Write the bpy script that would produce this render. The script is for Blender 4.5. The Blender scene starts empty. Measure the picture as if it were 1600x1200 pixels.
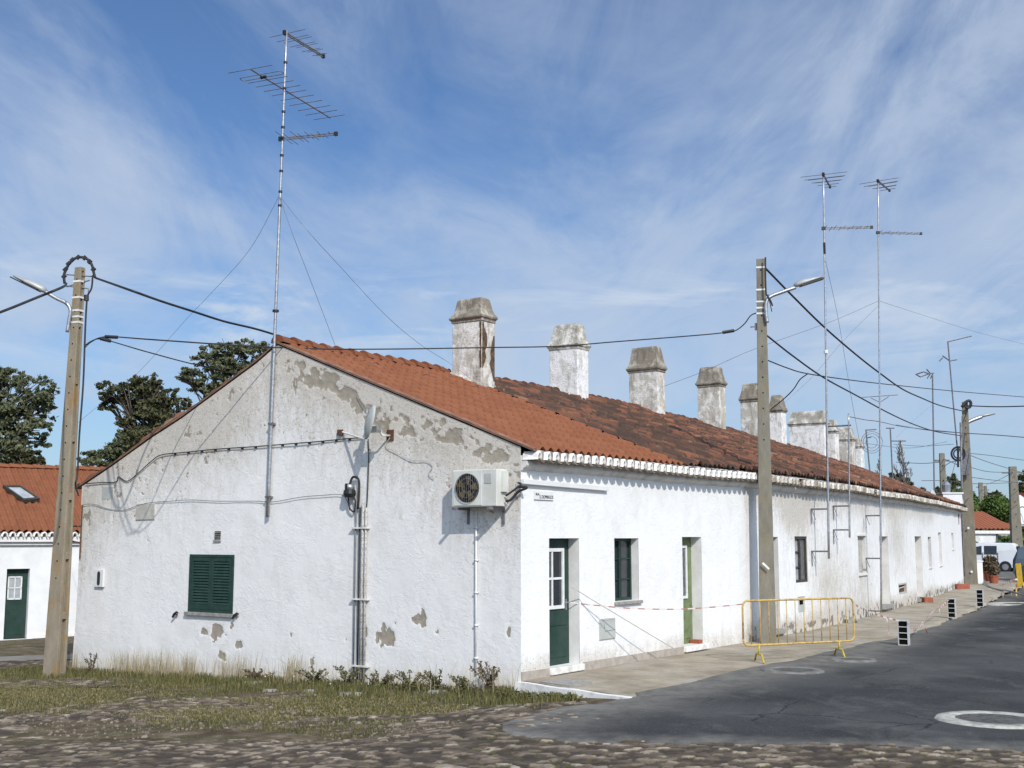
import bpy, math, random
import numpy as np
from mathutils import Vector, Matrix
random.seed(7); rng = np.random.default_rng(7)
sc = bpy.context.scene
# ---------------------------------------------------------------- camera
F=1850.; HY=239.; EYE=2.15
PITCH=math.atan2(HY,F); cp,sp=math.cos(PITCH),math.sin(PITCH)
cam=bpy.data.cameras.new('camera'); camo=bpy.data.objects.new('camera',cam); sc.collection.objects.link(camo)
cam.sensor_width=36; cam.lens=F/1600*36; cam.clip_start=.1; cam.clip_end=3000
camo.location=(0,0,EYE); camo.rotation_euler=(math.pi/2+PITCH,0,0); sc.camera=camo
# ---------------------------------------------------------------- world and sun
SUN=Vector((.567,-1.625,1.27)).normalized()
ELEV=math.asin(SUN.z); ROT=math.atan2(SUN.x,SUN.y)
w=bpy.data.worlds.new("World"); sc.world=w; w.use_nodes=True
nt=w.node_tree; nt.nodes.clear()
def N(nt,t,**k):
    n=nt.nodes.new(t)
    for a,b in k.items():
        if hasattr(n,a): setattr(n,a,b)
    return n
def LK(nt,a,b): nt.links.new(a,b)
out=N(nt,'ShaderNodeOutputWorld'); bg=N(nt,'ShaderNodeBackground'); LK(nt,bg.outputs[0],out.inputs[0])
sky=N(nt,'ShaderNodeTexSky'); sky.sky_type='NISHITA'; sky.sun_disc=False
sky.sun_elevation=ELEV; sky.sun_rotation=ROT; sky.altitude=100; sky.air_density=1.0; sky.dust_density=.6; sky.ozone_density=1.5
def mth(nt,op,a,b=None,c=None,clamp=False):
    n=N(nt,'ShaderNodeMath'); n.operation=op; n.use_clamp=clamp
    for i,v in enumerate((a,b,c)):
        if v is None: continue
        if isinstance(v,(int,float)): n.inputs[i].default_value=v
        else: LK(nt,v,n.inputs[i])
    return n.outputs[0]
def noise(nt,vec,scale,detail=4,rough=.55,dist=0,dim='3D'):
    n=N(nt,'ShaderNodeTexNoise'); n.noise_dimensions=dim
    n.inputs['Scale'].default_value=scale; n.inputs['Detail'].default_value=detail
    n.inputs['Roughness'].default_value=rough; n.inputs['Distortion'].default_value=dist
    if vec is not None: LK(nt,vec,n.inputs['Vector'])
    return n.outputs['Fac']
def ramp(nt,fac,stops,interp='LINEAR'):
    n=N(nt,'ShaderNodeValToRGB'); cr=n.color_ramp; cr.interpolation=interp
    while len(cr.elements)>1: cr.elements.remove(cr.elements[-1])
    for i,(p,c) in enumerate(stops):
        e=cr.elements[0] if i==0 else cr.elements.new(p)
        e.position=p
        if isinstance(c,(int,float)): c=(c,c,c)
        e.color=tuple(c)+((1,) if len(c)==3 else ())
    LK(nt,fac,n.inputs[0]); return n.outputs[0]
def mix(nt,fac,a,b,mode='MIX'):
    n=N(nt,'ShaderNodeMix'); n.data_type='RGBA'; n.blend_type=mode
    if isinstance(fac,(int,float)): n.inputs[0].default_value=fac
    else: LK(nt,fac,n.inputs[0])
    for i,v in ((6,a),(7,b)):
        if isinstance(v,(tuple,list)): n.inputs[i].default_value=tuple(v)+((1,) if len(v)==3 else ())
        else: LK(nt,v,n.inputs[i])
    return n.outputs[2]
tc=N(nt,'ShaderNodeTexCoord'); sep=N(nt,'ShaderNodeSeparateXYZ'); LK(nt,tc.outputs['Generated'],sep.inputs[0])
zz=mth(nt,'ADD',mth(nt,'MAXIMUM',sep.outputs[2],0.0),.26)
cx=mth(nt,'DIVIDE',sep.outputs[0],zz); cy=mth(nt,'DIVIDE',sep.outputs[1],zz)
cmb=N(nt,'ShaderNodeCombineXYZ'); LK(nt,cx,cmb.inputs[0]); LK(nt,cy,cmb.inputs[1])
def mapped(nt,vec,rot=0,scale=(1,1,1),loc=(0,0,0)):
    m=N(nt,'ShaderNodeMapping'); m.inputs['Rotation'].default_value=(0,0,rot); m.inputs['Scale'].default_value=scale; m.inputs['Location'].default_value=loc
    LK(nt,vec,m.inputs[0]); return m.outputs[0]
n1=noise(nt,mapped(nt,cmb.outputs[0],.9,(1.0,.55,1),(5.1,3.7,0)),.9,8,.58,.9)
n2=noise(nt,mapped(nt,cmb.outputs[0],-.6,(1.9,.7,1),(7.3,2.1,0)),1.7,9,.64,1.2)
n3=noise(nt,mapped(nt,cmb.outputs[0],.2,(.8,1.0,1),(2.6,9.1,0)),.75,4,.5,.3)
cl=mth(nt,'ADD',mth(nt,'MULTIPLY',n1,.42),mth(nt,'ADD',mth(nt,'MULTIPLY',n2,.30),mth(nt,'MULTIPLY',n3,.36)))
cf=ramp(nt,cl,[(.42,0.03),(.47,.18),(.52,.44),(.57,.74),(.64,.98)])
hz=ramp(nt,sep.outputs[2],[(0,.60),(.08,.36),(.18,.10),(.3,0)])
lowm=mapped(nt,tc.outputs['Generated'],0,(5.5,1.0,26),(1.7,0,.4))
lown=ramp(nt,noise(nt,lowm,1.0,6,.6,.6),[(.50,0),(.64,.85)])
band=ramp(nt,sep.outputs[2],[(.120,0),(.165,.9),(.20,.9),(.235,0)])
cf2=mth(nt,'MAXIMUM',mth(nt,'MAXIMUM',cf,hz),mth(nt,'MULTIPLY',lown,band))
cf2=mth(nt,'MULTIPLY',cf2,.92,clamp=True)
skyc=mix(nt,1.0,sky.outputs[0],(.72,.98,1.30),'MULTIPLY')
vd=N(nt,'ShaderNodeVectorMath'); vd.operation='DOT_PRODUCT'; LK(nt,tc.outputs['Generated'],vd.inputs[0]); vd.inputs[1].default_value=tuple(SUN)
fw=mth(nt,'ADD',1.0,mth(nt,'MULTIPLY',mth(nt,'POWER',mth(nt,'MAXIMUM',vd.outputs['Value'],0.0),2.0),2.6))  # clouds boosted towards the sun, behind the camera, to add fill on the walls
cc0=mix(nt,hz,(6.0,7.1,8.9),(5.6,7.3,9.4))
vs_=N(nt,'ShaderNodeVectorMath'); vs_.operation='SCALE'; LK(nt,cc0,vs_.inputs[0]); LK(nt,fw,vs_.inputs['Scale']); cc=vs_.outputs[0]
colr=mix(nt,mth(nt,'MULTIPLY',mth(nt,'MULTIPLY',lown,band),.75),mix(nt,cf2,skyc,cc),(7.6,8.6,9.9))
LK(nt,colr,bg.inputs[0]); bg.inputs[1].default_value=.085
sl=bpy.data.lights.new('sun','SUN'); sl.energy=3.6; sl.angle=math.radians(.53); sl.color=(1,.955,.88)
so=bpy.data.objects.new('sun',sl); sc.collection.objects.link(so)
so.rotation_euler=SUN.to_track_quat('Z','Y').to_euler()
sc.view_settings.view_transform='Standard'; sc.view_settings.look='None'; sc.view_settings.exposure=0; sc.view_settings.gamma=1
sc.cycles.max_bounces=5
# ---------------------------------------------------------------- projection helpers (the plan was measured from the photo)
def ray(x,y):
    a=(x-800)/F; b=(600-y)/F
    return (a,cp-b*sp,sp+b*cp)
def at(x,y,Y):
    d=ray(x,y); t=Y/d[1]; return Vector((d[0]*t,Y,EYE+d[2]*t))
def onz(x,y,z=0):
    d=ray(x,y); t=(z-EYE)/d[2]; return Vector((d[0]*t,d[1]*t,z))
def hit(x,y,fn,t0=8,t1=400):
    d=ray(x,y); t=t0; prev=t0
    while t<t1:
        if EYE+d[2]*t<fn(d[0]*t,d[1]*t): break
        prev=t; t+=.15
    a,b=prev,t
    for _ in range(25):
        m=(a+b)/2
        if EYE+d[2]*m<fn(d[0]*m,d[1]*m): b=m
        else: a=m
    return Vector((d[0]*a,d[1]*a,EYE+d[2]*a))
K=math.hypot(F,HY); _L=math.hypot(1316,K)
S=Vector((1316/_L,K/_L,0)); R=Vector((K/_L,-1316/_L,0)); Z=Vector((0,0,1)); G=-S
C=onz(814,1064)
ok_s=[-60,0,8,12,15,20,25,33,41,60]; ok_o=[0,0,.03,-.08,-.3,-.92,-1.5,-2.75,-4.15,-8]
def off(s): return float(np.interp(s,ok_s,ok_o))
def rs(X,Y): dx,dy=X-C.x,Y-C.y; return (dx*R.x+dy*R.y,dx*S.x+dy*S.y)
def P(r,s,z): s_=s; return C+R*(r+off(s_))+S*s_+Z*z       # r out of the street wall (curved), s along it
def GP(w_,z,o=0): return C-R*w_-S*o+Z*z                     # on the gable, o outwards
def gw(x,y,o=0):                                            # pixel -> (w,z) on gable plane
    d=ray(x,y); t=((C.x-S.x*o)*S.x+(C.y-S.y*o)*S.y)/(d[0]*S.x+d[1]*S.y)
    q=Vector((d[0]*t,d[1]*t,EYE+d[2]*t)); r,s=rs(q.x,q.y); return (-r,q.z)
def sw(x,y,o=0):                                            # pixel -> (s,z) on the street wall
    d=ray(x,y); a,b=10.,120.
    def f(t):
        r,s=rs(d[0]*t,d[1]*t); return r-off(s)-o
    for _ in range(50):
        m=(a+b)/2
        if f(a)*f(m)<=0: b=m
        else: a=m
    return (rs(d[0]*a,d[1]*a)[1],EYE+d[2]*a)
# roof heights
RW=5.4; RZ=5.68; EO=.26; EZ=3.475; MS=(RZ-EZ)/(RW+EO)
bk_w=[5.4,5.96,7.95,8.84,10.12,11.3]; bk_z=[5.68,5.38,4.50,4.17,3.62,3.16]
def roofz(w_): return EZ+(w_+EO)*MS if w_<=RW else float(np.interp(w_,bk_w,bk_z))
def roofh(X,Y):
    r,s=rs(X,Y); w_=-(r-off(s))
    if w_<-EO or w_>11.2 or s<0 or s>41.5: return -9
    return roofz(w_)
def vnoise(x,y,seed=0):
    xi=np.floor(x).astype(np.int64); yi=np.floor(y).astype(np.int64); fx=x-xi; fy=y-yi
    def h(a,b):
        n=(a*374761393+b*668265263+seed*1442695041)&0xffffffff
        n=((n^(n>>13))*1274126177)&0xffffffff
        return ((n^(n>>16))&0xffff)/65535.
    u=fx*fx*(3-2*fx); v=fy*fy*(3-2*fy)
    return (h(xi,yi)*(1-u)+h(xi+1,yi)*u)*(1-v)+(h(xi,yi+1)*(1-u)+h(xi+1,yi+1)*u)*v
def fbm(x,y,oct=4,seed=0,gain=.5):
    x=np.asarray(x,float); y=np.asarray(y,float); a=1.;t=0;sm=0
    for i in range(oct):
        t=t+a*vnoise(x*2**i+i*17.3,y*2**i+i*9.7,seed+i); sm+=a; a*=gain
    return t/sm
def sstep(a,b,x): t=np.clip((x-a)/(b-a),0,1); return t*t*(3-2*t)
def gz(X,Y):
    X=np.asarray(X,float); Y=np.asarray(Y,float)
    dx=X-C.x; dy=Y-C.y; r=dx*R.x+dy*R.y; s=dx*S.x+dy*S.y
    left=np.where(r<0,-.17+.035*np.maximum(r,-26),-.17)
    t=np.maximum(sstep(0.2,2.4,r),sstep(42,50,s))
    z=left*(1-t)-.03*t
    z=z-sstep(76,84,Y)*.75*sstep(-5,5,r)
    z=z+.02*(fbm(X*.7,Y*.7,3,5)-.5)*sstep(2,-1,r)
    return z
def gzf(X,Y): return float(gz(X,Y))
# ---------------------------------------------------------------- mesh builder
class MB:
    def __init__(s): s.v=[];s.f=[];s.uv=None
    def quad(s,a,b,c,d):
        n=len(s.v); s.v+= [tuple(a),tuple(b),tuple(c),tuple(d)]; s.f.append((n,n+1,n+2,n+3)); return s
    def poly(s,pts):
        n=len(s.v); s.v+=[tuple(p) for p in pts]; s.f.append(tuple(range(n,n+len(pts)))); return s
    def hexa(s,c8):
        n=len(s.v); s.v+=[tuple(p) for p in c8]
        for f in ((0,3,2,1),(4,5,6,7),(0,1,5,4),(1,2,6,5),(2,3,7,6),(3,0,4,7)): s.f.append(tuple(n+i for i in f))
        return s
    def box(s,o,ax,ay,az,x0,x1,y0,y1,z0,z1):
        o=Vector(o)
        f=lambda a,b,c:o+ax*a+ay*b+az*c
        return s.hexa([f(x0,y0,z0),f(x1,y0,z0),f(x1,y1,z0),f(x0,y1,z0),f(x0,y0,z1),f(x1,y0,z1),f(x1,y1,z1),f(x0,y1,z1)])
    def tube(s,pts,r,n=6,caps=True):
        pts=[Vector(p) for p in pts]; m=len(pts)
        rr=r if isinstance(r,(list,tuple)) else [r]*m
        base=len(s.v); up=None
        for i,p in enumerate(pts):
            d=(pts[min(i+1,m-1)]-pts[max(i-1,0)])
            if d.length<1e-9: d=Vector((0,0,1))
            d.normalize()
            if up is None:
                up=Vector((0,0,1)) if abs(d.z)<.9 else Vector((1,0,0))
            a=d.cross(up)
            if a.length<1e-4: a=d.cross(Vector((.3,.9,.1)))
            a.normalize(); b=a.cross(d).normalized(); up=b
            for k in range(n):
                t=2*math.pi*k/n; s.v.append(tuple(p+(a*math.cos(t)+b*math.sin(t))*rr[i]))
        for i in range(m-1):
            for k in range(n):
                k2=(k+1)%n; s.f.append((base+i*n+k,base+i*n+k2,base+(i+1)*n+k2,base+(i+1)*n+k))
        if caps:
            s.f.append(tuple(base+k for k in range(n))[::-1]); s.f.append(tuple(base+(m-1)*n+k for k in range(n)))
        return s
    def disc(s,c,nrm,r,t=.01,n=20,sx=1):
        nrm=Vector(nrm).normalized(); return s.tube([Vector(c)-nrm*t/2,Vector(c)+nrm*t/2],r,n)
    def prism(s,pts,vec):
        n=len(s.v); m=len(pts); vec=Vector(vec)
        s.v+=[tuple(Vector(p)) for p in pts]+[tuple(Vector(p)+vec) for p in pts]
        s.f.append(tuple(range(n,n+m))[::-1]); s.f.append(tuple(range(n+m,n+2*m)))
        for i in range(m):
            j=(i+1)%m; s.f.append((n+i,n+j,n+m+j,n+m+i))
        return s
    def build(s,name,mat,parent=None,smooth=False,bevel=0,attrs=None):
        org=Vector((0,0,0))
        p=parent
        while p is not None: org+=Vector(p.location); p=p.parent
        me=bpy.data.meshes.new(name)
        if parent is None and s.v:
            a=np.array(s.v); org=Vector(((a[:,0].min()+a[:,0].max())/2,(a[:,1].min()+a[:,1].max())/2,a[:,2].min()))
        me.from_pydata([(v[0]-org.x,v[1]-org.y,v[2]-org.z) for v in s.v],[],s.f)
        if s.uv is not None:
            uvl=me.uv_layers.new(name='UVMap'); li=np.zeros(len(me.loops),dtype=np.int32); me.loops.foreach_get('vertex_index',li)
            uvl.data.foreach_set('uv',np.asarray(s.uv,dtype=np.float32)[li].ravel())
        if attrs:
            for k,a in attrs.items():
                at_=me.attributes.new(k,'FLOAT','POINT'); at_.data.foreach_set('value',np.asarray(a,dtype=np.float32))
        me.materials.append(mat)
        if smooth: me.polygons.foreach_set('use_smooth',[True]*len(me.polygons))
        me.update()
        o=bpy.data.objects.new(name,me); sc.collection.objects.link(o)
        if parent is not None: o.parent=parent
        else: o.location=org
        if bevel:
            b=o.modifiers.new('bevel','BEVEL'); b.width=bevel; b.segments=2; b.limit_method='ANGLE'
        return o
def tag(o,label=None,cat=None,group=None,kind=None):
    if label: o['label']=label
    if cat: o['category']=cat
    if group: o['group']=group
    if kind: o['kind']=kind
    return o
def thing(name,loc,label,cat,group=None):
    o=bpy.data.objects.new(name,None); sc.collection.objects.link(o); o.location=loc; o.empty_display_size=.2
    return tag(o,label,cat,group)
def grid(nu,nv,fn):
    """fn(I,J) arrays -> Nx3; returns MB"""
    I,J=np.meshgrid(np.arange(nu),np.arange(nv),indexing='ij')
    m=MB(); v=fn(I.ravel(),J.ravel()); m.v=[tuple(x) for x in v.tolist()]
    a=(I[:-1,:-1]*nv+J[:-1,:-1]).ravel()
    m.f=np.stack([a,a+nv,a+nv+1,a+1],1).tolist(); return m
def rrect(hx,hz,r,n=3):
    pts=[]
    for cx_,cz_,a0 in ((hx-r,hz-r,0),(-hx+r,hz-r,90),(-hx+r,-hz+r,180),(hx-r,-hz+r,270)):
        for k in range(n+1):
            a=math.radians(a0+90*k/n); pts.append((cx_+r*math.cos(a),cz_+r*math.sin(a)))
    return pts
def spline(pts,n=8):
    pts=[Vector(p) for p in pts]; o=[]
    q=[pts[0]*2-pts[1]]+pts+[pts[-1]*2-pts[-2]]
    for i in range(1,len(q)-2):
        for k in range(n):
            t=k/n; a,b,c,d=q[i-1],q[i],q[i+1],q[i+2]
            o.append(.5*((2*b)+(c-a)*t+(2*a-5*b+4*c-d)*t*t+(3*b-a-3*c+d)*t**3))
    o.append(pts[-1]); return o
# ---------------------------------------------------------------- materials
def bsdf(name):
    m=bpy.data.materials.new(name); m.use_nodes=True; nt=m.node_tree; b=nt.nodes['Principled BSDF']; return m,nt,b
def setb(nt,b,**k):
    for a,v in k.items():
        i=b.inputs[a.replace('_',' ')]
        if isinstance(v,(int,float)): i.default_value=v
        elif isinstance(v,tuple): i.default_value=v+(1,) if len(v)==3 else v
        else: LK(nt,v,i)
def bump(nt,b,h,st=.5,dist=.02):
    n=N(nt,'ShaderNodeBump'); n.inputs['Strength'].default_value=st; n.inputs['Distance'].default_value=dist
    LK(nt,h,n.inputs['Height']); LK(nt,n.outputs[0],b.inputs['Normal'])
def attr(nt,name):
    n=N(nt,'ShaderNodeAttribute'); n.attribute_name=name; return n.outputs['Fac']
def objc(nt): return N(nt,'ShaderNodeTexCoord').outputs['Object']
def uvc(nt): return N(nt,'ShaderNodeTexCoord').outputs['UV']
def simple(name,c,c2=None,rough=.7,scale=6,metal=0,bst=0,bsc=30,spec=.4,lo=.38,hi=.62,detail=5):
    m,nt,b=bsdf(name); v=objc(nt)
    c2=c2 or tuple(x*.75 for x in c)
    f=noise(nt,v,scale,detail,.6)
    col=mix(nt,ramp(nt,f,[(lo,0),(hi,1)]),c,c2)
    setb(nt,b,Base_Color=col,Roughness=rough,Metallic=metal); b.inputs['Specular IOR Level'].default_value=spec
    if bst: bump(nt,b,noise(nt,v,bsc,4,.6),bst,.01)
    return m
def plaster(name,base,stainc,peelc=(.24,.22,.19),fine=1.0,bst=.55,old=.0):
    m,nt,b=bsdf(name); v=uvc(nt)
    big=noise(nt,v,.7,5,.6); mid=noise(nt,v,3.2,6,.65,.3)
    str_=noise(nt,mapped(nt,v,0,(1.5,.7,1)),1.6,6,.65,.8)
    speck=noise(nt,v,22,5,.7)
    col=mix(nt,ramp(nt,mid,[(.38,.0),(.66,.28)]),base,tuple(x*.86 for x in base))
    col=mix(nt,ramp(nt,str_,[(.5,0),(.8,.3)]),col,stainc)
    d=attr(nt,'dirt')
    dn=mth(nt,'ADD',mth(nt,'MULTIPLY',d,1.25),mth(nt,'MULTIPLY',mth(nt,'SUBTRACT',noise(nt,mapped(nt,v,0,(2.2,.8,1)),3.1,7,.72,.4),.5),1.9))
    dm=ramp(nt,dn,[(.22,0),(.55,.35),(1.0,.85)])
    dm=mth(nt,'MULTIPLY',dm,ramp(nt,d,[(0,0),(.08,1)]))
    col=mix(nt,dm,col,stainc)
    sp_=mth(nt,'MULTIPLY',ramp(nt,speck,[(.56,0),(.66,1)]),ramp(nt,mth(nt,'ADD',d,mth(nt,'MULTIPLY',mid,.6)),[(.4,0),(.75,.75)]))
    col=mix(nt,sp_,col,tuple(x*.42 for x in stainc))
    # ochre damp low down
    dp=attr(nt,'damp'); col=mix(nt,mth(nt,'MULTIPLY',dp,ramp(nt,mid,[(.3,.2),(.6,.8)])),col,(.60,.50,.36))
    p=attr(nt,'peel'); pe=mth(nt,'ADD',p,mth(nt,'MULTIPLY',mth(nt,'SUBTRACT',noise(nt,v,16,6,.7),.5),.55))
    pm=ramp(nt,pe,[(.49,0),(.53,1)])
    pc=mix(nt,ramp(nt,noise(nt,v,9,5,.6),[(.35,0),(.65,1)]),peelc,tuple(x*.78 for x in peelc))
    col=mix(nt,pm,col,pc)
    setb(nt,b,Base_Color=col,Roughness=.92); b.inputs['Specular IOR Level'].default_value=.15
    # chips / ridges of many lime coats
    vo=N(nt,'ShaderNodeTexVoronoi'); vo.feature='DISTANCE_TO_EDGE'; vo.inputs['Scale'].default_value=2.4
    dv=N(nt,'ShaderNodeMix'); dv.data_type='RGBA'; dv.inputs[0].default_value=.35; LK(nt,v,dv.inputs[6]); 
    nn=N(nt,'ShaderNodeTexNoise'); nn.inputs['Scale'].default_value=3; nn.inputs['Detail'].default_value=5; LK(nt,v,nn.inputs['Vector']); LK(nt,nn.outputs['Color'],dv.inputs[7]); LK(nt,dv.outputs[2],vo.inputs['Vector'])
    crack=ramp(nt,vo.outputs[0],[(0,0),(.018,1)])
    col=mix(nt,mth(nt,'MULTIPLY',mth(nt,'SUBTRACT',1.0,ramp(nt,vo.outputs[0],[(0,0),(.010,1)])),ramp(nt,mth(nt,'ADD',d,mth(nt,'MULTIPLY',big,.5)),[(.38,0),(.62,.55)])),col,(.30,.27,.22)); LK(nt,col,b.inputs['Base Color'])
    h=mth(nt,'ADD',mth(nt,'MULTIPLY',noise(nt,v,4.5,7,.66,.5),1.2),mth(nt,'MULTIPLY',noise(nt,v,28*fine,4,.6),.28))
    fl=ramp(nt,noise(nt,mapped(nt,v,.5,(1,1.6,1)),5.5,6,.6,1.2),[(.47,0),(.50,.55),(.56,.6)])
    h=mth(nt,'ADD',mth(nt,'MULTIPLY',h,ramp(nt,noise(nt,v,1.1,4,.6),[(.35,.35),(.65,1.1)])),mth(nt,'MULTIPLY',fl,ramp(nt,noise(nt,v,1.7,3,.6),[(.42,.0),(.6,1.1)])))
    h=mth(nt,'ADD',h,mth(nt,'MULTIPLY',crack,.25*(1+old)))
    h=mth(nt,'SUBTRACT',h,mth(nt,'MULTIPLY',pm,1.1))
    bump(nt,b,h,bst,.022)
    return m
M={}
M['plaster_gable']=plaster('plaster_gable',(.78,.765,.74),(.52,.47,.40),(.37,.325,.26),bst=.30)
M['plaster_street']=plaster('plaster_street',(.80,.79,.77),(.50,.46,.40),bst=.33)
M['plaster_reveal']=simple('plaster_reveal',(.72,.71,.69),(.62,.6,.57),rough=.9,scale=3,bst=.25,bsc=20)
M['white_trim']=simple('white_trim',(.76,.74,.70),(.48,.45,.40),rough=.9,scale=7,bst=.4,bsc=25,lo=.47,hi=.75)
M['cornice']=simple('cornice',(.66,.64,.60),(.36,.33,.29),rough=.9,scale=2.5,bst=.3,bsc=20,lo=.48,hi=.75,detail=8)
M['old_trim']=simple('old_trim',(.62,.58,.51),(.26,.22,.17),rough=.95,scale=3.5,bst=.4,bsc=25,lo=.42,hi=.62,detail=8)
M['clean_white']=simple('clean_white',(.74,.74,.73),(.66,.66,.65),rough=.85,scale=2,bst=.15,bsc=30)
M['skirting']=simple('skirting',(.42,.37,.31),(.33,.29,.25),rough=.9,scale=8,bst=.3)
M['green_paint']=simple('green_paint',(.014,.040,.029),(.026,.052,.042),rough=.5,scale=5,bst=.12,spec=.3,detail=8)
M['conduit_peel']=simple('conduit_peel',(.50,.49,.46),(.26,.24,.22),rough=.8,scale=38,detail=6,lo=.42,hi=.6)
M['shutter_green']=simple('shutter_green',(.017,.044,.033),(.028,.058,.047),rough=.6,scale=7,bst=.1,spec=.25,detail=8)
M['dark_green']=simple('dark_green',(.012,.04,.03),rough=.4)
M['lime_paint']=simple('lime_paint',(.17,.215,.10),(.11,.14,.06),rough=.65,scale=5,bst=.1)
M['dark_brown']=simple('dark_brown',(.07,.06,.05),(.04,.035,.03),rough=.6)
M['frame_white']=simple('frame_white',(.75,.75,.74),(.65,.65,.63),rough=.4,scale=10)
M['glass_dark']=simple('glass_dark',(.02,.025,.03),(.035,.04,.045),rough=.06,scale=2,spec=.7)
M['glass_curtain']=simple('glass_curtain',(.42,.44,.45),(.30,.32,.34),rough=.12,scale=5,spec=.6)
M['black']=simple('black',(.012,.012,.013),(.02,.02,.02),rough=.45)
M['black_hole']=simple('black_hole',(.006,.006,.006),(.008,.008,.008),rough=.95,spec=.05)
M['cable']=simple('cable',(.015,.015,.017),(.03,.03,.03),rough=.6)
M['cable_grey']=simple('cable_grey',(.20,.20,.21),(.12,.12,.12),rough=.6)
M['steel']=simple('steel',(.48,.49,.50),(.32,.32,.33),rough=.4,metal=.75,scale=20)
M['wire']=simple('wire',(.16,.17,.19),(.1,.1,.12),rough=.5,metal=.4)
M['dull_steel']=simple('dull_steel',(.23,.23,.24),(.14,.13,.13),rough=.6,metal=.4,scale=14)
M['rust']=simple('rust',(.14,.065,.035),(.07,.035,.02),rough=.9,scale=18,bst=.3)
M['grey_box']=simple('grey_box',(.46,.47,.44),(.40,.41,.38),rough=.6,scale=4)
M['beige_board']=simple('beige_board',(.50,.48,.42),(.40,.38,.33),rough=.8,scale=7)
M['stone']=simple('stone',(.33,.31,.28),(.22,.21,.19),rough=.9,scale=14,bst=.4)
M['marble']=simple('marble',(.45,.43,.40),(.22,.2,.19),rough=.5,scale=18,bst=.1)
M['ac_white']=simple('ac_white',(.66,.66,.61),(.56,.55,.49),rough=.45,scale=3)
M['brass']=simple('brass',(.45,.30,.08),(.3,.2,.06),rough=.35,metal=.8)
M['yellow_paint']=simple('yellow_paint',(.56,.38,.11),(.30,.17,.07),rough=.6,scale=13,lo=.45,hi=.68,detail=8)
M['yellow_leg']=simple('yellow_leg',(.50,.42,.03),(.40,.30,.03),rough=.5,scale=12)
M['terracotta']=simple('terracotta',(.34,.10,.05),(.25,.075,.04),rough=.8,scale=9)
M['tape_white']=simple('tape_white',(.75,.68,.64),(.70,.62,.58),rough=.5)
M['tape_red']=simple('tape_red',(.55,.06,.05),rough=.5)
def tape_mat():
    m,nt,b=bsdf('tape'); sp_=N(nt,'ShaderNodeSeparateXYZ'); LK(nt,uvc(nt),sp_.inputs[0])
    f=mth(nt,'GREATER_THAN',mth(nt,'FRACT',mth(nt,'MULTIPLY',sp_.outputs[0],3.6)),.55)
    setb(nt,b,Base_Color=mix(nt,f,(.62,.55,.50),(.34,.13,.11)),Roughness=.5); return m
M['tape']=tape_mat()
M['block_grey']=simple('block_grey',(.48,.48,.46),(.38,.38,.37),rough=.9,scale=14,bst=.3)
M['car_white']=simple('car_white',(.66,.67,.68),(.60,.61,.63),rough=.25,scale=1,spec=.5)
M['car_blue']=simple('car_blue',(.030,.055,.10),(.025,.045,.085),rough=.22,scale=1,spec=.6)
M['rubber']=simple('rubber',(.018,.018,.018),rough=.85)
M['lamp_red']=simple('lamp_red',(.25,.02,.015),rough=.25)
M['lamp_clear']=simple('lamp_clear',(.5,.5,.52),rough=.12,metal=.3)
M['bark']=simple('bark',(.14,.11,.085),(.07,.055,.045),rough=.95,scale=5,bst=.5)
M['bare_bark']=simple('bare_bark',(.22,.19,.17),(.15,.13,.12),rough=.95,scale=5)
M['zinc']=simple('zinc',(.34,.35,.36),(.26,.27,.28),rough=.45,metal=.6,scale=3)
M['lamp_body']=simple('lamp_body',(.42,.43,.42),(.34,.34,.33),rough=.45,scale=6,metal=.2)
M['lamp_black']=simple('lamp_black',(.03,.03,.032),rough=.4)
def concrete_pole(name,a,b_,lich):
    m,nt,b=bsdf(name); v=objc(nt)
    col=mix(nt,ramp(nt,noise(nt,mapped(nt,v,0,(1,1,.35)),6,6,.65),[(.35,0),(.65,1)]),a,b_)
    col=mix(nt,ramp(nt,noise(nt,mapped(nt,v,0,(1,1,.5)),3.2,6,.7),[(.52,0),(.66,.8)]),col,lich)
    col=mix(nt,ramp(nt,noise(nt,v,26,4,.7),[(.62,0),(.7,.6)]),col,(.12,.10,.08))
    setb(nt,b,Base_Color=col,Roughness=.92); b.inputs['Specular IOR Level'].default_value=.15
    bump(nt,b,noise(nt,v,30,5,.65),.35,.01); return m
M['pole_tan']=concrete_pole('pole_tan',(.30,.255,.185),(.22,.185,.135),(.30,.17,.05))
M['pole_grey']=concrete_pole('pole_grey',(.235,.215,.17),(.165,.15,.12),(.22,.18,.10))
def chimney_mat(name,base,stain,amt):
    m,nt,b=bsdf(name); v=objc(nt)
    f=noise(nt,v,3.0,7,.7,.4); g=noise(nt,mapped(nt,v,0,(2.5,2.5,.7)),2.4,6,.7)
    col=mix(nt,ramp(nt,f,[(.52-amt*.18,0),(.60-amt*.12,.85)]),base,stain)
    col=mix(nt,ramp(nt,g,[(.56-amt*.12,0),(.66,.7)]),col,tuple(x*.55 for x in stain))
    col=mix(nt,ramp(nt,noise(nt,v,24,4,.7),[(.60,0),(.68,.6*amt+.1)]),col,(.16,.14,.12))
    setb(nt,b,Base_Color=col,Roughness=.95); b.inputs['Specular IOR Level'].default_value=.1
    h=mth(nt,'ADD',noise(nt,v,7,6,.65,.5),mth(nt,'MULTIPLY',noise(nt,v,30,4,.6),.4))
    bump(nt,b,h,.7,.03); return m
M['chimney_worn']=chimney_mat('chimney_worn',(.74,.71,.66),(.44,.40,.33),.5)
M['chimney_white']=chimney_mat('chimney_white',(.78,.76,.73),(.58,.55,.50),.15)
M['chimney_cap_old']=chimney_mat('chimney_cap_old',(.46,.41,.34),(.20,.17,.13),.85)
M['chimney_cap_pale']=chimney_mat('chimney_cap_pale',(.64,.61,.55),(.30,.27,.22),.65)
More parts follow.
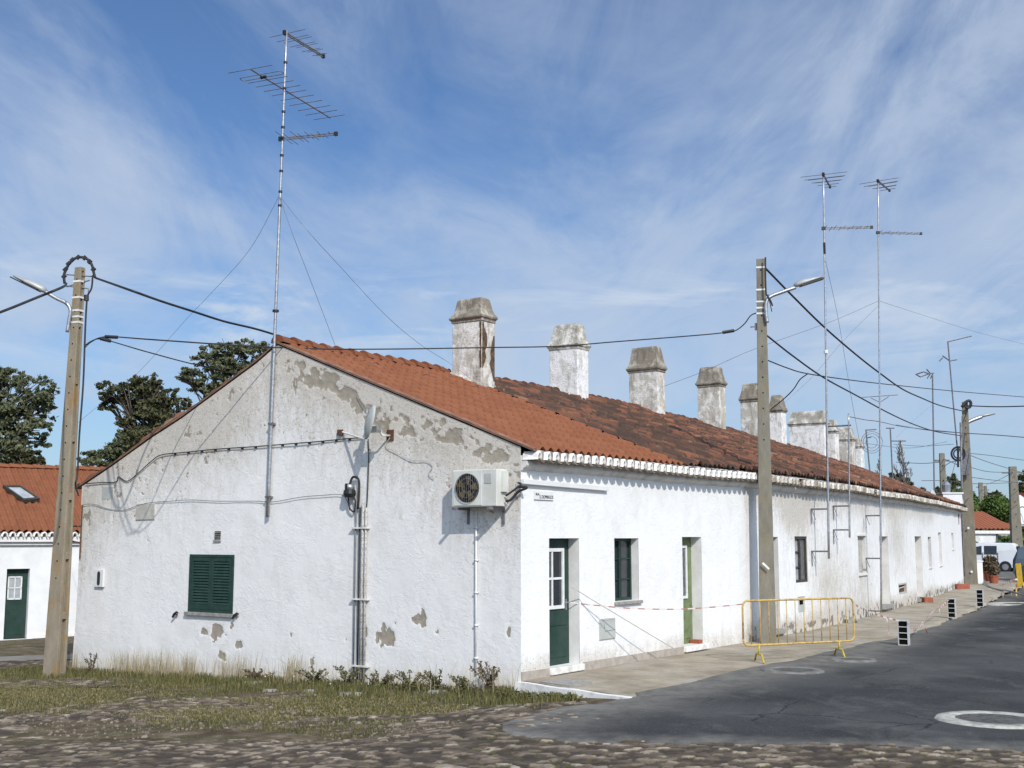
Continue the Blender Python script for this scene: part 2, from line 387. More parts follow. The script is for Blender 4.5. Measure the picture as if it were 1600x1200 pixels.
M['exposed_brick']=simple('exposed_brick',(.15,.095,.05),(.05,.03,.02),rough=.95,scale=14,bst=.6)
def tile_mat(name,cols,lich=None,lt=.6,rough=.85):
    m,nt,b=bsdf(name); v=uvc(nt)
    t=attr(nt,'tone'); f=mth(nt,'ADD',mth(nt,'MULTIPLY',t,.75),mth(nt,'MULTIPLY',noise(nt,v,1.3,5,.6),.25))
    col=ramp(nt,f,cols)
    col=mix(nt,ramp(nt,noise(nt,v,26,5,.7),[(.4,0),(.7,.35)]),col,tuple(x*.6 for x in cols[0][1]))
    if lich:
        col=mix(nt,ramp(nt,noise(nt,v,7,7,.75),[(lt,0),(lt+.06,.75)]),col,lich[0])
        col=mix(nt,ramp(nt,noise(nt,v,2.2,6,.7),[(.5,0),(.68,.8)]),col,lich[1])
    setb(nt,b,Base_Color=col,Roughness=rough); b.inputs['Specular IOR Level'].default_value=.2
    bump(nt,b,noise(nt,v,40,4,.6),.3,.01); return m
M['tile_new']=tile_mat('tile_new',[(.1,(.18,.064,.031)),(.5,(.235,.085,.040)),(.9,(.285,.112,.055))],rough=.8)
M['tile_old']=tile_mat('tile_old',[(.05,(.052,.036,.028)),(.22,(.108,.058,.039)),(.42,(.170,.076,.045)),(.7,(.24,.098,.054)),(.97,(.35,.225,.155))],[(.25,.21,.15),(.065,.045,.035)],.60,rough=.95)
M['verge_mortar']=simple('verge_mortar',(.30,.17,.11),(.16,.10,.075),rough=.95,scale=5,detail=8,bst=.3)
M['tile_far']=tile_mat('tile_far',[(.1,(.10,.035,.022)),(.35,(.20,.065,.035)),(.9,(.37,.135,.07))],rough=.85)
def leafm(name,a,b2,tr=.25):
    m,nt,b=bsdf(name); v=objc(nt)
    oi=attr(nt,'tone')
    col=mix(nt,oi,a,b2)
    setb(nt,b,Base_Color=col,Roughness=.6); b.inputs['Specular IOR Level'].default_value=.25
    return m
M['leaf_olive']=leafm('leaf_olive',(.045,.058,.028),(.155,.165,.085))
M['leaf_dark']=leafm('leaf_dark',(.028,.036,.015),(.10,.10,.042))
M['leaf_bright']=leafm('leaf_bright',(.05,.09,.02),(.12,.17,.04))
M['leaf_brown']=leafm('leaf_brown',(.07,.05,.03),(.15,.11,.06))
M['grass_green']=leafm('grass_green',(.055,.062,.020),(.165,.145,.055))
M['grass_dry']=leafm('grass_dry',(.25,.20,.11),(.42,.36,.22))
M['turf']=leafm('turf',(.085,.085,.030),(.24,.20,.09))
M['petal']=simple('petal',(.75,.75,.65),rough=.7)
# ---------------------------------------------------------------- ground, road, pavement
def cobble_mat():
    m,nt,b=bsdf('cobbles'); v=objc(nt)
    t=attr(nt,'tone'); j=attr(nt,'joint')
    c=ramp(nt,t,[(0,(.042,.033,.026)),(.3,(.080,.061,.045)),(.6,(.145,.112,.080)),(.8,(.25,.20,.145)),(1,(.46,.39,.30))])
    c=mix(nt,ramp(nt,noise(nt,v,60,4,.7),[(.4,0),(.7,.35)]),c,(.07,.06,.055))
    jc=mix(nt,ramp(nt,noise(nt,v,1.1,6,.7),[(.42,0),(.60,1)]),(.070,.052,.034),(.080,.080,.028))
    c=mix(nt,ramp(nt,j,[(.25,0),(.6,1)]),c,jc)
    setb(nt,b,Base_Color=c,Roughness=.85); b.inputs['Specular IOR Level'].default_value=.2
    bump(nt,b,noise(nt,v,70,4,.6),.4,.01); return m
def soil_mat():
    m,nt,b=bsdf('soil'); v=objc(nt)
    c=ramp(nt,noise(nt,v,2.6,8,.72),[(.34,(.062,.044,.026)),(.46,(.110,.082,.050)),(.56,(.17,.132,.085)),(.68,(.27,.22,.155))])
    c=mix(nt,ramp(nt,noise(nt,v,1.1,7,.75,.3),[(.50,0),(.60,.7)]),c,(.075,.078,.033))
    c=mix(nt,ramp(nt,noise(nt,v,34,4,.75),[(.60,0),(.66,.7)]),c,(.36,.32,.26))
    c=mix(nt,ramp(nt,noise(nt,v,30,3,.7),[(.30,.8),(.38,0)]),c,(.045,.038,.027))
    setb(nt,b,Base_Color=c,Roughness=.95); b.inputs['Specular IOR Level'].default_value=.1
    bump(nt,b,noise(nt,v,22,6,.7),.9,.04); return m
def asphalt_mat():
    m,nt,b=bsdf('asphalt'); v=objc(nt)
    c=ramp(nt,noise(nt,v,.5,5,.6),[(.35,(.034,.035,.036)),(.65,(.056,.057,.058))])
    d=noise(nt,mapped(nt,v,.3,(.8,.55,1)),1.5,9,.70,.5)
    c=mix(nt,ramp(nt,d,[(.50,0),(.60,.22),(.70,.55)]),c,(.17,.165,.15))
    c=mix(nt,ramp(nt,noise(nt,v,.28,3,.6),[(.5,0),(.68,.35)]),c,(.14,.138,.13))
    c=mix(nt,ramp(nt,noise(nt,v,45,4,.8),[(.56,0),(.66,.5)]),c,(.20,.195,.185))
    c=mix(nt,ramp(nt,noise(nt,v,60,3,.8),[(.34,.7),(.44,0)]),c,(.018,.018,.019))
    vo=N(nt,'ShaderNodeTexVoronoi'); vo.feature='DISTANCE_TO_EDGE'; vo.inputs['Scale'].default_value=.55
    nn=N(nt,'ShaderNodeTexNoise'); nn.inputs['Scale'].default_value=1.6; nn.inputs['Detail'].default_value=6; LK(nt,v,nn.inputs['Vector'])
    LK(nt,mix(nt,.5,v,nn.outputs['Color'],'ADD'),vo.inputs['Vector'])
    c=mix(nt,mth(nt,'MULTIPLY',ramp(nt,vo.outputs[0],[(0,.85),(.012,0)]),ramp(nt,noise(nt,v,.35,3,.5),[(.5,0),(.6,1)])),c,(.015,.015,.015))
    c=mix(nt,ramp(nt,noise(nt,v,16,3,.8),[(.62,0),(.70,.45)]),c,(.15,.145,.13))
    dust=attr(nt,'dust'); c=mix(nt,mth(nt,'MULTIPLY',dust,ramp(nt,noise(nt,v,3,6,.7),[(.3,.25),(.6,1)])),c,(.22,.205,.18))
    setb(nt,b,Base_Color=c,Roughness=.95); b.inputs['Specular IOR Level'].default_value=.06
    bump(nt,b,noise(nt,v,70,4,.7),.5,.012); return m
def paving_mat():
    m,nt,b=bsdf('pavement_concrete'); v=uvc(nt)
    c=ramp(nt,noise(nt,v,1.2,7,.7),[(.35,(.23,.19,.135)),(.5,(.32,.27,.20)),(.66,(.41,.36,.28))])
    br=N(nt,'ShaderNodeTexBrick'); LK(nt,v,br.inputs['Vector']); br.offset=0; br.inputs['Scale'].default_value=1; br.inputs['Mortar Size'].default_value=.012
    br.inputs['Brick Width'].default_value=1.9; br.inputs['Row Height'].default_value=1.15; br.inputs['Color1'].default_value=(1,1,1,1); br.inputs['Color2'].default_value=(.9,.9,.9,1); br.inputs['Mortar'].default_value=(.62,.6,.58,1); br.inputs['Mortar Smooth'].default_value=.6
    c=mix(nt,.7,c,br.outputs[0],'MULTIPLY')
    c=mix(nt,ramp(nt,noise(nt,v,5.5,6,.75),[(.54,0),(.68,.6)]),c,(.19,.17,.14))
    c=mix(nt,ramp(nt,noise(nt,v,.45,6,.7,.3),[(.5,0),(.6,.6)]),c,(.37,.35,.31))
    c=mix(nt,ramp(nt,noise(nt,v,60,3,.8),[(.55,0),(.7,.4)]),c,(.16,.14,.11))
    setb(nt,b,Base_Color=c,Roughness=.92); b.inputs['Specular IOR Level'].default_value=.15
    bump(nt,b,noise(nt,v,50,4,.7),.35,.01); return m
M['cobbles']=cobble_mat(); M['soil']=soil_mat(); M['asphalt']=asphalt_mat(); M['paving']=paving_mat()
M['manhole']=simple('manhole',(.07,.068,.065),(.13,.125,.115),rough=.7,scale=9,metal=.3,bst=.4,bsc=60)
M['lime_ring']=simple('lime_ring',(.46,.44,.38),(.20,.19,.17),rough=.95,scale=7,bst=.4,bsc=40,detail=8,lo=.42,hi=.7)
M['cement_ring']=simple('cement_ring',(.20,.19,.17),(.10,.098,.09),rough=.95,scale=5,bst=.4,bsc=40,detail=8,lo=.4,hi=.62)
M['far_ground']=simple('far_ground',(.12,.12,.06),(.16,.13,.09),rough=.95,scale=.2)
xs=np.concatenate([np.linspace(-600,-30,12),np.arange(-28,30,.4),np.linspace(31,600,14)])
ys=np.concatenate([np.linspace(-60,6,5),np.arange(7,30,.3),np.arange(30,90,1.),np.linspace(92,900,20)])
def gf(I,J):
    X=xs[I];Y=ys[J]; return np.stack([X,Y,gz(X,Y)-.004],1)
g=grid(len(xs),len(ys),gf); o=g.build('ground',M['soil'],None,True); tag(o,kind='structure')
# road sheet (asphalt), ragged near edge over the cobbles
poly=[onz(x,y,-.06) for x,y in ((1000,1092),(930,1104),(862,1113),(800,1128),(752,1146),(790,1156),(880,1163),(1000,1165),(1150,1168),(1350,1172),(1600,1176))]
px_=[p.x for p in poly]; 
front=np.array([[p.x,p.y] for p in poly])
def road_mask(X,Y):
    """signed-ish distance (m) to the inside of the road"""
    dx=X-C.x; dy=Y-C.y; r=dx*R.x+dy*R.y; s=dx*S.x+dy*S.y
    nz=(fbm(X*2.3,Y*2.3,4,31)-.5)*.6+(fbm(X*9,Y*6,3,32)-.5)*.32
    lower=np.interp(X,[-9,front[5,0],front[6,0],front[7,0],front[8,0],front[9,0],front[10,0],30],[99,front[5,1],front[6,1],front[7,1],front[8,1],front[9,1],front[10,1],front[10,1]-1])
    a=Y-lower+nz
    up=np.interp(X,[front[4,0],front[3,0],front[2,0],front[1,0],front[0,0],front[0,0]+.01],[front[4,1],front[3,1],front[2,1],front[1,1],front[0,1],200])
    b=up-Y+nz*.5
    b=np.where(X<front[4,0],-1,b)
    b=np.where(X>front[0,0]-.05,9,b)
    return np.minimum(a,b)
xs2=np.concatenate([np.arange(-1.5,9,.07),np.arange(9,40,.35)]); ys2=np.concatenate([np.arange(9.5,18,.07),np.arange(18,90,.4)])
def gf(I,J):
    X=xs2[I];Y=ys2[J]; m=road_mask(X,Y)
    z=gz(X,Y)+np.clip(m*.35,-.06,.028)+.012*(fbm(X*.9,Y*.9,3,8)-.5)
    return np.stack([X,Y,z],1)
g=grid(len(xs2),len(ys2),gf); a=np.array(g.v)
rr=(a[:,0]-C.x)*R.x+(a[:,1]-C.y)*R.y; ss=(a[:,0]-C.x)*S.x+(a[:,1]-C.y)*S.y
edge=np.interp(ss,[-1,3.3,5.8,9.8,19.7,27,41],[2.37,2.32,2.68,2.3,1.09,.15,-2.2])
dust=sstep(1.3,0,rr-edge)*.75+sstep(.5,0,road_mask(a[:,0],a[:,1]))*.5
o=g.build('road',M['asphalt'],None,True,attrs={'dust':np.clip(dust,0,1)}); tag(o,kind='structure')
# cobbled strip
def cobble(x0,x1,y0,y1,d,name,bury):
    xa=np.arange(x0,x1,d); ya=np.arange(y0,y1,d)
    X,Y=np.meshgrid(xa,ya,indexing='ij'); nx,ny=X.shape; X=X.ravel();Y=Y.ravel()
    wx=X+.05*(fbm(X*3,Y*3,3,61)-.5)*2; wy=Y+.05*(fbm(X*3,Y*3,3,62)-.5)*2
    ca,cb=.13,.10
    u=wx/ca; v=wy/cb; v=v; u=u+.5*(np.floor(v)%2)
    iu=np.floor(u).astype(int); iv=np.floor(v).astype(int)
    f1=np.full(X.shape,9.);f2=np.full(X.shape,9.);idn=np.zeros(X.shape)
    for a in (-1,0,1):
        for b in (-1,0,1):
            cu=iu+a; cv=iv+b
            h1=vnoise(cu*1.0,cv*1.0,71); h2=vnoise(cu*1.0,cv*1.0,72); h3=vnoise(cu*1.0,cv*1.0,73)
            px=cu+.5+(h1-.5)*.7; py=cv+.5+(h2-.5)*.6
            dd=np.hypot(u-px,(v-py))
            m=dd<f1; f2=np.where(m,f1,np.minimum(f2,dd)); idn=np.where(m,h3,idn); f1=np.where(m,dd,f1)
    e=f2-f1
    top=sstep(0.04,.17,e)
    big=fbm(X*.55,Y*.9,4,81)
    z=gz(X,Y)+.026*top*(.55+.9*idn)-.018+bury(X,Y,big)
    z+=.008*fbm(X*14,Y*14,2,90)
    g=MB(); g.v=np.stack([X,Y,z],1).tolist()
    I,J=np.meshgrid(np.arange(nx-1),np.arange(ny-1),indexing='ij'); a=(I*ny+J).ravel()
    g.f=np.stack([a,a+ny,a+ny+1,a+1],1).tolist()
    tone=np.clip(idn*.95+.1*(fbm(X*8,Y*8,2,5)-.5),0,1); tone=tone**1.25
    o=g.build(name,M['cobbles'],None,True,attrs={'tone':tone,'joint':1-top}); tag(o,kind='structure'); return o
def bury(X,Y,big):
    r=(X-C.x)*R.x+(Y-C.y)*R.y
    lim=np.interp(X,[-9,-6,-3,0,2,9],[15.6,14.9,14.2,13.4,12.9,12.9])
    k=sstep(1.2,-1.4,Y-lim); wall=sstep(1.6,.2,-((X-C.x)*S.x+(Y-C.y)*S.y))
    return -.014+.026*k-(big-.47)*.14*(1-k*.75)-.06*wall
cobble(-8.5,7.5,9.6,18.8,.036,'cobbled_ground',bury)
# cobbled lane behind, left of the house
cobble(-14.5,-6.3,21,31,.07,'cobbled_lane',lambda X,Y,b:-.012-(b-.5)*.12)
mb=MB()
for i in range(20):
    x0=-24+i*.95; x1=x0+.95
    y0=29.3+.12*math.sin(i); 
    for (a,b) in ((0,.0),):
        p=[(x0,27.6+.1*math.sin(i)),(x1,27.6+.1*math.sin(i+1)),(x1,29.2+.1*math.sin(i*2.+2)),(x0,29.2+.1*math.sin(i*2.))]
        mb.quad(*[(q[0],q[1],gzf(*q)+.035) for q in p])
o=mb.build('path',M['far_ground'],None); tag(o,kind='structure'); o.data.materials[0]=simple('path_concrete',(.24,.215,.18),(.17,.15,.125),rough=.95,scale=2,bst=.3)
# pavement slab along the street wall
E_s=[-.62,0,3.3,5.8,9.8,14,19.7,27,36,41,46,60]; E_r=[2.42,2.36,2.34,2.6,2.35,2.15,2.05,1.95,2.0,2.3,2.6,3]
mb=MB(); uv=[]
sl_=[0.02+i*.25 for i in range(int(60/.25))]
nr=12
for s in sl_:
    er=float(np.interp(s,E_s,E_r))+.05*math.sin(s*1.7)+.04*math.sin(s*4.1)
    for k in range(nr+1):
        r=-.02 if k==0 else er*k/nr
        if s>41.2: r=er*k/nr-3*(1-k/nr)
        ss_=s-.62*(max(r,0)/2.4)*max(0,1-s/3)
        z=0.0-.012*k/nr+.004*math.sin(s*2+k)
        p=P(r,ss_,z); mb.v.append(tuple(p)); uv.append((r,ss_))
    r=er+.03; p=P(r,s-.62*max(0,1-s/3),-.09); mb.v.append(tuple(p)); uv.append((r,s))
row=nr+2
for i in range(len(sl_)-1):
    for k in range(row-1):
        a=i*row+k; mb.f.append((a,a+1,a+row+1,a+row))
mb.uv=uv
o=mb.build('pavement',M['paving'],None,True); tag(o,kind='structure')
# whitewashed kerb at the near end of the pavement
mb=MB()
n=22
for i in range(n):
    a=i/n;b=(i+1)/n
    for (t0,t1) in ((a+.0,b),):
        r0=-.05+2.45*t0; r1=-.05+2.45*t1; s0=0.0-.62*max(r0,0)/2.4; s1=0.0-.62*max(r1,0)/2.4
        j0=.012*math.sin(i*.55); j1=.012*math.sin((i+1)*.55); zb0=-.30; zt0=-.01+.004*math.sin(i*.7); zt1=-.01+.004*math.sin((i+1)*.7)
        p=lambda r,s,z:C+R*r+S*s+Z*z
        mb.hexa([p(r0,s0-.13+j0,zb0),p(r1,s1-.13+j1,zb0),p(r1,s1+.03,zb0),p(r0,s0+.03,zb0),p(r0,s0-.09+j0,zt0),p(r1,s1-.09+j1,zt1),p(r1,s1+.03,zt1),p(r0,s0+.03,zt0)])
o=mb.build('kerb',M['white_trim'],None); tag(o,kind='structure')
mb=MB(); p=lambda r,s,z:C+R*r+S*s+Z*z
mb.hexa([p(.35,-.02,-.05),p(.95,-.14,-.05),p(1.05,.42,-.05),p(.42,.55,-.05),p(.35,-.02,.018),p(.95,-.14,.015),p(1.05,.42,.015),p(.42,.55,.018)])
o=mb.build('cover_slab',M['stone'],None); tag(o,'square grey concrete cover slab let into the near end of the pavement','cover slab')
# manholes
def manhole(px,py,ro,ri,label,grp='manholes in the road',rm='lime_ring'):
    c=onz(px,py,0); z=gzf(c.x,c.y)+.018
    c=Vector((c.x,c.y,z+.012)); t=thing('manhole',c,label,'manhole',grp)
    mb=MB(); n=40
    for ring in range(3):
        pass
    vv=[]; n=72
    for k in range(n):
        a=2*math.pi*k/n; j=1+.16*(float(fbm(np.array([math.cos(a)*1.5+9]),np.array([math.sin(a)*1.5+px*.1]),4,6)[0])-.5)
        for rad,dz in ((ro*1.06*j,-.03),(ro*j,.018),(ri,.022),(ri*.985,.0)):
            vv.append((c.x+rad*math.cos(a),c.y+rad*math.sin(a),c.z+dz))
    mb.v=vv
    for k in range(n):
        k2=(k+1)%n
        for q in range(3): mb.f.append((k*4+q,k2*4+q,k2*4+q+1,k*4+q+1))
    mb.build('surround',M[rm],t,True)
    mb=MB(); mb.tube([c+Z*-.01,c+Z*.014],ri*.98,36)
    for k in range(-4,5):
        h=math.sqrt(max(0,(ri*.85)**2-(k*ri*.19)**2))
        mb.box(c+Z*.014,Vector((1,0,0)),Vector((0,1,0)),Z,-h,h,k*ri*.19-.012,k*ri*.19+.012,0,.005)
    mb.build('cover',M['manhole'],t)
manhole(1553,1125,.64,.44,'round manhole with a bright lime ring, nearest one in the asphalt at the right edge')
manhole(1237,1048,.50,.30,'round manhole with pale ring at the pavement edge just in front of the yellow barrier',rm='cement_ring')
manhole(1590,939,1.0,.5,'farthest manhole with pale ring, beyond the last hollow block')
manhole(1330,1031,.42,.2,'small pale cement patch and lid under the right leg of the yellow barrier',rm='cement_ring')
# ================================================================ THE TERRACE
house=thing('row_house',tuple(C),'long low whitewashed terrace with peeling gable, tiled roof and a row of chimneys','terraced house')
def wallgrid(us,vs,pos,hole,extra=None):
    us=np.array(sorted(set(np.round(us,4)))); vs=np.array(sorted(set(np.round(vs,4))))
    nu,nv=len(us),len(vs); U,V=np.meshgrid(us,vs,indexing='ij')
    mb=MB(); mb.v=[tuple(pos(u,v)) for u,v in zip(U.ravel(),V.ravel())]
    mb.uv=np.stack([U.ravel(),V.ravel()],1)
    for i in range(nu-1):
        uc=(us[i]+us[i+1])/2
        hs=[h for h in hole if h[0]<uc<h[1]]
        for j in range(nv-1):
            vc=(vs[j]+vs[j+1])/2
            if any(h[2]<vc<h[3] for h in hs): continue
            a=i*nv+j; mb.f.append((a,a+nv,a+nv+1,a+1))
    return mb,U.ravel(),V.ravel()
# ---- gable wall: u=w (0..11.1), v in 0..1 between base and verge
def gbase(w_): return -.35-.035*w_
LW=11.08
def gtop(w_): return roofz(w_)-.05 if w_>0.02 else roofz(0)-.05
wl,zt=gw(298,866); wr,zb=gw(364,959)
win=(wr,wl,zb,zt)
us=list(np.arange(0,LW,.033))+[LW,win[0],win[1],RW]
NV=150
us=np.array(sorted(set(np.round(us,4)))); nu=len(us)
Zg=np.zeros((nu,NV+1)); 
for i,u in enumerate(us):
    b,t=gbase(u),gtop(u)
    z=np.linspace(b,t,NV+1)
    if win[0]-.2<u<win[1]+.2 or True:
        for lv in (win[2],win[3]):
            k=int(np.argmin(abs(z-lv))); z[k]=lv
    Zg[i]=z
# align rows near the window: use one fixed row list below z=2.6 for all columns
zl=np.arange(-.75,2.95,.034); zl[np.argmin(abs(zl-win[2]))]=win[2]; zl[np.argmin(abs(zl-win[3]))]=win[3]
nl=len(zl); NU_=90
Zg=np.zeros((nu,nl+NU_))
for i,u in enumerate(us):
    Zg[i,:nl]=zl; Zg[i,nl:]=np.linspace(zl[-1]+.02,max(gtop(u),zl[-1]+.04),NU_)
Ug=np.repeat(us[:,None],nl+NU_,1); nv=nl+NU_
top=np.array([gtop(u) for u in us])
U=Ug.ravel(); V=Zg.ravel(); T=np.repeat(top,nv); D=T-V
# peeling
q=fbm(U*2.1,V*2.1,5,3); q2=fbm(U*6.5,V*6.5,4,4); 
band=np.exp(-((D-.40-.25*(fbm(U*.7,U*0,3,12)-.5)*2)/.23)**2)
right=sstep(RW+.1,RW-.3,U)
q3=fbm(U*11,V*11,4,14)
peel=right*band*(.76+1.3*(q-.5)+1.7*(q2-.5)+1.5*(q3-.5))+.9*(q2-.60)*right*sstep(1.3,.1,D)
peel=np.maximum(peel,right*sstep(.17,.05,D)*.0)
chips=fbm(U*15,V*11,3,55)*sstep(3.2,.6,D)*.35+fbm(U*9,V*7,4,56)
peel=np.maximum(peel,sstep(.86,.95,chips)*.62*(D>.08))
for (x,y,rx,ry) in ((655,967,.14,.12),(602,996,.20,.11),(597,985,.06,.16),(342,985,.15,.10),(335,990,.07,.14),(318,986,.10,.06),(346,1025,.09,.08),(375,1007,.09,.07),(488,1033,.05,.08),(796,985,.06,.10),(683,987,.025,.03),(455,993,.03,.04),(362,978,.06,.05),(570,990,.03,.12),(540,1000,.02,.03),(618,975,.03,.03),(700,640,.0,.0)):
    if rx==0: continue
    w0,z0=gw(x,y); d=np.hypot((U-w0)/(rx*1.12),(V-z0)/(ry*1.12)); d=d+(fbm(U*11,V*11,4,int(x))-.5)*2.1
    peel=np.maximum(peel,sstep(1.35,.55,d))
dirt=sstep(2.8,.1,D)*.58+.15*fbm(U*.9,V*.6,4,9)+.62*sstep(1.3,0,D)*right*fbm(U*2,V*1.2,3,44)
dirt+=.35*sstep(.6,0,np.abs(U-LW))*fbm(U*2,V*2,3,21)
dirt+=.25*sstep(RW,RW+1.5,U)*sstep(3.2,3.9,V)
gb=-.17-.035*U
damp=sstep(.42,.0,V-gb+.16*(fbm(U*2,U*0,3,8)-.5)*2)*(.45+.5*fbm(U*1.3,V*3,3,15))
mb=MB(); 
bow=.016*(fbm(U*.8,V*.8,3,51)-.5)*2-.012*np.clip(peel,0,1)*(peel>.5)
c0=np.array([C.x,C.y,0]); Rn=np.array([R.x,R.y,0]); Gn=np.array([G.x,G.y,0])
edgefix=sstep(0,.3,U)
pos=c0[None]-Rn[None]*U[:,None]+Gn[None]*(bow*edgefix)[:,None]; pos[:,2]=V
lean=sstep(.6,-.3,V)*.05*sstep(9,11,U); pos-=Rn[None]*lean[:,None]
mb.v=pos.tolist(); mb.uv=np.stack([U,V],1)
for i in range(nu-1):
    uc=(us[i]+us[i+1])/2; inn=win[0]<uc<win[1]
    for j in range(nv-1):
        if inn and j<nl-1:
            vc=(zl[j]+zl[j+1])/2
            if win[2]<vc<win[3]: continue
        a=i*nv+j; mb.f.append((a,a+1,a+nv+1,a+nv))
mb.build('gable_wall',M['plaster_gable'],house,True,attrs={'peel':peel,'dirt':dirt,'damp':damp})
# ---- street wall with openings
LS=41.2; WT=3.40
def op(x0,x1,y0,y1):
    s0,za=sw(x0,(y0+y1)/2); s1,_=sw(x1,(y0+y1)/2); zt=sw((x0+x1)/2,y0)[1]; zb=sw((x0+x1)/2,y1)[1]
    return [s0,s1,zb,zt]
O={}
O['d1']=op(858.3,905,841,1041); O['w1']=op(960,997.5,841,939); O['d2']=op(1067,1097,839,1008)
O['d3']=op(1190,1217.5,839,985); O['w2']=op(1242.5,1262,838,910); O['w3']=op(1341,1353,838,896)
O['d4']=op(1376,1389.5,838,946); O['d5']=op(1431,1441.5,838,935); O['w4']=op(1450.5,1455.5,839,886); O['w5']=op(1467,1471.5,832,883); O['w6']=op(1487,1490,833,858)
O['m2']=op(1247,1258,932,957); O['m3']=op(1404,1416.5,911,928)
D_=dict(d1=.20,w1=.16,d2=.22,d3=.22,w2=.07,w3=.10,d4=.25,d5=.25,w4=.15,w5=.14,w6=.14,m2=.05,m3=.08)
print({k:[round(x,2) for x in v] for k,v in O.items()})
us=list(np.arange(0,LS,.075))+[LS]; vs=list(np.arange(-.35,WT,.075))+[WT]
for h in O.values(): us+=h[:2]; vs+=h[2:]
mb,U,V=wallgrid(us,vs,lambda u,v:P(0,u,v),list(O.values()))
old=sstep(8.0,8.3,U)
dirt=sstep(.6,0,V)*(.62+.25*old)*(.5+fbm(U*1.5,V*2,3,1))+old*(.10+.24*fbm(U*.45,V*.5,3,6))
dirt+=sstep(2.4,3.1,V)*(.10*sstep(4.5,5.5,U)+.38*old)*(.3+fbm(U*1.9,V*.5,3,77))
blot=lambda s0,z0,a,b:np.exp(-(((U-s0)/a)**2+((V-z0)/b)**2))
dirt+=.75*blot(11.2,2.6,1.0,.55)+.5*blot(13.5,1.0,1.2,.8)+.45*blot(16.5,.8,1.5,.9)+.4*blot(22,2.2,1.5,1)+.35*blot(5.7,.3,.4,.3)
dirt-=.35*blot(9.4,1.7,.7,.9)+.5*sstep(29,33,U)+.25*blot(16.2,1.6,.5,1.2)
dirt=np.clip(dirt,0,1.2)
peel=np.where(V<.8,.80*sstep(.75,.05,V)*fbm(U*7,V*7,4,41),0)*(.75+.45*old)
damp=sstep(.5,0,V)*(.35+.3*old)*(fbm(U*1.1,V*2,3,19)+.15)*sstep(33,29,U)
a=np.array(mb.v); bow=.02*(fbm(U*.6,V*.6,3,52)-.5)
a[:,0]+=R.x*bow; a[:,1]+=R.y*bow; mb.v=a.tolist()
mb.build('street_wall',M['plaster_street'],house,True,attrs={'peel':peel,'dirt':dirt,'damp':damp})
for k,(s0,s1,z0,z1) in O.items():
    mb=MB(); d=D_[k]; f=.012
    mb.quad(P(f*0,s0,z0),P(-d,s0,z0),P(-d,s0,z1),P(0,s0,z1)); mb.quad(P(0,s1,z0),P(0,s1,z1),P(-d,s1,z1),P(-d,s1,z0))
    mb.quad(P(0,s0,z1),P(-d,s0,z1),P(-d,s1,z1),P(0,s1,z1)); mb.quad(P(0,s0,z0),P(0,s1,z0),P(-d,s1,z0),P(-d,s0,z0))
    mb.build('reveal',M['plaster_reveal'],house)
# far end wall and back wall
mb=MB()
prof=[(0,-.4)]+[(-w_,roofz(w_)-.05) for w_ in (0,2,4,5.4,7,9,11.08)]+[(-11.08,-1)]
mb.poly([P(r,LS,z) for r,z in prof]); 
for i in range(20):
    s0=LS*i/20; s1=LS*(i+1)/20
    mb.quad(P(-11.08,s0,-1),P(-11.08,s0,3.2),P(-11.08,s1,3.2),P(-11.08,s1,-1))
mb.build('rear_walls',M['clean_white'],house)
# skirting on first section
mb=MB(); 
for a,b in ((.0,O['d1'][0]-.02),(O['d1'][1]+.1,5.75)):
    mb.hexa([P(0,a,-.02),P(.03,a,-.02),P(.03,b,-.02),P(0,b,-.02),P(0,a,.13),P(.03,a,.13),P(.03,b,.12),P(0,b,.12)])
mb.build('skirting',M['skirting'],house)
def rect(mb,s0,s1,z0,z1,r0,r1): 
    return mb.hexa([P(r0,s0,z0),P(r1,s0,z0),P(r1,s1,z0),P(r0,s1,z0),P(r0,s0,z1),P(r1,s0,z1),P(r1,s1,z1),P(r0,s1,z1)])
def frame(mb,s0,s1,z0,z1,t,r0,r1):
    rect(mb,s0,s0+t,z0,z1,r0,r1); rect(mb,s1-t,s1,z0,z1,r0,r1); rect(mb,s0+t,s1-t,z0,z0+t,r0,r1); rect(mb,s0+t,s1-t,z1-t,z1,r0,r1)
# door 1
s0,s1,z0,z1=O['d1']; d=.20
mb=MB(); rect(mb,s0,s1,z0,z1,-d-.05,-d); t=.07
rect(mb,s0+t,s1-t,z0+.12,z0+.55,-d,-d+.012); rect(mb,s0+t,s1-t,z0+.62,z0+.86,-d,-d+.012)
door=mb.build('door',M['green_paint'],house,bevel=.004); door['label']='dark green door with a white four-pane window'
zc0=z0+(z1-z0)*.44; zc1=z1-.16
wf0=s0+.015; wf1=s0+(s1-s0)*.80
mb=MB(); frame(mb,wf0,wf1,zc0,zc1,.055,-d,-d+.03); rect(mb,(wf0+wf1)/2-.018,(wf0+wf1)/2+.018,zc0+.055,zc1-.055,-d,-d+.026); rect(mb,wf0+.055,wf1-.055,(zc0+zc1)/2-.018,(zc0+zc1)/2+.018,-d,-d+.024)
mb.build('window_frame',M['frame_white'],door)
mb=MB(); rect(mb,wf0+.05,wf1-.05,zc0+.05,zc1-.05,-d,-d+.008); mb.build('pane',M['glass_dark'],door)
mb=MB(); hz_=z0+.98; hs=s1-.09
mb.tube([P(-d,hs,hz_),P(-d+.06,hs,hz_)],.012,8); mb.tube([P(-d+.06,hs,hz_),P(-d+.06,hs-.11,hz_)],.010,8); rect(mb,hs-.02,hs+.02,hz_-.12,hz_+.05,-d,-d+.006); mb.build('handle',M['steel'],door)
mb=MB(); rect(mb,s0-.04,s1+.06,z0-.10,z0+.002,-d,.07); mb.build('threshold',M['white_trim'],house,bevel=.01)
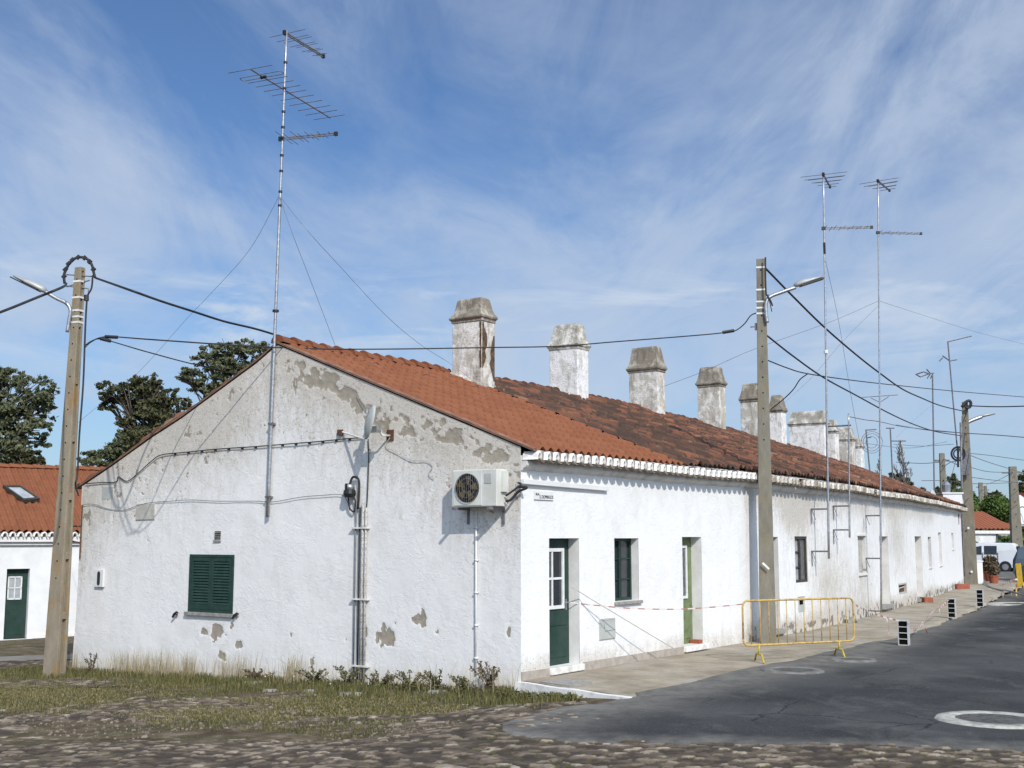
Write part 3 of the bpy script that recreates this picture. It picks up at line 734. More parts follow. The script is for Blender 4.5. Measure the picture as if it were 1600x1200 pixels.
# window 1
s0,s1,z0,z1=O['w1']; d=.16
mb=MB(); frame(mb,s0,s1,z0,z1,.05,-d-.05,-d+.02); mid_=(s0+s1)/2; rect(mb,mid_-.025,mid_+.025,z0+.05,z1-.05,-d-.03,-d+.022)
for zz_ in (.34,.67): rect(mb,s0+.05,s1-.05,z0+(z1-z0)*zz_-.012,z0+(z1-z0)*zz_+.012,-d-.03,-d+.01)
wn=mb.build('window',M['dark_green'],house)
mb=MB(); rect(mb,s0+.03,s1-.03,z0+.03,z1-.03,-d-.03,-d-.015); mb.build('pane',M['glass_dark'],wn)
mb=MB(); rect(mb,s0-.03,s1+.05,z0-.055,z0-.003,-d,.06); mb.build('sill',M['stone'],wn,bevel=.006)
# door 2 lime
s0,s1,z0,z1=O['d2']; d=.22
mb=MB(); rect(mb,s0,s1,z0,z1,-d-.05,-d); rect(mb,s0+.08,s1-.08,z0+.1,z0+.7,-d,-d+.012)
door=mb.build('door',M['lime_paint'],house,bevel=.004); door['label']='worn light green door with one tall white-framed pane'
mb=MB(); frame(mb,s0+.03,s0+(s1-s0)*.72,z0+.86,z1-.16,.05,-d,-d+.03); mb.build('window_frame',M['frame_white'],door)
mb=MB(); rect(mb,s0+.07,s0+(s1-s0)*.72-.04,z0+.9,z1-.2,-d,-d+.01); mb.build('pane',simple('pane_grey',(.14,.15,.14),(.06,.065,.06),rough=.2,scale=9),door)
mb=MB(); mb.tube([P(-d,s1-.1,z0+.72),P(-d+.05,s1-.1,z0+.72),P(-d+.05,s1-.1,z0+.60)],.012,8); mb.build('handle',M['steel'],door)
mb=MB(); rect(mb,s0-.06,s1+.08,z0-.10,z0+.002,-d,.10); mb.build('doorstep',M['white_trim'],house,bevel=.012)
mb=MB(); rect(mb,s1-.16,s1-.005,z0+.003,z0+.07,-d+.02,-.01); mb.build('brick',M['terracotta'],house)
# door 3, 4, 5
for k,mt,nm in (('d3',M['dark_brown'],'door'),('d4',M['beige_board'],'door'),('d5',M['beige_board'],'door')):
    s0,s1,z0,z1=O[k]; d=D_[k]
    mb=MB(); rect(mb,s0,s1,z0,z1,-d-.05,-d); rect(mb,s0+.1,s1-.1,z0+.15,z0+.9,-d,-d+.015); rect(mb,s0+.1,s1-.1,z0+1.02,z1-.12,-d,-d+.015)
    dr=mb.build(nm,mt,house)
    mb=MB(); mb.tube([P(-d,s1-.08,z0+1),P(-d+.05,s1-.08,z0+1),P(-d+.05,s1-.18,z0+1)],.012,6); mb.build('handle',M['steel'],dr)
    mb=MB(); rect(mb,s0-.05,s1+.08,z0-.10,z0+.002,-d,.10); mb.build('doorstep',M['stone'],house,bevel=.01)
# window 2: dark louvred
s0,s1,z0,z1=O['w2']; d=.07
mb=MB(); frame(mb,s0,s1,z0,z1,.06,-d-.03,-d+.05); mid_=s0+(s1-s0)*.5; rect(mb,mid_-.03,mid_+.03,z0+.06,z1-.06,-d-.02,-d+.04)
for q_ in (.33,.66): rect(mb,s0+.06,mid_-.03,z0+(z1-z0)*q_-.015,z0+(z1-z0)*q_+.015,-d-.02,-d+.03)
wn=mb.build('window',M['dark_brown'],house); wn['label']='dark brown framed window with shutters ajar'
mb=MB(); rect(mb,s0+.04,mid_,z0+.05,z1-.05,-d-.03,-d-.01); mb.build('pane',M['glass_curtain'],wn)
mb=MB(); rect(mb,mid_,s1-.04,z0+.05,z1-.05,-d-.03,-d+.005); mb.build('shutter',M['dull_steel'],wn)
# window 3: boarded pale shutter
s0,s1,z0,z1=O['w3']; d=.10
mb=MB(); rect(mb,s0,s1,z0,z1,-d-.03,-d)
for i in range(5): rect(mb,s0+.03+i*(s1-s0-.06)/5,s0+.015+(i+1)*(s1-s0-.06)/5,z0+.05,z1-.06,-d,-d+.012)
wn=mb.build('window',M['beige_board'],house); wn['label']='pale boarded-up window with cracked sill'
mb=MB(); rect(mb,s0-.05,s1+.05,z0-.06,z0-.003,-d,.05); mb.build('sill',M['cornice'],wn,bevel=.01); mb=MB(); rect(mb,s0-.06,s1+.06,z1+.003,z1+.06,-d,.03); mb.build('lintel',M['cornice'],wn,bevel=.01)
for k,mt in (('w4',M['black']),('w5',M['beige_board']),('w6',M['beige_board'])):
    s0,s1,z0,z1=O[k]; d=D_[k]
    mb=MB(); rect(mb,s0,s1,z0,z1,-d-.03,-d); frame(mb,s0,s1,z0,z1,.05,-d,-d+.03); wn=mb.build('window',mt,house)
    mb=MB(); rect(mb,s0-.03,s1+.03,z0-.05,z0-.003,-d,.04); mb.build('sill',M['white_trim'],wn)
# meter boxes
s0,s1,z0,z1=O['m2']; mb=MB(); rect(mb,s0,s1,z0,z1,-.06,-.01); bx=mb.build('meter_box',M['grey_box'],house)
mb=MB(); rect(mb,s0+.12,s1-.12,(z0+z1)/2,z1-.05,-.01,-.004); mb.build('opening',M['black_hole'],bx)
s0,s1,z0,z1=O['m3']; mb=MB(); rect(mb,s0,s1,z0,z1,-.10,-.07); bx=mb.build('meter_box',M['rust'],house); bx['label']='rusty open meter niche'
mb=MB(); frame(mb,s0,s1,z0,z1,.05,-.07,.0); mb.tube([P(-.05,s0+.1,z0+.05),P(-.03,s0+.2,z1-.15),P(-.05,s1-.15,z0+.2)],.02,6); mb.build('niche_frame',M['beige_board'],bx)
s0,s1,z0,z1=op(935.5,960,966,999); mb=MB(); rect(mb,s0,s1,z0,z1,-.01,.02); bx=mb.build('meter_box',M['grey_box'],house,bevel=.004); bx['label']='plain pale grey meter door between the dark green door and the window'
mb=MB(); frame(mb,s0+.012,s1-.012,z0+.012,z1-.012,.015,.02,.026); mb.tube([P(.03,s0+.14,z1-.08),P(.03,s0+.16,z1-.20),P(.03,s1-.05,z1-.19)],.006,5); mb.build('rim',M['grey_box'],bx)
# ---- gable window with louvred shutters
f=lambda w_,z,o:GP(w_,z,o)
def grect(mb,w0,w1,z0,z1,o0,o1): 
    return mb.hexa([GP(w0,z0,o0),GP(w1,z0,o0),GP(w1,z0,o1),GP(w0,z0,o1),GP(w0,z1,o0),GP(w1,z1,o0),GP(w1,z1,o1),GP(w0,z1,o1)])
w0,w1,z0,z1=win
mb=MB(); grect(mb,w0,w0+.05,z0,z1,-.08,.025); grect(mb,w1-.05,w1,z0,z1,-.08,.025); grect(mb,w0+.05,w1-.05,z1-.05,z1,-.08,.025); grect(mb,w0+.05,w1-.05,z0,z0+.05,-.08,.025)
wn=mb.build('window',M['shutter_green'],house); wn['label']='window closed by two green louvred shutters'
for a,b in ((w0+.052,(w0+w1)/2-.003),((w0+w1)/2+.003,w1-.052)):
    mb=MB(); zz0,zz1=z0+.055,z1-.055; t=.06
    grect(mb,a,a+t,zz0,zz1,-.02,.018); grect(mb,b-t,b,zz0,zz1,-.02,.018); grect(mb,a+t,b-t,zz0,zz0+.09,-.02,.018); grect(mb,a+t,b-t,zz1-.07,zz1,-.02,.018)
    n=15; h=(zz1-zz0-.16)/n
    for i in range(n):
        zb_=zz0+.09+i*h
        mb.hexa([GP(a+t,zb_,.012),GP(b-t,zb_,.012),GP(b-t,zb_+.008,.018),GP(a+t,zb_+.008,.018),GP(a+t,zb_+h*1.0,-.018),GP(b-t,zb_+h*1.0,-.018),GP(b-t,zb_+h*1.0+.008,-.012),GP(a+t,zb_+h*1.0+.008,-.012)])
    mb.build('shutter',M['shutter_green'],wn)
mb=MB(); grect(mb,w0-.04,w1+.06,z0-.065,z0-.003,-.05,.07); mb.build('sill',M['stone'],wn,bevel=.006)
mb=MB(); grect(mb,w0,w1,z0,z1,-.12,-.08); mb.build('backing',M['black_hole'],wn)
for (x,y) in ((277,960),(371,962)):
    a,b=gw(x,y); mb=MB(); mb.tube([GP(a,b,0),GP(a,b,.07)],.013,6); mb.tube([GP(a+.05,b-.05,.07),GP(a,b,.075),GP(a-.06,b+.05,.07),GP(a-.09,b+.03,.06)],[.02,.03,.02,.02],6)
    mb.build('shutter_catch',M['black'],wn)
# vents, boxes on the gable
def gpx(x0,x1,y0,y1): 
    wa,_=gw(x0,(y0+y1)/2); wb,_=gw(x1,(y0+y1)/2); zt=gw((x0+x1)/2,y0)[1]; zb=gw((x0+x1)/2,y1)[1]; return (wb,wa,zb,zt)
a=gpx(336,345,830,844); mb=MB(); grect(mb,*a,-.01,.006); vb=mb.build('vent',M['black_hole'],house)
mb=MB(); 
for i in range(5): grect(mb,a[0],a[1],a[2]+(a[3]-a[2])*i/5,a[2]+(a[3]-a[2])*(i/5+.09),.006,.02)
grect(mb,a[0]-.02,a[1]+.02,a[2]-.03,a[2]-.002,0,.03); mb.build('louvre',M['stone'],vb)
a=gpx(214,243,787,812); mb=MB(); grect(mb,*a,0,.03); vb=mb.build('cover_plate',M['beige_board'],house,bevel=.004)
a=gpx(160,177,761,780); mb=MB(); grect(mb,*a,-.01,.012); mb.build('cover_plate',M['grey_box'],house)
a=gpx(151,164,890,917); mb=MB(); grect(mb,*a,0,.05); vb=mb.build('meter_box',M['clean_white'],house,bevel=.005); vb['label']='small white meter box with a rounded window'
mb=MB(); cw,cz=(a[0]+a[1])/2,(a[2]+a[3])/2; mb.prism([GP(cw+x,cz+z,.051) for x,z in rrect(.045,.14,.044)],G*.006); mb.build('meter_window',M['glass_dark'],vb)
SN=5.0
# ---- roofs as tile height fields
def roofmesh(name,s0,s1,w0,w1,ds,dw,kind,mat,side=1):
    ns=int((s1-s0)/ds)+1; nw=int((w1-w0)/dw)+1
    sv=np.linspace(s0,s1,ns); wv=np.linspace(w0,w1,nw)
    Sg,Wg=np.meshgrid(sv,wv,indexing='ij'); s=Sg.ravel(); w_=Wg.ravel()
    if side==1: zr=EZ+(w_+EO)*MS
    else: zr=np.interp(w_,bk_w,bk_z)
    t=(w_-w0) if side==1 else (w1-w_)         # distance up from the eave
    if kind=='new':
        pit,co=.225,.36; c=np.floor(s/pit); ph=s/pit-c
        k=np.floor(t/co); fr=t/co-k; edge_=.0
        h=(.034*np.cos(2*math.pi*ph)+.030*(1-fr)-.085*((fr>.84)&(np.cos(2*math.pi*ph)>.1))*(s>.15))*sstep(-.05,.12,s)
        tone=.62+.45*(vnoise(c*1.,k*1.,3)-.5)+.2*(fbm(s,w_,3,2)-.5)
    else:
        pit,co=.205,.34; c=np.floor(s/pit+.12*np.sin(t*2+s*.6)*0); ph=s/pit-np.floor(s/pit); c=np.floor(s/pit)
        jit=(vnoise(c,c*0+3,11)-.5)*.30; k=np.floor((t+jit)/co); fr=(t+jit)/co-k
        r1=vnoise(c,k,21); r2=vnoise(c,k,22)
        arch=np.abs(np.cos(math.pi*(ph-.5+.14*(r1-.5))))**.7
        h=.092*arch+.040*(1-fr)*(.5+r2)+.03*(r1-.5)*arch+.05*(fbm(s*.5,w_*.7,3,30)-.5)
        h=h-.05*((fr>.86)&(arch>.5)); big_=fbm(s*.22,w_*.45,4,33); tone=np.clip(-.06+.95*r1*r1+.75*(big_-.40)-.42*(arch<.45)-.22*sstep(14,6,s)*sstep(.35,.55,fbm(s*.6,w_*.8,3,66)),0,1)  # channels between tile columns toned down, painting the tile shadow lines
        h=h+.05*(fbm(s*.9,w_*1.1,3,31)-.5)
        slip=vnoise(c,k,29)>.965; h=np.where(slip,h-.03,h)*(.4+.6*sstep(SN,SN+.5,s) if side==1 else 1)*(sstep(-.06,.1,s) if side!=1 else 1); tone=np.where(slip,.05,tone)
    wr=-w_
    o_=np.interp(s,ok_s,ok_o)
    pos=c0[None]+Rn[None]*(wr+o_)[:,None]-Gn[None]*s[:,None]; pos[:,2]=zr+h*.95
    mb=MB(); mb.v=pos.tolist(); mb.uv=np.stack([s,w_],1)
    I,J=np.meshgrid(np.arange(ns-1),np.arange(nw-1),indexing='ij'); a=(I*nw+J).ravel()
    mb.f=np.stack([a,a+1,a+nw+1,a+nw],1).tolist() if side==1 else np.stack([a,a+1,a+nw+1,a+nw],1).tolist()
    return mb.build(name,mat,house,False,attrs={'tone':tone})
o=roofmesh('roof',-.035,SN,-EO,RW,.022,.024,'new',M['tile_new']); o['label']='newer smooth orange tiled roof by the gable'
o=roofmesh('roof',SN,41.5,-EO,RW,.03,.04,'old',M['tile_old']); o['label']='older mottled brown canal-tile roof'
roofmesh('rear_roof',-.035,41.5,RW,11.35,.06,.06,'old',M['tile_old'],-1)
# roof underside / verge strip
mb=MB()
for (wa,wb) in [(-EO,RW)]+list(zip(bk_w[:-1],bk_w[1:])):
    za,zb=roofz(wa),roofz(wb)
    for (d0,d1,sa,sb) in ((-.022,-.0,-.03,.14),):
        mb.hexa([P(-wa,sa,za+d0),P(-wa,sb,za+d0),P(-wb,sb,zb+d0),P(-wb,sa,zb+d0),P(-wa,sa,za+.012),P(-wa,sb,za+.012),P(-wb,sb,zb+.012),P(-wb,sa,zb+.012)])
mb.build('verge',M['verge_mortar'],house)
mb=MB()
for i in range(40):
    a=i*41.3/40; b=(i+1)*41.3/40
    mb.quad(P(EO-.01,a,EZ-.012),P(0,a,EZ+.08),P(0,b,EZ+.08),P(EO-.01,b,EZ-.012))
mb.build('soffit',M['cornice'],house)
# ridge tiles
def ridge(name,s0,s1,mat,step,rad,wob):
    mb=MB(); tone=[]
    s=s0; i=0
    while s<s1:
        L_=step; dz=wob*(random.random()-.5)
        n=7; 
        a0=len(mb.v)
        for e,(ss_,rr_) in enumerate(((s,rad*1.12),(s+L_*1.06,rad*.86))):
            for k in range(n+1):
                t=math.pi*k/n; mb.v.append(tuple(P(-RW+math.cos(t)*rr_*1.15,ss_,RZ-.03+dz+math.sin(t)*rr_+(.03 if e==0 else 0)))); 
        for k in range(n): mb.f.append((a0+k,a0+n+1+k,a0+n+2+k,a0+k+1))
        mb.f.append(tuple(a0+k for k in range(n+1)))
        tn=random.random(); tone+=[tn*.5+.25]*(2*(n+1))
        s+=L_; i+=1
    mb.uv=[(0,0)]*len(mb.v)
    mb.build(name,mat,house,False,attrs={'tone':tone})
ridge('ridge_tiles',-.02,SN-.2,M['tile_new'],.38,.13,.02)
ridge('ridge_tiles',SN+.3,41.3,M['tile_old'],.36,.115,.05)
# mortar between the roofs
mb=MB(); 
for i in range(24):
    w_=-.1+i*.22; zz_=roofz(w_)+.05; 
    if random.random()<.12 or w_>4.6:
        mb=MB(); mb.hexa([P(-w_,SN-.05,zz_-.03),P(-w_,SN+.12+.1*random.random(),zz_-.03),P(-w_-.2,SN+.1,zz_+.08),P(-w_-.2,SN-.06,zz_+.08),P(-w_,SN-.03,zz_+.03),P(-w_,SN+.08,zz_+.02),P(-w_-.2,SN+.08,zz_+.13),P(-w_-.2,SN-.04,zz_+.12)]); mb.build('mortar_patch',M['white_trim'],house)
# ---- eave: row of whitewashed arches and a cornice
mbA=MB(); mbC=MB(); mbB=MB(); s=.08; i=0
while s<41.3:
    old_=s>8.2
    rad=.068*(1+.08*(random.random()-.5)); n=8; th=.021+(.006*random.random()); ln=EO+.045+.02*random.random()-(.03*random.random() if old_ else 0)
    zc=3.325+.012*math.sin(s*.9)+(.012*(random.random()-.5)); 
    if not (old_ and random.random()<.05):
        for (r0,r1,mbx,ext) in ((rad,rad-th,mbC if old_ else mbA,ln),):
            a0=len(mbx.v)
            for e,rx in ((0,.02),(1,ext)):
                for rr_ in (r0,r1):
                    for k in range(n+1):
                        t=math.pi*k/n; mbx.v.append(tuple(P(rx,s+math.cos(t)*rr_,zc+math.sin(t)*rr_*2.0)))
            m_=n+1
            for k in range(n):
                mbx.f.append((a0+k,a0+k+1,a0+2*m_+k+1,a0+2*m_+k)); mbx.f.append((a0+m_+k,a0+3*m_+k,a0+3*m_+k+1,a0+m_+k+1))
                mbx.f.append((a0+2*m_+k,a0+2*m_+k+1,a0+3*m_+k+1,a0+3*m_+k))
            for k in (0,n): mbx.f.append((a0+k,a0+2*m_+k,a0+3*m_+k,a0+m_+k))
        pts=[P(ln-.07,s+math.cos(math.pi*k/n)*(rad-.01),zc+math.sin(math.pi*k/n)*(rad-.01)*2.0) for k in range(n+1)]
        mbB.poly(pts)
    # trough and plate between arches; mortar coloured dark to paint the gap shadow
    a0=len(mbB.v)
    for rx in (.02,ln-.02):
        for k in range(6):
            t=math.pi*(k/5); mbB.v.append(tuple(P(rx,s+.117+math.cos(t)*.082,zc+.02-math.sin(t)*.065)))
    for k in range(5): mbB.f.append((a0+k,a0+6+k,a0+7+k,a0+k+1))
    a0=len(mbB.v); fr_=ln-.05
    for k in range(7):
        t=math.pi*k/6; mbB.v.append(tuple(P(fr_,s+.1175+math.cos(t)*.07,zc+.02-.05*math.sin(t))))
    mbB.v.append(tuple(P(fr_,s+.06,zc+.13))); mbB.v.append(tuple(P(fr_,s+.175,zc+.13)))
    mbB.f.append((a0,a0+1,a0+2,a0+3,a0+4,a0+5,a0+6,a0+7,a0+8))
    s+=.235; i+=1
mbA.build('eave_tiles',M['white_trim'],house,True); mbC.build('eave_tiles',M['old_trim'],house,True); mbB.build('eave_mortar_shade',simple('eave_mortar_shade',(.27,.235,.19),(.15,.12,.095),rough=.95,scale=5,bst=.3),house)
mb=MB(); prof=[(0,3.165),(.025,3.168),(.03,3.185),(.055,3.205),(.09,3.225),(.105,3.25),(.105,3.315),(0,3.315)]
ns=166
for i in range(ns):
    s_=.0+41.25*i/(ns-1)
    for r,z in prof: mb.v.append(tuple(P(r,s_,z+.012*math.sin(s_*.9)+.004*math.sin(s_*5))))
m_=len(prof)
for i in range(ns-1):
    for k in range(m_-1): mb.f.append((i*m_+k,i*m_+k+1,(i+1)*m_+k+1,(i+1)*m_+k))
mb.f.append(tuple(range(m_)))
mb.build('cornice',M['cornice'],house)
# ---- chimneys
def chimney(nearpx,lx,rx,ycap,ytop,body,capm,label,round_=False,broken=False,depth=None,wn=4.75):
    s_,z_=sw(nearpx[0],nearpx[1],-wn); q=P(-wn,s_,min(z_,roofz(wn)+.02))
    print('chimney',round(s_,2),round(z_,2))
    dist=q.y
    # near corner q; width along -R to left px; depth along S to right px
    def solve(dirv,px):
        lo,hi=0.,3.
        for _ in range(40):
            m=(lo+hi)/2; p=q+dirv*m; yc=p.y*cp+(p.z-EYE)*sp; x=800+F*p.x/yc
            if dirv==-R:
                if x>px: lo=m
                else: hi=m
            else:
                if x<px: lo=m
                else: hi=m
        return lo
    wd=min(solve(-R,lx),1.6); dp=depth or min(max(solve(S,rx),.45),1.2)
    def zat(y): d=ray(nearpx[0],y); t=q.y/d[1]; return EYE+d[2]*t
    zc,zt=zat(ycap),zat(ytop); zb=q.z-.25
    t=MB(); 
    def ringv(mb,e,z,jit=0): 
        pts=[q+R*e-S*e,q-R*(wd+e)-S*e,q-R*(wd+e)+S*(dp+e),q+R*e+S*(dp+e)]
        for p in pts: mb.v.append((p.x+random.uniform(-jit,jit),p.y+random.uniform(-jit,jit),z+random.uniform(-jit,jit)))
    def loft(mb,prof,jit=0):
        for e,z in prof: ringv(mb,e,z,jit)
        for i in range(len(prof)-1):
            for k in range(4):
                k2=(k+1)%4; mb.f.append((i*4+k,i*4+k2,(i+1)*4+k2,(i+1)*4+k))
        mb.f.append(tuple(4*(len(prof)-1)+k for k in range(4))); mb.f.append((3,2,1,0))
    n=8; prof=[(.006*random.uniform(-1,1)*(i>0 and 1),zb+(zc-.06-zb)*i/n) for i in range(n+1)]
    loft(t,prof,.004); ch=t.build('chimney',body,house,bevel=.02); ch['label']=label
    t=MB(); sc_=min(wd,dp); H=zt-zc
    kk=min(1,sc_/.7); prof=[(.0,zc-.102),(.015,zc-.10),(.018,zc-.05),(.050,zc-.02),(.058,zc+.015),(.035,zc+H*.10),(.0,zc+H*.24),(-.045*kk,zc+H*.45),(-.075*kk,zc+H*.68),(-.10*kk,zc+H*.90),(-.125*kk,zc+H*.97),(-.17*kk,zt)]
    loft(t,prof,.008); t.build('chimney_cap',capm,ch,False,bevel=.012)
    if broken:
        for (fa,fb,za,zb_,side) in ((-.05,.09,.28,.92,0),(.10,.03,.15,.75,1)):
            mbx=MB(); zs=zb+(zc-zb)
            n=9; L_=[];R_=[]
            for i in range(n):
                z=q.z+(zc-q.z)*(1-(za+(zb_-za)*i/(n-1))) if False else q.z+(zc-q.z)*(.30+.62*i/(n-1))
                wdt=.12*math.sin(math.pi*(i+.6)/(n+.2))*random.uniform(.6,1.3)
                if side==0: base_=q+S*(.02)+R*.010; L_.append(base_+S*(.0)+Z*(z-q.z)); R_.append(base_+S*(wdt*1.4)+Z*(z-q.z))
                else: base_=q+S*(dp-.02)+R*.012; L_.append(base_-S*wdt*1.4+Z*(z-q.z-.25)); R_.append(base_+Z*(z-q.z-.25))
            for i in range(n-1): mbx.quad(L_[i],R_[i],R_[i+1],L_[i+1])
            if side==0:
                for i in range(n-1):
                    wd0=random.uniform(.02,.05)
                    mbx.quad(q-S*.012+Z*(L_[i].z-q.z)-R*wd0,q-S*.012+R*.01+Z*(L_[i].z-q.z),q-S*.012+R*.01+Z*(L_[i+1].z-q.z),q-S*.012-R*wd0+Z*(L_[i+1].z-q.z))
            mbx.build('exposed_brick',M['exposed_brick'],ch)
    # mortar skirt
    mbx=MB(); e=.05
    for a,b in (((.0,-.0),(-1,-0)),):
        pass
    pts=[q+R*.04-S*.05,q-R*(wd+.03)-S*.05,q-R*(wd+.03)+S*(dp+.03),q+R*.04+S*(dp+.03)]
    pin=[q,q-R*wd,q-R*wd+S*dp,q+S*dp]
    for i in range(4):
        a,b=pts[i],pts[(i+1)%4]; c,d=pin[(i+1)%4],pin[i]
        za=lambda p:(roofh(p.x,p.y) if roofh(p.x,p.y)>0 else q.z)
        mbx.quad((a.x,a.y,za(a)+.03),(b.x,b.y,za(b)+.03),(c.x,c.y,za(c)+.10),(d.x,d.y,za(d)+.10))
    mbx.build('flashing',M['chimney_cap_pale'],ch)
    return q,wd,dp,zt
CH=[]
CH.append(chimney((752,609),706,773,493,462,M['chimney_worn'],M['chimney_cap_old'],'first chimney, cracked open down its corner showing brown brick',broken=True,wn=4.35))
CH.append(chimney((903,632),859,920,538,503,M['chimney_white'],M['chimney_cap_pale'],'second chimney, clean white shaft under a grey cap'))
CH.append(chimney((1028,647),983,1038,574,539,M['chimney_worn'],M['chimney_cap_old'],'third chimney, mottled shaft under a dark cap'))
CH.append(chimney((1125,658),1091,1134,598,571,M['chimney_worn'],M['chimney_cap_old'],'fourth chimney, narrow with a crack, dark cap'))
CH.append(chimney((1192,668),1158,1200,622,597,M['chimney_worn'],M['chimney_cap_old'],'chimney partly behind the near right concrete pole'))
CH.append(chimney((1222,677),1203,1228,640,616,M['chimney_white'],M['chimney_cap_old'],'grey-capped chimney just right of the near right concrete pole'))
CH.append(chimney((1289,703),1234,1296,660,640,M['chimney_white'],M['chimney_cap_pale'],'wide chimney behind the first tall antenna mast'))
CH.append(chimney((1306,706),1293,1310,673,655,M['chimney_white'],M['chimney_cap_pale'],'narrow white chimney just past the wide one'))
CH.append(chimney((1332,716),1310,1338,686,667,M['chimney_worn'],M['chimney_cap_pale'],'yellowish worn chimney by the short antenna mast'))
CH.append(chimney((1346,722),1337,1349,697,684,M['chimney_white'],M['chimney_cap_pale'],'last white chimney before the bare tree'))
# ================================================================ THINGS ON THE GABLE
def wire(name,label,cat,pts,rad,mat=None,group=None,n=6,raw=False):
    pts=[at(*p) for p in pts] if not raw else pts
    mb=MB(); mb.tube(spline(pts,n),rad,5); o=mb.build(name,mat or M['cable'],None,True); return tag(o,label,cat,group)
# air conditioner
wa,za=gw(706,792,.34); wb,_=gw(776,792,.34); zt=gw(706,735,.34)[1]
ac=thing('air_conditioner',tuple(GP((wa+wb)/2,za,.05)),'off-white air conditioner outdoor unit with round fan grille on the gable wall','air conditioner')
mb=MB(); grect(mb,wb,wa,za,zt,.06,.34); mb.build('casing',M['ac_white'],ac,bevel=.012)
fc=wa-(wa-wb)*.36; fz=(za+zt)/2; fr_=.225
mb=MB(); grect(mb,fc-.27,fc+.27,za+.02,zt-.02,.34,.347); mb.build('front_panel',M['ac_white'],ac)
mb=MB(); mb.tube([GP(fc,fz,.345),GP(fc,fz,.350)],fr_,28); mb.build('fan_opening',M['black_hole'],ac)
mb=MB()
for k in range(5):
    a=k*2*math.pi/5+.4
    pts=[]
    for (rr_,da,o_) in ((.05,-.3,.352),(.19,-.25,.352),(.20,.35,.358),(.06,.45,.358)):
        pts.append(GP(fc+rr_*math.cos(a+da),fz+rr_*math.sin(a+da),o_))
    mb.prism(pts,G*.003)
mb.build('fan',M['brass'],ac)
mb=MB()
for k in range(-6,7): 
    h=math.sqrt(max(0,fr_**2-(k*.036)**2)); mb.tube([GP(fc+k*.036,fz-h,.368),GP(fc+k*.036,fz+h,.368)],.0035,4)
for rr_ in (.08,.15,fr_): mb.tube([GP(fc+rr_*math.cos(a*math.pi/12),fz+rr_*math.sin(a*math.pi/12),.37) for a in range(25)],.005,4)
mb.build('grille',M['dull_steel'],ac)
mb=MB(); grect(mb,wb+.10,wb+.23,zt-.22,zt-.07,.342,.348); mb.build('badge_plate',M['grey_box'],ac)
mb=MB(); grect(mb,wb-.05,wb-.0,za+.22,zt-.03,.10,.24); mb.build('side_cover',M['ac_white'],ac)
for wq in (wa-.08,wb+.10):
    mb=MB(); mb.box(GP(wq,za-.03,0),-R,G,Z,-.02,.02,0,.42,-.02,.02); mb.box(GP(wq,za-.05,.02),-R,G,Z,-.02,.02,-.01,.01,-.22,.02); mb.build('bracket',M['dull_steel'],ac)
mb=MB(); mb.tube(spline([GP(wb-.04,za+.08,.16),GP(wb-.12,za+.10,.13),GP(wb-.22,za+.22,.08),GP(wb-.36,za+.28,.05),GP(.02,za+.30,.04)],6),.022,6); mb.tube(spline([GP(wb-.04,za+.16,.16),GP(wb-.13,za+.22,.13),GP(wb-.25,za+.33,.06),GP(.02,za+.36,.04)],6),.016,6); mb.build('hose',M['cable'],ac)
# pipe trunking on the street wall
s0,z0=sw(817,752); s1,z1=sw(946,767)
mb=MB(); mb.hexa([P(0,.0,z0-.045),P(.07,.0,z0-.045),P(.07,s1,z0-.075),P(0,s1,z0-.075),P(0,.0,z0+.035),P(.07,.0,z0+.035),P(.07,s1,z0+.005),P(0,s1,z0+.005)])
o=mb.build('pipe_trunking',M['clean_white'],None,bevel=.008); tag(o,'white pipe trunking running along the street wall just under the eaves','trunking')
# vertical drain on gable below AC
a=gw(746,800); b=gw(745,1054)
mb=MB(); mb.tube([GP(a[0],a[1],.03),GP(a[0],b[1],.03)],.016,8)
for k in range(5): 
    z=a[1]+(b[1]-a[1])*(k+.5)/5; mb.box(GP(a[0],z,0),-R,G,Z,-.03,.03,0,.05,-.012,.012)
o=mb.build('drain_pipe',M['frame_white'],None,True); tag(o,'thin white vertical drain pipe below the air conditioner','pipe')
# conduits
cols=[(557,'cable_grey',.013),(563,'cable',.013),(568,'steel',.024),(573,'dull_steel',.022)]
for i,(x,mt,rad) in enumerate(cols):
    wq=gw(x,900)[0]; zt_=gw(x,785+(i%2)*8)[1]; zb_=gw(x,1062)[1]
    lab=['leftmost black conduit of the bundle on the gable','second black conduit of the bundle on the gable','thick pale metal conduit of the bundle on the gable','rightmost peeling grey conduit of the bundle on the gable'][i]
    mb=MB(); mb.tube([GP(wq,zb_,.035),GP(wq,(zb_+zt_)/2,.04),GP(wq,zt_,.035)],rad,8); 
    o=mb.build('conduit',M[mt] if i<2 else M['conduit_peel'],None,True); tag(o,lab,'conduit','conduits running up the gable')
for i,y in enumerate((825,936,1040)):
    w1_=gw(552,y)[0]; w0_=gw(578,y)[0]; z=gw(560,y)[1]
    mb=MB(); mb.box(GP((w1_+w0_)/2,z,0),-R,G,Z,-(w1_-w0_)/2,(w1_-w0_)/2,.0,.075,-.012,.012); o=mb.build('conduit_clamp',M['white_trim'],None); tag(o,'white clamp across the gable conduits, '+['topmost of three','middle of three','lowest of three'][i],'clamp','conduit clamps')
a,b=gw(552,768)
jb=thing('junction_box',tuple(GP(a,b-.1,.0)),'black and silver cylindrical cable joint above the gable conduits','cable joint')
mb=MB(); mb.tube([GP(a,b+.02,.09),GP(a,b+.12,.09)],.085,14); mb.build('canister',M['steel'],jb,True)
mb=MB(); mb.tube([GP(a,b-.10,.09),GP(a,b-.04,.09),GP(a,b+.02,.09)],[.085,.11,.10],14); grect(mb,a-.02,a+.02,b+.0,b+.13,.09,.185); mb.build('base',M['black'],jb)
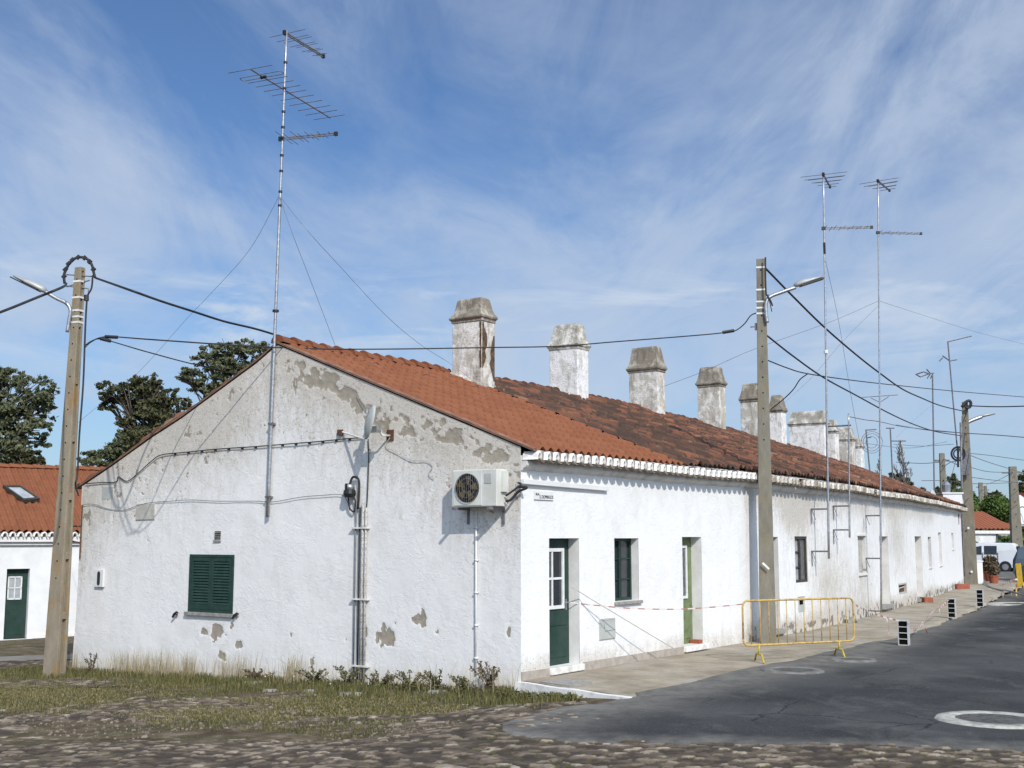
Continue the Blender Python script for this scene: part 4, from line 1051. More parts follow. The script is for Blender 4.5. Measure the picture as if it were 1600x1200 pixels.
mb=MB(); mb.tube(spline([GP(a,b+.12,.09),GP(a-.05,b+.24,.07),GP(a-.16,b+.20,.05),GP(a-.17,b+.0,.04),GP(a-.15,b-.3,.04)],6),.022,6); mb.tube(spline([GP(a+.03,b-.1,.09),GP(a+.02,b-.28,.06),GP(a-.08,b-.34,.05),GP(a-.10,b-.15,.06),GP(a-.05,b-.05,.08)],6),.014,6); mb.build('cable_loop',M['cable'],jb,True)
# satellite dish seen edge on, with its arms
hub=GP(*gw(571,684,.30),.45)
dish=thing('satellite_dish',tuple(hub),'grey satellite dish seen edge-on, held off the gable on steel arms','satellite dish')
topw,topz=gw(584,632,.42); botw,botz=gw(570,686,.42)
dn=Vector((.97,.25,.08)).normalized()
ctr=(GP(topw,topz,.42)+GP(botw,botz,.42))/2; up=(GP(topw,topz,.42)-GP(botw,botz,.42)).normalized(); side=dn.cross(up).normalized(); dn=up.cross(side).normalized()
if dn.dot(R)<0: dn=-dn
hh=(GP(topw,topz,.42)-GP(botw,botz,.42)).length/2
mb=MB(); rings=5; seg=24; vv=[ctr-dn*.05]
for q_ in range(1,rings+1):
    rad=q_/rings
    for k in range(seg):
        a_=2*math.pi*k/seg; vv.append(ctr+up*(math.cos(a_)*rad*hh)+side*(math.sin(a_)*rad*hh*.9)+dn*(-.05+.07*rad*rad))
nb=len(vv); vv2=[v-dn*.012 for v in vv]; mb.v=[tuple(v) for v in vv+vv2]
for off_,fl in ((0,1),(nb,-1)):
    for k in range(seg):
        k2=(k+1)%seg; mb.f.append((off_,off_+1+k,off_+1+k2))
        for q_ in range(rings-1): 
            a_=off_+1+q_*seg; mb.f.append((a_+k,a_+seg+k,a_+seg+k2,a_+k2))
e_=1+(rings-1)*seg
for k in range(seg): mb.f.append((e_+k,e_+(k+1)%seg,nb+e_+(k+1)%seg,nb+e_+k))
mb.build('reflector',M['grey_box'],dish,True)
mb=MB(); A_=GP(*gw(570,686,.42),.42); mb.tube([A_,GP(*gw(535,675),.01)],.016,6); mb.build('stay_arm',M['white_trim'],dish)
mb=MB(); mb.box(GP(*gw(533,676),.0),-R,G,Z,-.05,.05,0,.05,-.05,.05); mb.build('wall_plate',M['rust'],dish)
mb=MB(); B1=GP(*gw(611,681),.01); mb.tube([B1,GP(*gw(597,680,.2),.2),GP(*gw(592,668,.3),.35),GP(*gw(578,670,.4),.42),ctr-dn*.03],.018,8); mb.build('main_arm',M['white_trim'],dish,True)
mb=MB(); mb.box(GP(*gw(611,680),.0),-R,G,Z,-.07,.07,0,.03,-.09,.09); mb.build('wall_plate',M['rust'],dish)
mb=MB(); q_=GP(*gw(585,671,.36),.36); mb.box(q_,-R,G,Z,-.10,.10,-.06,.06,-.05,.05); mb.build('bracket',M['steel'],dish)
mb=MB(); q_=GP(*gw(573,642,.5),.5); mb.tube([q_+R*.0,ctr+up*.2],.010,5); mb.tube([q_-Z*.03,q_+Z*.03],.03,10); mb.build('receiver',M['steel'],dish)
def gwire(name,label,pts,rad,mat=None,group='cables clipped across the gable',cat='cable',o_=.03):
    mb=MB(); q=[GP(*gw(p[0],p[1]),(p[2] if len(p)>2 else o_)) for p in pts]; mb.tube(spline(q,5),rad,5); return tag(mb.build(name,mat or M['cable'],None,True),label,cat,group)
upc=gwire('cable','upper black cable across the gable from the left eave to the satellite dish',[(135,756),(160,754),(183,753),(187,745),(200,752),(215,742),(237,722),(254,711),(290,707),(340,702),(400,698),(450,694),(500,690),(540,686),(568,684)],.010)
for i,x in enumerate(range(275,560,21)):
    y=np.interp(x,[254,290,340,400,450,500,540,568],[711,707,702,698,694,690,686,684]); a,b=gw(x,y)
    mb=MB(); mb.box(GP(a,b-.01,0),-R,G,Z,-.015,.025,0,.035,-.022,.014); mb.build('cable_clip',M['black'],upc)
gwire('cable','thin grey cable across the gable passing the beige cover plate',[(132,788),(150,788),(170,795),(195,797),(220,789),(240,785),(270,783),(300,781),(340,783),(400,783),(430,784),(470,777),(505,774),(535,773),(545,785),(548,798)],.006,M['cable_grey'])
gwire('cable','black cable dropping from the satellite dish to the gable conduits',[(577,686),(578,710),(577,750),(575,790),(572,800)],.010)
gwire('cable','pale cable looping from the dish bracket towards the air conditioner',[(611,684),(605,697),(620,706),(645,719),(668,720),(678,728),(672,740),(680,748)],.006,M['beige_board'])
gwire('cable','thin dark cable up from the dish to the verge',[(573,640),(566,628),(560,616)],.005,M['cable_grey'])
# small fittings at the left eave
wq,zq=gw(137,823); 
br=thing('pole_bracket',tuple(GP(11.08,zq,0)),'rusty iron arm bracing the house corner towards the left pole','bracket')
mb=MB(); mb.tube([GP(11.05,zq+.01,.0),GP(11.62,zq+.02,.25)],.018,6); mb.tube(spline([GP(11.35,zq,.12),GP(11.3,zq-.25,.10),GP(11.05,zq-.33,.02)],5),.016,6); mb.tube([GP(11.02,zq+.45,.02),GP(11.02,zq-.65,.02)],.016,6); mb.build('arm',M['rust'],br)
# street name plaque
s0,s1,z0,z1=op(834,863.5,768,781)
sg=thing('street_sign',tuple(P(0,(s0+s1)/2,z0)),'small tiled street name plaque beside the corner, under the eaves','sign')
mb=MB(); rect(mb,s0,s1,z0,z1,0,.02); mb.build('plaque',M['clean_white'],sg)
def text(body,pos,size,parent,mat,sx=1):
    cu=bpy.data.curves.new('lettering','FONT'); cu.body=body; cu.size=size; cu.extrude=.002; cu.align_x='LEFT'
    o=bpy.data.objects.new('lettering',cu); sc.collection.objects.link(o)
    dg=bpy.context.evaluated_depsgraph_get(); me=bpy.data.meshes.new_from_object(o.evaluated_get(dg)); bpy.data.objects.remove(o)
    me.materials.clear(); me.materials.append(mat)
    ob=bpy.data.objects.new('lettering',me); sc.collection.objects.link(ob); ob.parent=parent
    m=Matrix(((S.x*sx,0,R.x,0),(S.y*sx,0,R.y,0),(0,1,0,0),(0,0,0,1))); m.translation=Vector(pos)-Vector(parent.location); ob.matrix_local=m
    return ob
text('RUA',P(.023,s0+.02,z1-.065),.052,sg,M['black'])
text('S. DOMINGOS',P(.023,s0+.13,z0+.02),.075,sg,M['black'],sx=(s1-s0-.16)/.46)
# ================================================================ ANTENNA MASTS
def logper(parent,a,b,elems,emax,emin,rad=.006,updir=None,name='log_periodic_aerial'):
    a=Vector(a);b=Vector(b); d=(b-a).normalized(); e=d.cross(Z).normalized() if updir is None else updir
    mb=MB()
    for dz in (-.018,.018): mb.box((a+b)/2+Z*dz,d,d.cross(Z).normalized(),Z,-(b-a).length/2,(b-a).length/2,-.011,.011,-.009,.009)
    o=mb.build(name,M['dull_steel'],parent)
    mb=MB(); L_=(b-a).length
    for i in range(elems):
        t=(i+.3)/elems; t=1-(1-t)**1.25; h=emax*(1-t)+emin*t; c=a+d*L_*t
        mb.tube([c-e*h*.5+Z*.018*(-1)**i,c+e*h*.5+Z*.018*(-1)**i],rad,4)
    mb.build('elements',M['dull_steel'],o)
    mb=MB(); mb.box(a,d,d.cross(Z).normalized(),Z,-.06,.03,-.03,.03,-.04,.04); mb.build('clamp',M['black'],o)
    mb=MB(); mb.box(b,d,d.cross(Z).normalized(),Z,-.03,.03,-.025,.025,-.035,.035); mb.build('end_cap',M['black'],o)
    return o
def planez(x,y,z):
    d=ray(x,y); t=(z-EYE)/d[2]; return Vector((d[0]*t,d[1]*t,z))
def gm(x,y): a,b=gw(x,y,.07); return GP(a,b,.07)
bot=gm(418,808); topp=gm(448,48)
mast=thing('antenna_mast',tuple(bot),'tallest antenna mast, fixed to the gable, carrying three aerials','antenna mast')
mb=MB(); n=16; pts=[bot.lerp(topp,i/n) for i in range(n+1)]; mb.tube(pts,[.034 if i<6 else (.028 if i<11 else .022) for i in range(n+1)],8); mb.build('mast_pole',M['steel'],mast,True)
for y in (100,142,180,205,222,250,275,308,330,495):
    t=(808-y)/(808-48); c=bot.lerp(topp,t); mb=MB(); mb.tube([c-Z*.02,c+Z*.02],.036 if y!=495 else .06,8); mb.build('pole_clip',M['black'],mast)
for y in (668,778): 
    t=(808-y)/(760.); c=bot.lerp(topp,t); mb=MB(); mb.box(c,-R,G,Z,-.05,.05,-.13,.04,-.015,.015); mb.box(c,-R,G,Z,-.10,.02,.02,.045,-.02,.02); mb.build('wall_bracket',M['dull_steel'],mast)
z=gm(446.5,52).z; a=gm(446.5,52); b=planez(505,88,z); logper(mast,a,a+(b-a).normalized()*min((b-a).length,1.5),9,.85,.22)
c=gm(443.5,140); a=planez(382,101,c.z); b=planez(531,192,c.z)
print('yagi',(b-a).length,a,b,c)
dirn=(b-a).normalized(); la=(c-a).dot(dirn)
def along(px0,px1,y0,y1,c):
    return planez(px0,y0,c.z),planez(px1,y1,c.z)
d=dirn; L_=(b-a).length; kf=min(1,2.7/L_)
A2=c-d*la*kf; B2=A2+d*L_*kf
mb=MB(); mb.tube([A2,B2],.014,6); yg=mb.build('yagi_aerial',M['dull_steel'],mast)
e=d.cross(Z).normalized(); mb=MB()
for t,h in ((0,.95),(.20,.86),(.28,.82),(.37,.80),(.46,.76),(.56,.74),(.67,.74),(.78,.74),(.88,.74),(.985,.72)):
    q_=A2+d*L_*kf*t; mb.tube([q_-e*h/2,q_+e*h/2],.007,4)
mb.build('elements',M['dull_steel'],yg)
q_=A2+d*L_*kf*.13; lp=[]
for t in range(13): a_=-math.pi/2+math.pi*t/12; lp.append(q_+e*(.40+.05*math.cos(a_))+d*(.07*math.sin(a_)))
for t in range(13): a_=math.pi/2+math.pi*t/12; lp.append(q_-e*(.40-.05*math.cos(a_))+d*(.07*math.sin(a_)))
lp.append(lp[0]); mb=MB(); mb.tube(lp,.008,5); mb.build('folded_dipole',M['dull_steel'],yg)
mb=MB(); mb.tube([q_-e*.05+d*.05,q_+e*.06+d*.05],[.035,.025],8); mb.build('dipole_box',M['black'],yg)
a=gm(440.5,217); b=planez(525,209,a.z); dd=(b-a).normalized(); logper(mast,a,a+dd*min((b-a).length,1.25),10,.75,.15,updir=(dd.cross(Z)*.95+Z*.0).normalized())
gtop_=gm(436.5,306)
def guy(pts,label): 
    mb=MB(); mb.tube(spline(pts,6),.0045,4); o=mb.build('guy_wire',M['wire'],None); tag(o,label,'guy wire','guy wires of the antenna masts')
guy([gtop_,at(390,390,22),at(330,458,24),at(290,500,26),at(215,583,29),at(150,637,31),at(118,664,33)],'guy wire from the tallest mast down to the left, behind the left pole')
guy([gtop_,at(455,360,20.8),at(480,425,21.5),at(505,490,22.5),at(526,546,23.4)],'guy wire from the tallest mast to the ridge right of the gable peak')
guy([gtop_,at(480,360,20.8),at(530,415,21.5),at(600,490,22.2),at(655,537,22.8),at(708,571,23.2),at(745,600,22.9)],'long sagging guy wire from the tallest mast to the first chimney')
# street-side masts
def wallmast(xb,yb,xt,yt,label,brs,o_=.42,rad=.022):
    sb,zb=sw(xb,yb,o_); base=P(o_,sb,zb); st,zt_=sw(xt,yt,o_)
    d=ray(xt,yt); t=base.y/d[1]; top=Vector((d[0]*t,base.y,EYE+d[2]*t))
    m=thing('antenna_mast',tuple(base),label,'antenna mast','antenna masts along the street wall')
    mb=MB(); n=14; mb.tube([base.lerp(top,i/n) for i in range(n+1)],[rad*1.25 if i<6 else rad for i in range(n+1)],8); mb.build('mast_pole',M['steel'],m,True)
    for y in brs:
        t=(yb-y)/(yb-yt); c=base.lerp(top,t); mb=MB(); dd=R*(-o_)+S*.0
        mb.tube([c+R*.02,c-R*o_],.022,6); mb.tube([c-R*(o_-.01),c-R*(o_-.01)-Z*.35],.012,5); mb.tube([c-R*(o_-.02),c-R*(o_*.75)-Z*.25],.01,5); mb.build('wall_bracket',M['dull_steel'],m)
    return m,base,top
mA,bA,tA=wallmast(1295,873,1286.5,271,'left one of the two tall antenna masts on the street wall',(798,862))
def alongmast(b,t,y,yb,yt): return b.lerp(t,(yb-y)/(yb-yt))
a=alongmast(bA,tA,273,873,271); b=planez(1297,292,a.z); dd=(b-a).normalized(); logper(mA,a,a+dd*1.1,8,1.15,.3,.007)
a=alongmast(bA,tA,360,873,271); b=planez(1362,355,a.z); dd=(b-a).normalized(); logper(mA,a,a+dd*min(1.3,(b-a).length),12,.5,.12,.006)
c=alongmast(bA,tA,392,873,271); mb=MB(); mb.tube([c-Z*.14,c+Z*.14],.03,8); mb.build('amplifier',M['black'],mA)
c=alongmast(bA,tA,556,873,271); mb=MB(); mb.tube([c-Z*.04,c+Z*.04],.05,8); mb.build('guy_ring',M['white_trim'],mA)
mB,bB,tB=wallmast(1377,957,1372,281,'right one of the two tall antenna masts, reaching down to the pavement',(811,876,955))
a=alongmast(bB,tB,283,957,281); b=planez(1383,292,a.z); dd=(b-a).normalized(); logper(mB,a,a+dd*1.1,7,1.15,.3,.008)
a=alongmast(bB,tB,367,957,281); b=planez(1439,365,a.z); dd=(b-a).normalized(); logper(mB,a,a+dd*min(1.5,(b-a).length),12,.4,.12,.006)
a=alongmast(bB,tB,627,957,281); mb=MB(); ee=R; mb.tube([a-ee*.5,a+ee*.5],.009,5); mb.tube([a-ee*.25-Z*.03,a-ee*.02-Z*.16,a+ee*.02-Z*.16,a+ee*.25-Z*.03],.01,5); mb.build('bowtie_aerial',M['dull_steel'],mB)
mb=MB(); c=alongmast(bB,tB,698,957,281); c=c-R*.24
for rr_ in (.16,.24,.30): mb.tube([c+R*rr_*math.cos(t*math.pi/10)+Z*rr_*math.sin(t*math.pi/10)+S*rr_*.1 for t in range(21)],.008,4)
mb.build('cable_coil',M['cable_grey'],mB)
mC,bC,tC=wallmast(1327.5,840,1326,646,'short bare antenna mast between the two tall ones',(791,828),rad=.02)
c=tC-Z*.3; mb=MB(); mb.tube([c-R*.55,c+R*.05],.022,6); mb.build('cross_arm',M['dull_steel'],mC)
wire('cable','cable sagging from the short mast top to the far right pole','cable',[(1327,651,bC.y),(1352,656,34),(1375,659,36),(1420,668,42),(1500,676,55)],.012,M['cable_grey'])
for pts,lab in (([(1287,395,bA.y),(1310,500,32),(1330,620,34),(1345,700,37)],'guy wire falling from the left tall mast behind the roof'),
    ([(1373,470,bB.y),(1300,502,30),(1180,545,27),(1100,580,25.5),(1036,604,24.6)],'guy wire from the right tall mast to the third chimney'),
    ([(1373,470,bB.y),(1450,495,40),(1530,520,46),(1610,540,52)],'guy wire from the right tall mast out to the right'),
    ([(1372,478,bB.y),(1320,530,31),(1270,588,29.5),(1225,630,29),(1203,655,28.6)],'guy wire from the right tall mast down to the chimneys behind the pole'),
    ([(1456,633,60),(1430,655,58),(1400,684,56)],'guy wire of the farthest loop antenna mast')):
    guy([at(*p) for p in pts],lab)
# far roof aerials
def smallmast(xb,yb,xt,yt,Y,label,kind):
    b=at(xb,yb,Y); t=at(xt,yt,Y); m=thing('roof_aerial',tuple(b),label,'roof aerial','small aerials over the far roofs')
    k=Y/50; mb=MB(); mb.tube([b,t],.03*k,6); mb.build('mast_pole',M['dull_steel'],m)
    mb=MB()
    for (dx0,dy0,dx1,dy1) in kind:
        p=at(xt+dx0,yt+dy0,Y); q_=at(xt+dx1,yt+dy1,Y+.4); mb.tube([p,q_],.026*k,5)
    mb.build('aerial_arm',M['dull_steel'],m)
smallmast(1359,735,1353,671,52,'small roof aerial left of the bare trees',[(0,1,16,0),(2,13,8,12)])
smallmast(1395,750,1391,669,54,'T-shaped aerial with a side arm in front of the bare tree',[(-6,0,6,0),(1,20,24,20)])
smallmast(1460,782,1457,583,60,'slender aerial with a loop antenna at its top',[(-6,1,2,0),(-6,1,-14,-2),(-14,-2,-26,2),(-26,2,-19,6),(-19,6,-6,1),(-9,-6,-3,1),(-8,8,-4,2),(-3,8,0,2)])
smallmast(1497,715,1481,534,57,'leaning aerial mast with a long arm by the far pole',[(0,0,37,-9),(-8,22,3,30),(3,30,14,28),(-13,30,-8,25)])
# ================================================================ UTILITY POLES
def pole(xb,yb,xt,yt,wb,wt,yaw,label,mat,nh,z0=None,steps=True):
    base=hit(xb,yb,gzf) if z0 is None else onz(xb,yb,z0)
    base=Vector((base.x,base.y,(gzf(base.x,base.y) if z0 is None else z0)-.05))
    top=at(xt,yt,base.y); base_=base; 
    t=thing('utility_pole',tuple(base),label,'utility pole','concrete utility poles')
    ax=Vector((math.cos(yaw),math.sin(yaw),0)); ay=Vector((-math.sin(yaw),math.cos(yaw),0)) # front faces -ay
    def sec(f,hx,hy): 
        c=base.lerp(top,f); return [c-ax*hx-ay*hy,c+ax*hx-ay*hy,c+ax*hx+ay*hy,c-ax*hx+ay*hy]
    def W_(f): return (wb*(1-f)+wt*f)/2
    def slab(mb,f0,f1,x0,x1,y0,y1):
        q=[]
        for f in (f0,f1):
            c=base.lerp(top,f); w_=W_(f); q+=[c+ax*x0*w_+ay*y0*w_,c+ax*x1*w_+ay*y0*w_,c+ax*x1*w_+ay*y1*w_,c+ax*x0*w_+ay*y1*w_]
        mb.hexa(q)
    mb=MB(); slab(mb,0,1,-1,1,-.75,-.25); slab(mb,0,1,-.62,.62,-.25,.45); slab(mb,0,1,-1,1,.45,.85)
    H=(top-base).length; k=0; z=.0
    while z<H:
        f=z/H; slab(mb,f,min(1,f+.14/H),-.97,.97,-.25,.45); z+=1.15
    mb.build('post',mat,t,bevel=.012)
    for i in range(nh):
        f=1-(.25+.33*i)/H
        if f<.05: break
        mb=MB(); c=base.lerp(top,f)-ay*W_(f)*.75; mb.tube([c+ay*.01,c-ay*.003],.019*wb/.38,8); mb.build('bolt_hole',M['black_hole'],t)
    return t,base,top,ax,ay,W_
def lamp(t,a,b,sgn,Y,bends,head0,head1,mt='lamp_body'):
    pts=[at(x,y,Y) for x,y in bends]; mb=MB(); mb.tube(spline(pts,6),.035*Y/22,8); arm=mb.build('lamp_arm',M['steel'],t,True)
    p=at(*head0,Y); q=at(*head1,Y); d=(q-p).normalized(); up=d.cross(Vector((0,1,0))).normalized()
    if up.z<0: up=-up
    sd=d.cross(up).normalized(); L_=(q-p).length
    mb=MB(); 
    prof=[(0,.05,.05,.03),(.12,.10,.09,.05),(.35,.13,.11,.05),(.6,.15,.075,.045),(1,.11,.02,.02)]
    k=L_/.75
    for f,w_,u_,dn_ in prof:
        c=p+d*L_*f
        for a_ in range(12):
            an=2*math.pi*a_/12; r_=u_ if math.sin(an)>0 else dn_
            mb.v.append(tuple(c+sd*math.cos(an)*w_*k+up*math.sin(an)*r_*k))
    for i in range(4):
        for a_ in range(12): mb.f.append((i*12+a_,i*12+(a_+1)%12,(i+1)*12+(a_+1)%12,(i+1)*12+a_))
    mb.f.append(tuple(range(12))[::-1]); mb.f.append(tuple(48+i for i in range(12)))
    mb.build('lamp_head',M[mt],arm,True)
    mb=MB(); mb.box(p+d*L_*.62-up*.05*k,d,sd,up,-L_*.42,L_*.42,-.12*k,.12*k,-.012,.012); mb.build('lamp_lens',M['lamp_black'],arm)
def collars(t,base,top,ys,yb,yt,W_,ay,ax,mat='frame_white'):
    for y in ys:
        f=(yb-y)/(yb-yt); c=base.lerp(top,f); w_=W_(f); mb=MB(); mb.box(c,ax,ay,Z,-w_*1.08,w_*1.08,-w_*.80,w_*.9,-.018,.018); mb.build('steel_band',M[mat],t)
# left pole
t,b,tp,ax,ay,W_=pole(84,1058,125,418,.345,.165,math.radians(-22),'leaning tan concrete pole at the left with a looped cable over its top',M['pole_tan'],19)
print('pole left',b,tp)
YL=b.y
lamp(t,b,tp,-1,YL-.15,[(105,519),(108,500),(110,485),(104,474),(88,466),(70,455)],(72,456),(23,432))
collars(t,b,tp,(441,467,488,498,507),1058,418,W_,ay,ax)
mb=MB(); mb.tube([at(104,429,YL),at(143,432,YL)],.014,6); mb.build('cross_rod',M['dull_steel'],t)
mb=MB(); mb.tube([at(104,448,YL),at(140,438,YL)],.014,6); mb.build('cross_rod',M['dull_steel'],t)
mb=MB(); mb.tube([at(104,447,YL),at(138,451,YL),at(138,458,YL)],.012,6); mb.build('cross_rod',M['dull_steel'],t)
loop=[(101,443),(100,430),(104,420),(108,412),(117,404),(128,402),(138,406),(144,415),(147,428),(149,434)]
mb=MB(); mb.tube(spline([at(x,y,YL-.1) for x,y in loop],5),.028,7); lo=mb.build('cable_loop',M['cable'],t,True)
for x,y in ((100,432),(102,421),(107,412),(113,406),(122,402),(132,403),(140,409),(146,421)):
    mb=MB(); p=at(x,y,YL-.1); 
    mb.box(p,Vector((.7,0,.7)),Vector((0,1,0)),Vector((-.7,0,.7)),-.045,.045,-.03,.03,-.03,.03); mb.build('cable_tie',M['black'],lo)
mb=MB(); mb.tube(spline([at(x,y,YL-.12) for x,y in ((145,430),(143,450),(137,462),(135,480),(133,520),(130,600),(124,680),(121,740),(118,757))]+[GP(11.05,3.0,.1)],5),.018,6); mb.build('down_cable',M['cable'],t,True)
mb=MB(); mb.tube([at(135,461,YL-.12),at(135,470,YL-.12)],.05,8); mb.build('cable_joint',M['black'],t)
# right pole
t,b,tp,ax,ay,W_=pole(1200,1004,1188.5,405,.335,.175,math.radians(-14),'grey concrete pole at the pavement edge of the terrace with a lamp on its right',M['pole_grey'],12,0.0)
YR=b.y; print('pole right',b,tp)
lamp(t,b,tp,1,YR-.15,[(1199,504),(1197,490),(1197,474),(1203,464),(1220,457),(1243,449)],(1241,447),(1284,433))
collars(t,b,tp,(419,455,474,484,493),1004,405,W_,ay,ax)
mb=MB(); mb.tube(spline([at(x,y,YR-.2) for x,y in ((1196,402),(1196,412),(1196,430),(1197,458),(1199,462),(1204,470),(1207,478))],4),.018,6); mb.tube([at(1200,460,YR-.2),at(1206,487,YR-.2)],.01,5); mb.build('cable_tail',M['cable'],t,True)
mb=MB(); p0=at(1197.3,884,YR)-ay*.2
mb.box(p0,(ax+Z*-1.0).normalized(),ay,(ax*.9+Z).normalized(),-.09,.09,-.012,.0,-.02,.02); mb.build('paint_mark',M['frame_white'],t)
mb=MB(); mb.tube([at(1181,510,YR),at(1173,511,YR-.05)],.015,6); mb.tube([at(1181,505,YR),at(1181,516,YR)],.025,6); mb.build('cable_hook',M['dull_steel'],t)
# far pole
t,b,tp,ax,ay,W_=pole(1517,912,1507.5,628,.62,.26,math.radians(-20),'far concrete pole at the end of the terrace with a cable coil and lamp',M['pole_grey'],6,0.0)
YF=b.y; print('pole far',b,tp)
lamp(t,b,tp,1,YF,[(1510,677),(1509,664),(1514,659),(1523,655),(1534,651)],(1532,651),(1553,646))
mb=MB(); 
for k in range(3): 
    cx_,cy_,r_=1497,709,(10,11,7)[k]; mb.tube([at(cx_+r_*math.cos(a*math.pi/10),cy_+r_*math.sin(a*math.pi/10)*1.0,YF-.5) for a in range(21)],.035,5)
mb.tube([at(1497,698,YF-.5),at(1497,730,YF-.5)],.05,6); mb.build('cable_coil',M['cable'],t)
mb=MB(); mb.tube(spline([at(x,y,YF-.3) for x,y in ((1503,636),(1508,629),(1514,626),(1517,630),(1515,636),(1509,638))],4),.07,6); mb.build('cable_loop',M['cable'],t,True)
mb=MB(); mb.box(at(1508,722,YF-.4),ax,ay,Z,-.18,.18,-.12,.12,-.6,.5); mb.build('terminal_box',M['dull_steel'],t)
for x,y in ((1513,825),(1518,893)):
    mb=MB(); c=at(x,y,YF-.0)-ay*.32; mb.tube([c,c-ay*.012],.055,10); mb.build('white_patch',M['frame_white'],t)
mb=MB(); mb.tube([at(1501,660,YF-.5),at(1503,760,YF-.5),at(1505,860,YF-.5),at(1506,900,YF-.5)],.05,6); mb.build('riser_pipe',M['dull_steel'],t,True)
t,b,tp,*_=pole(1474,790,1471,708,.30,.2,.3,'stubby pole standing behind the far end of the tiled roof',M['pole_grey'],0,.5) if False else (None,)*3+(None,)
def simplepole(xb,yb,xt,yt,Y,wb,wt,label):
    b=at(xb,yb,Y); b.z=min(b.z,gzf(b.x,b.y)); tp=at(xt,yt,Y); t=thing('utility_pole',tuple(b),label,'utility pole','concrete utility poles')
    ax=Vector((.97,-.2,0)); ay=Vector((.2,.97,0)); mb=MB(); q=[]
    for c,w_ in ((b,wb/2),(tp,wt/2)): q+=[c-ax*w_-ay*w_,c+ax*w_-ay*w_,c+ax*w_+ay*w_,c-ax*w_+ay*w_]
    mb.hexa(q); mb.build('post',M['pole_grey'],t,bevel=.03)
    for i in range(7):
        mb=MB(); c=tp.lerp(b,.1+.12*i)-ay*(wb*.42); mb.tube([c,c-ay*.03],.03,6); mb.build('bolt_hole',M['black_hole'],t)
    mb=MB(); c=tp.lerp(b,.06); mb.box(c,ax,ay,Z,-wb*.9,wb*.9,-.05,.05,-.05,.05); mb.build('cross_arm',M['dull_steel'],t); return t
simplepole(1475,795,1471.5,708,62,.42,.26,'short pole rising behind the white chimney at the far end of the roof')
simplepole(1589,862,1582,729,78,.75,.45,'pole at the right edge in front of the white wall')
simplepole(1533,800,1532,754,120,.5,.4,'distant thin pole left one of a pair above the bright hedge')
simplepole(1540,800,1539.5,759,125,.4,.3,'distant thin pole right one of a pair above the bright hedge')
# ================================================================ OVERHEAD LINES
wire('overhead_cable','thick black cable from the top of the left pole down behind the gable peak','overhead cable',[(149,434,YL),(200,452,19.5),(250,470,20.5),(300,486,21.5),(350,502,22.5),(400,514,23.5),(450,529,24.6),(505,544,26),(560,556,27.5),(640,572,30)],.022)
wire('overhead_cable','long cable between the left pole and the grey pole, crossing in front of the chimneys','overhead cable',[(131,541,YL),(145,532,YL+.1),(168,526,YL+.2),(230,530,19.6),(330,537,20.4),(430,543,21.2),(530,545.5,22),(640,545,22.6),(760,543,23.2),(870,541,23.6),(960,534,24),(1050,527,24.3),(1110,522,24.6),(1135,519,24.7),(1150,516,24.8),(1163,506,24.8),(1173,493,24.8),(1182,489,24.9)],.013)
for (x0,y0,x1,y1,Y,l) in ((164,526,184,527,YL+.2,'black sleeve on the long cable near the left pole'),(1129,519.5,1147,516.5,24.7,'black sleeve on the long cable near the grey pole'),(157,529,173,533,YL+.15,'black sleeve on the lower cable near the left pole')):
    mb=MB(); mb.tube([at(x0,y0,Y),at(x1,y1,Y)],.035,8); tag(mb.build('cable_sleeve',M['black'],None),l,'cable sleeve','sleeves on the overhead cables')
wire('overhead_cable','lower cable from the left pole to the left slope of the gable','overhead cable',[(131,545,YL),(143,534,YL+.1),(160,530,YL+.2),(220,547,19.8),(290,566,21.2),(340,577,22.3),(376,587,23.1)],.011)
wire('overhead_cable','cable leaving the left pole towards the left edge','overhead cable',[(104,443,YL),(97,449,18.7),(60,464,18.3),(0,488,17.6),(-80,515,16.8)],.022)
wire('overhead_cable','upper thick cable from the grey pole top to the far pole','overhead cable',[(1197,420,YR),(1240,464,26.5),(1290,513,28.5),(1340,556,31.5),(1376,584,34),(1410,608,38),(1440,622,43),(1470,634,49),(1503,642,YF)],.024)
wire('overhead_cable','lower cable from the grey pole to the far pole','overhead cable',[(1198,524,YR),(1240,557,26.5),(1287,590,28.5),(1340,619,32),(1390,646,36),(1430,664,42),(1465,675,48),(1503,681,YF)],.020)
wire('overhead_cable','thin clamped cable from the grey pole out past the right edge','overhead cable',[(1192,560,YR),(1230,575,25.5),(1262,584,27),(1330,594,31),(1400,602,36),(1500,612,45),(1620,622,57)],.014)
wire('overhead_cable','looping drop cable from the thin line to the grey-capped chimney','overhead cable',[(1262,584,27),(1250,593,27.3),(1240,608,27.6),(1225,623,28),(1204,640,28.4)],.013)
wire('overhead_cable','cable from the far pole top to the right edge','overhead cable',[(1513,634,YF),(1560,635.5,52),(1620,634,48)],.026)
wire('overhead_cable','second cable from the far pole to the right edge','overhead cable',[(1400,664,60),(1450,672,58),(1505,676.5,YF),(1560,680,53),(1620,685,50)],.02,M['cable_grey'])
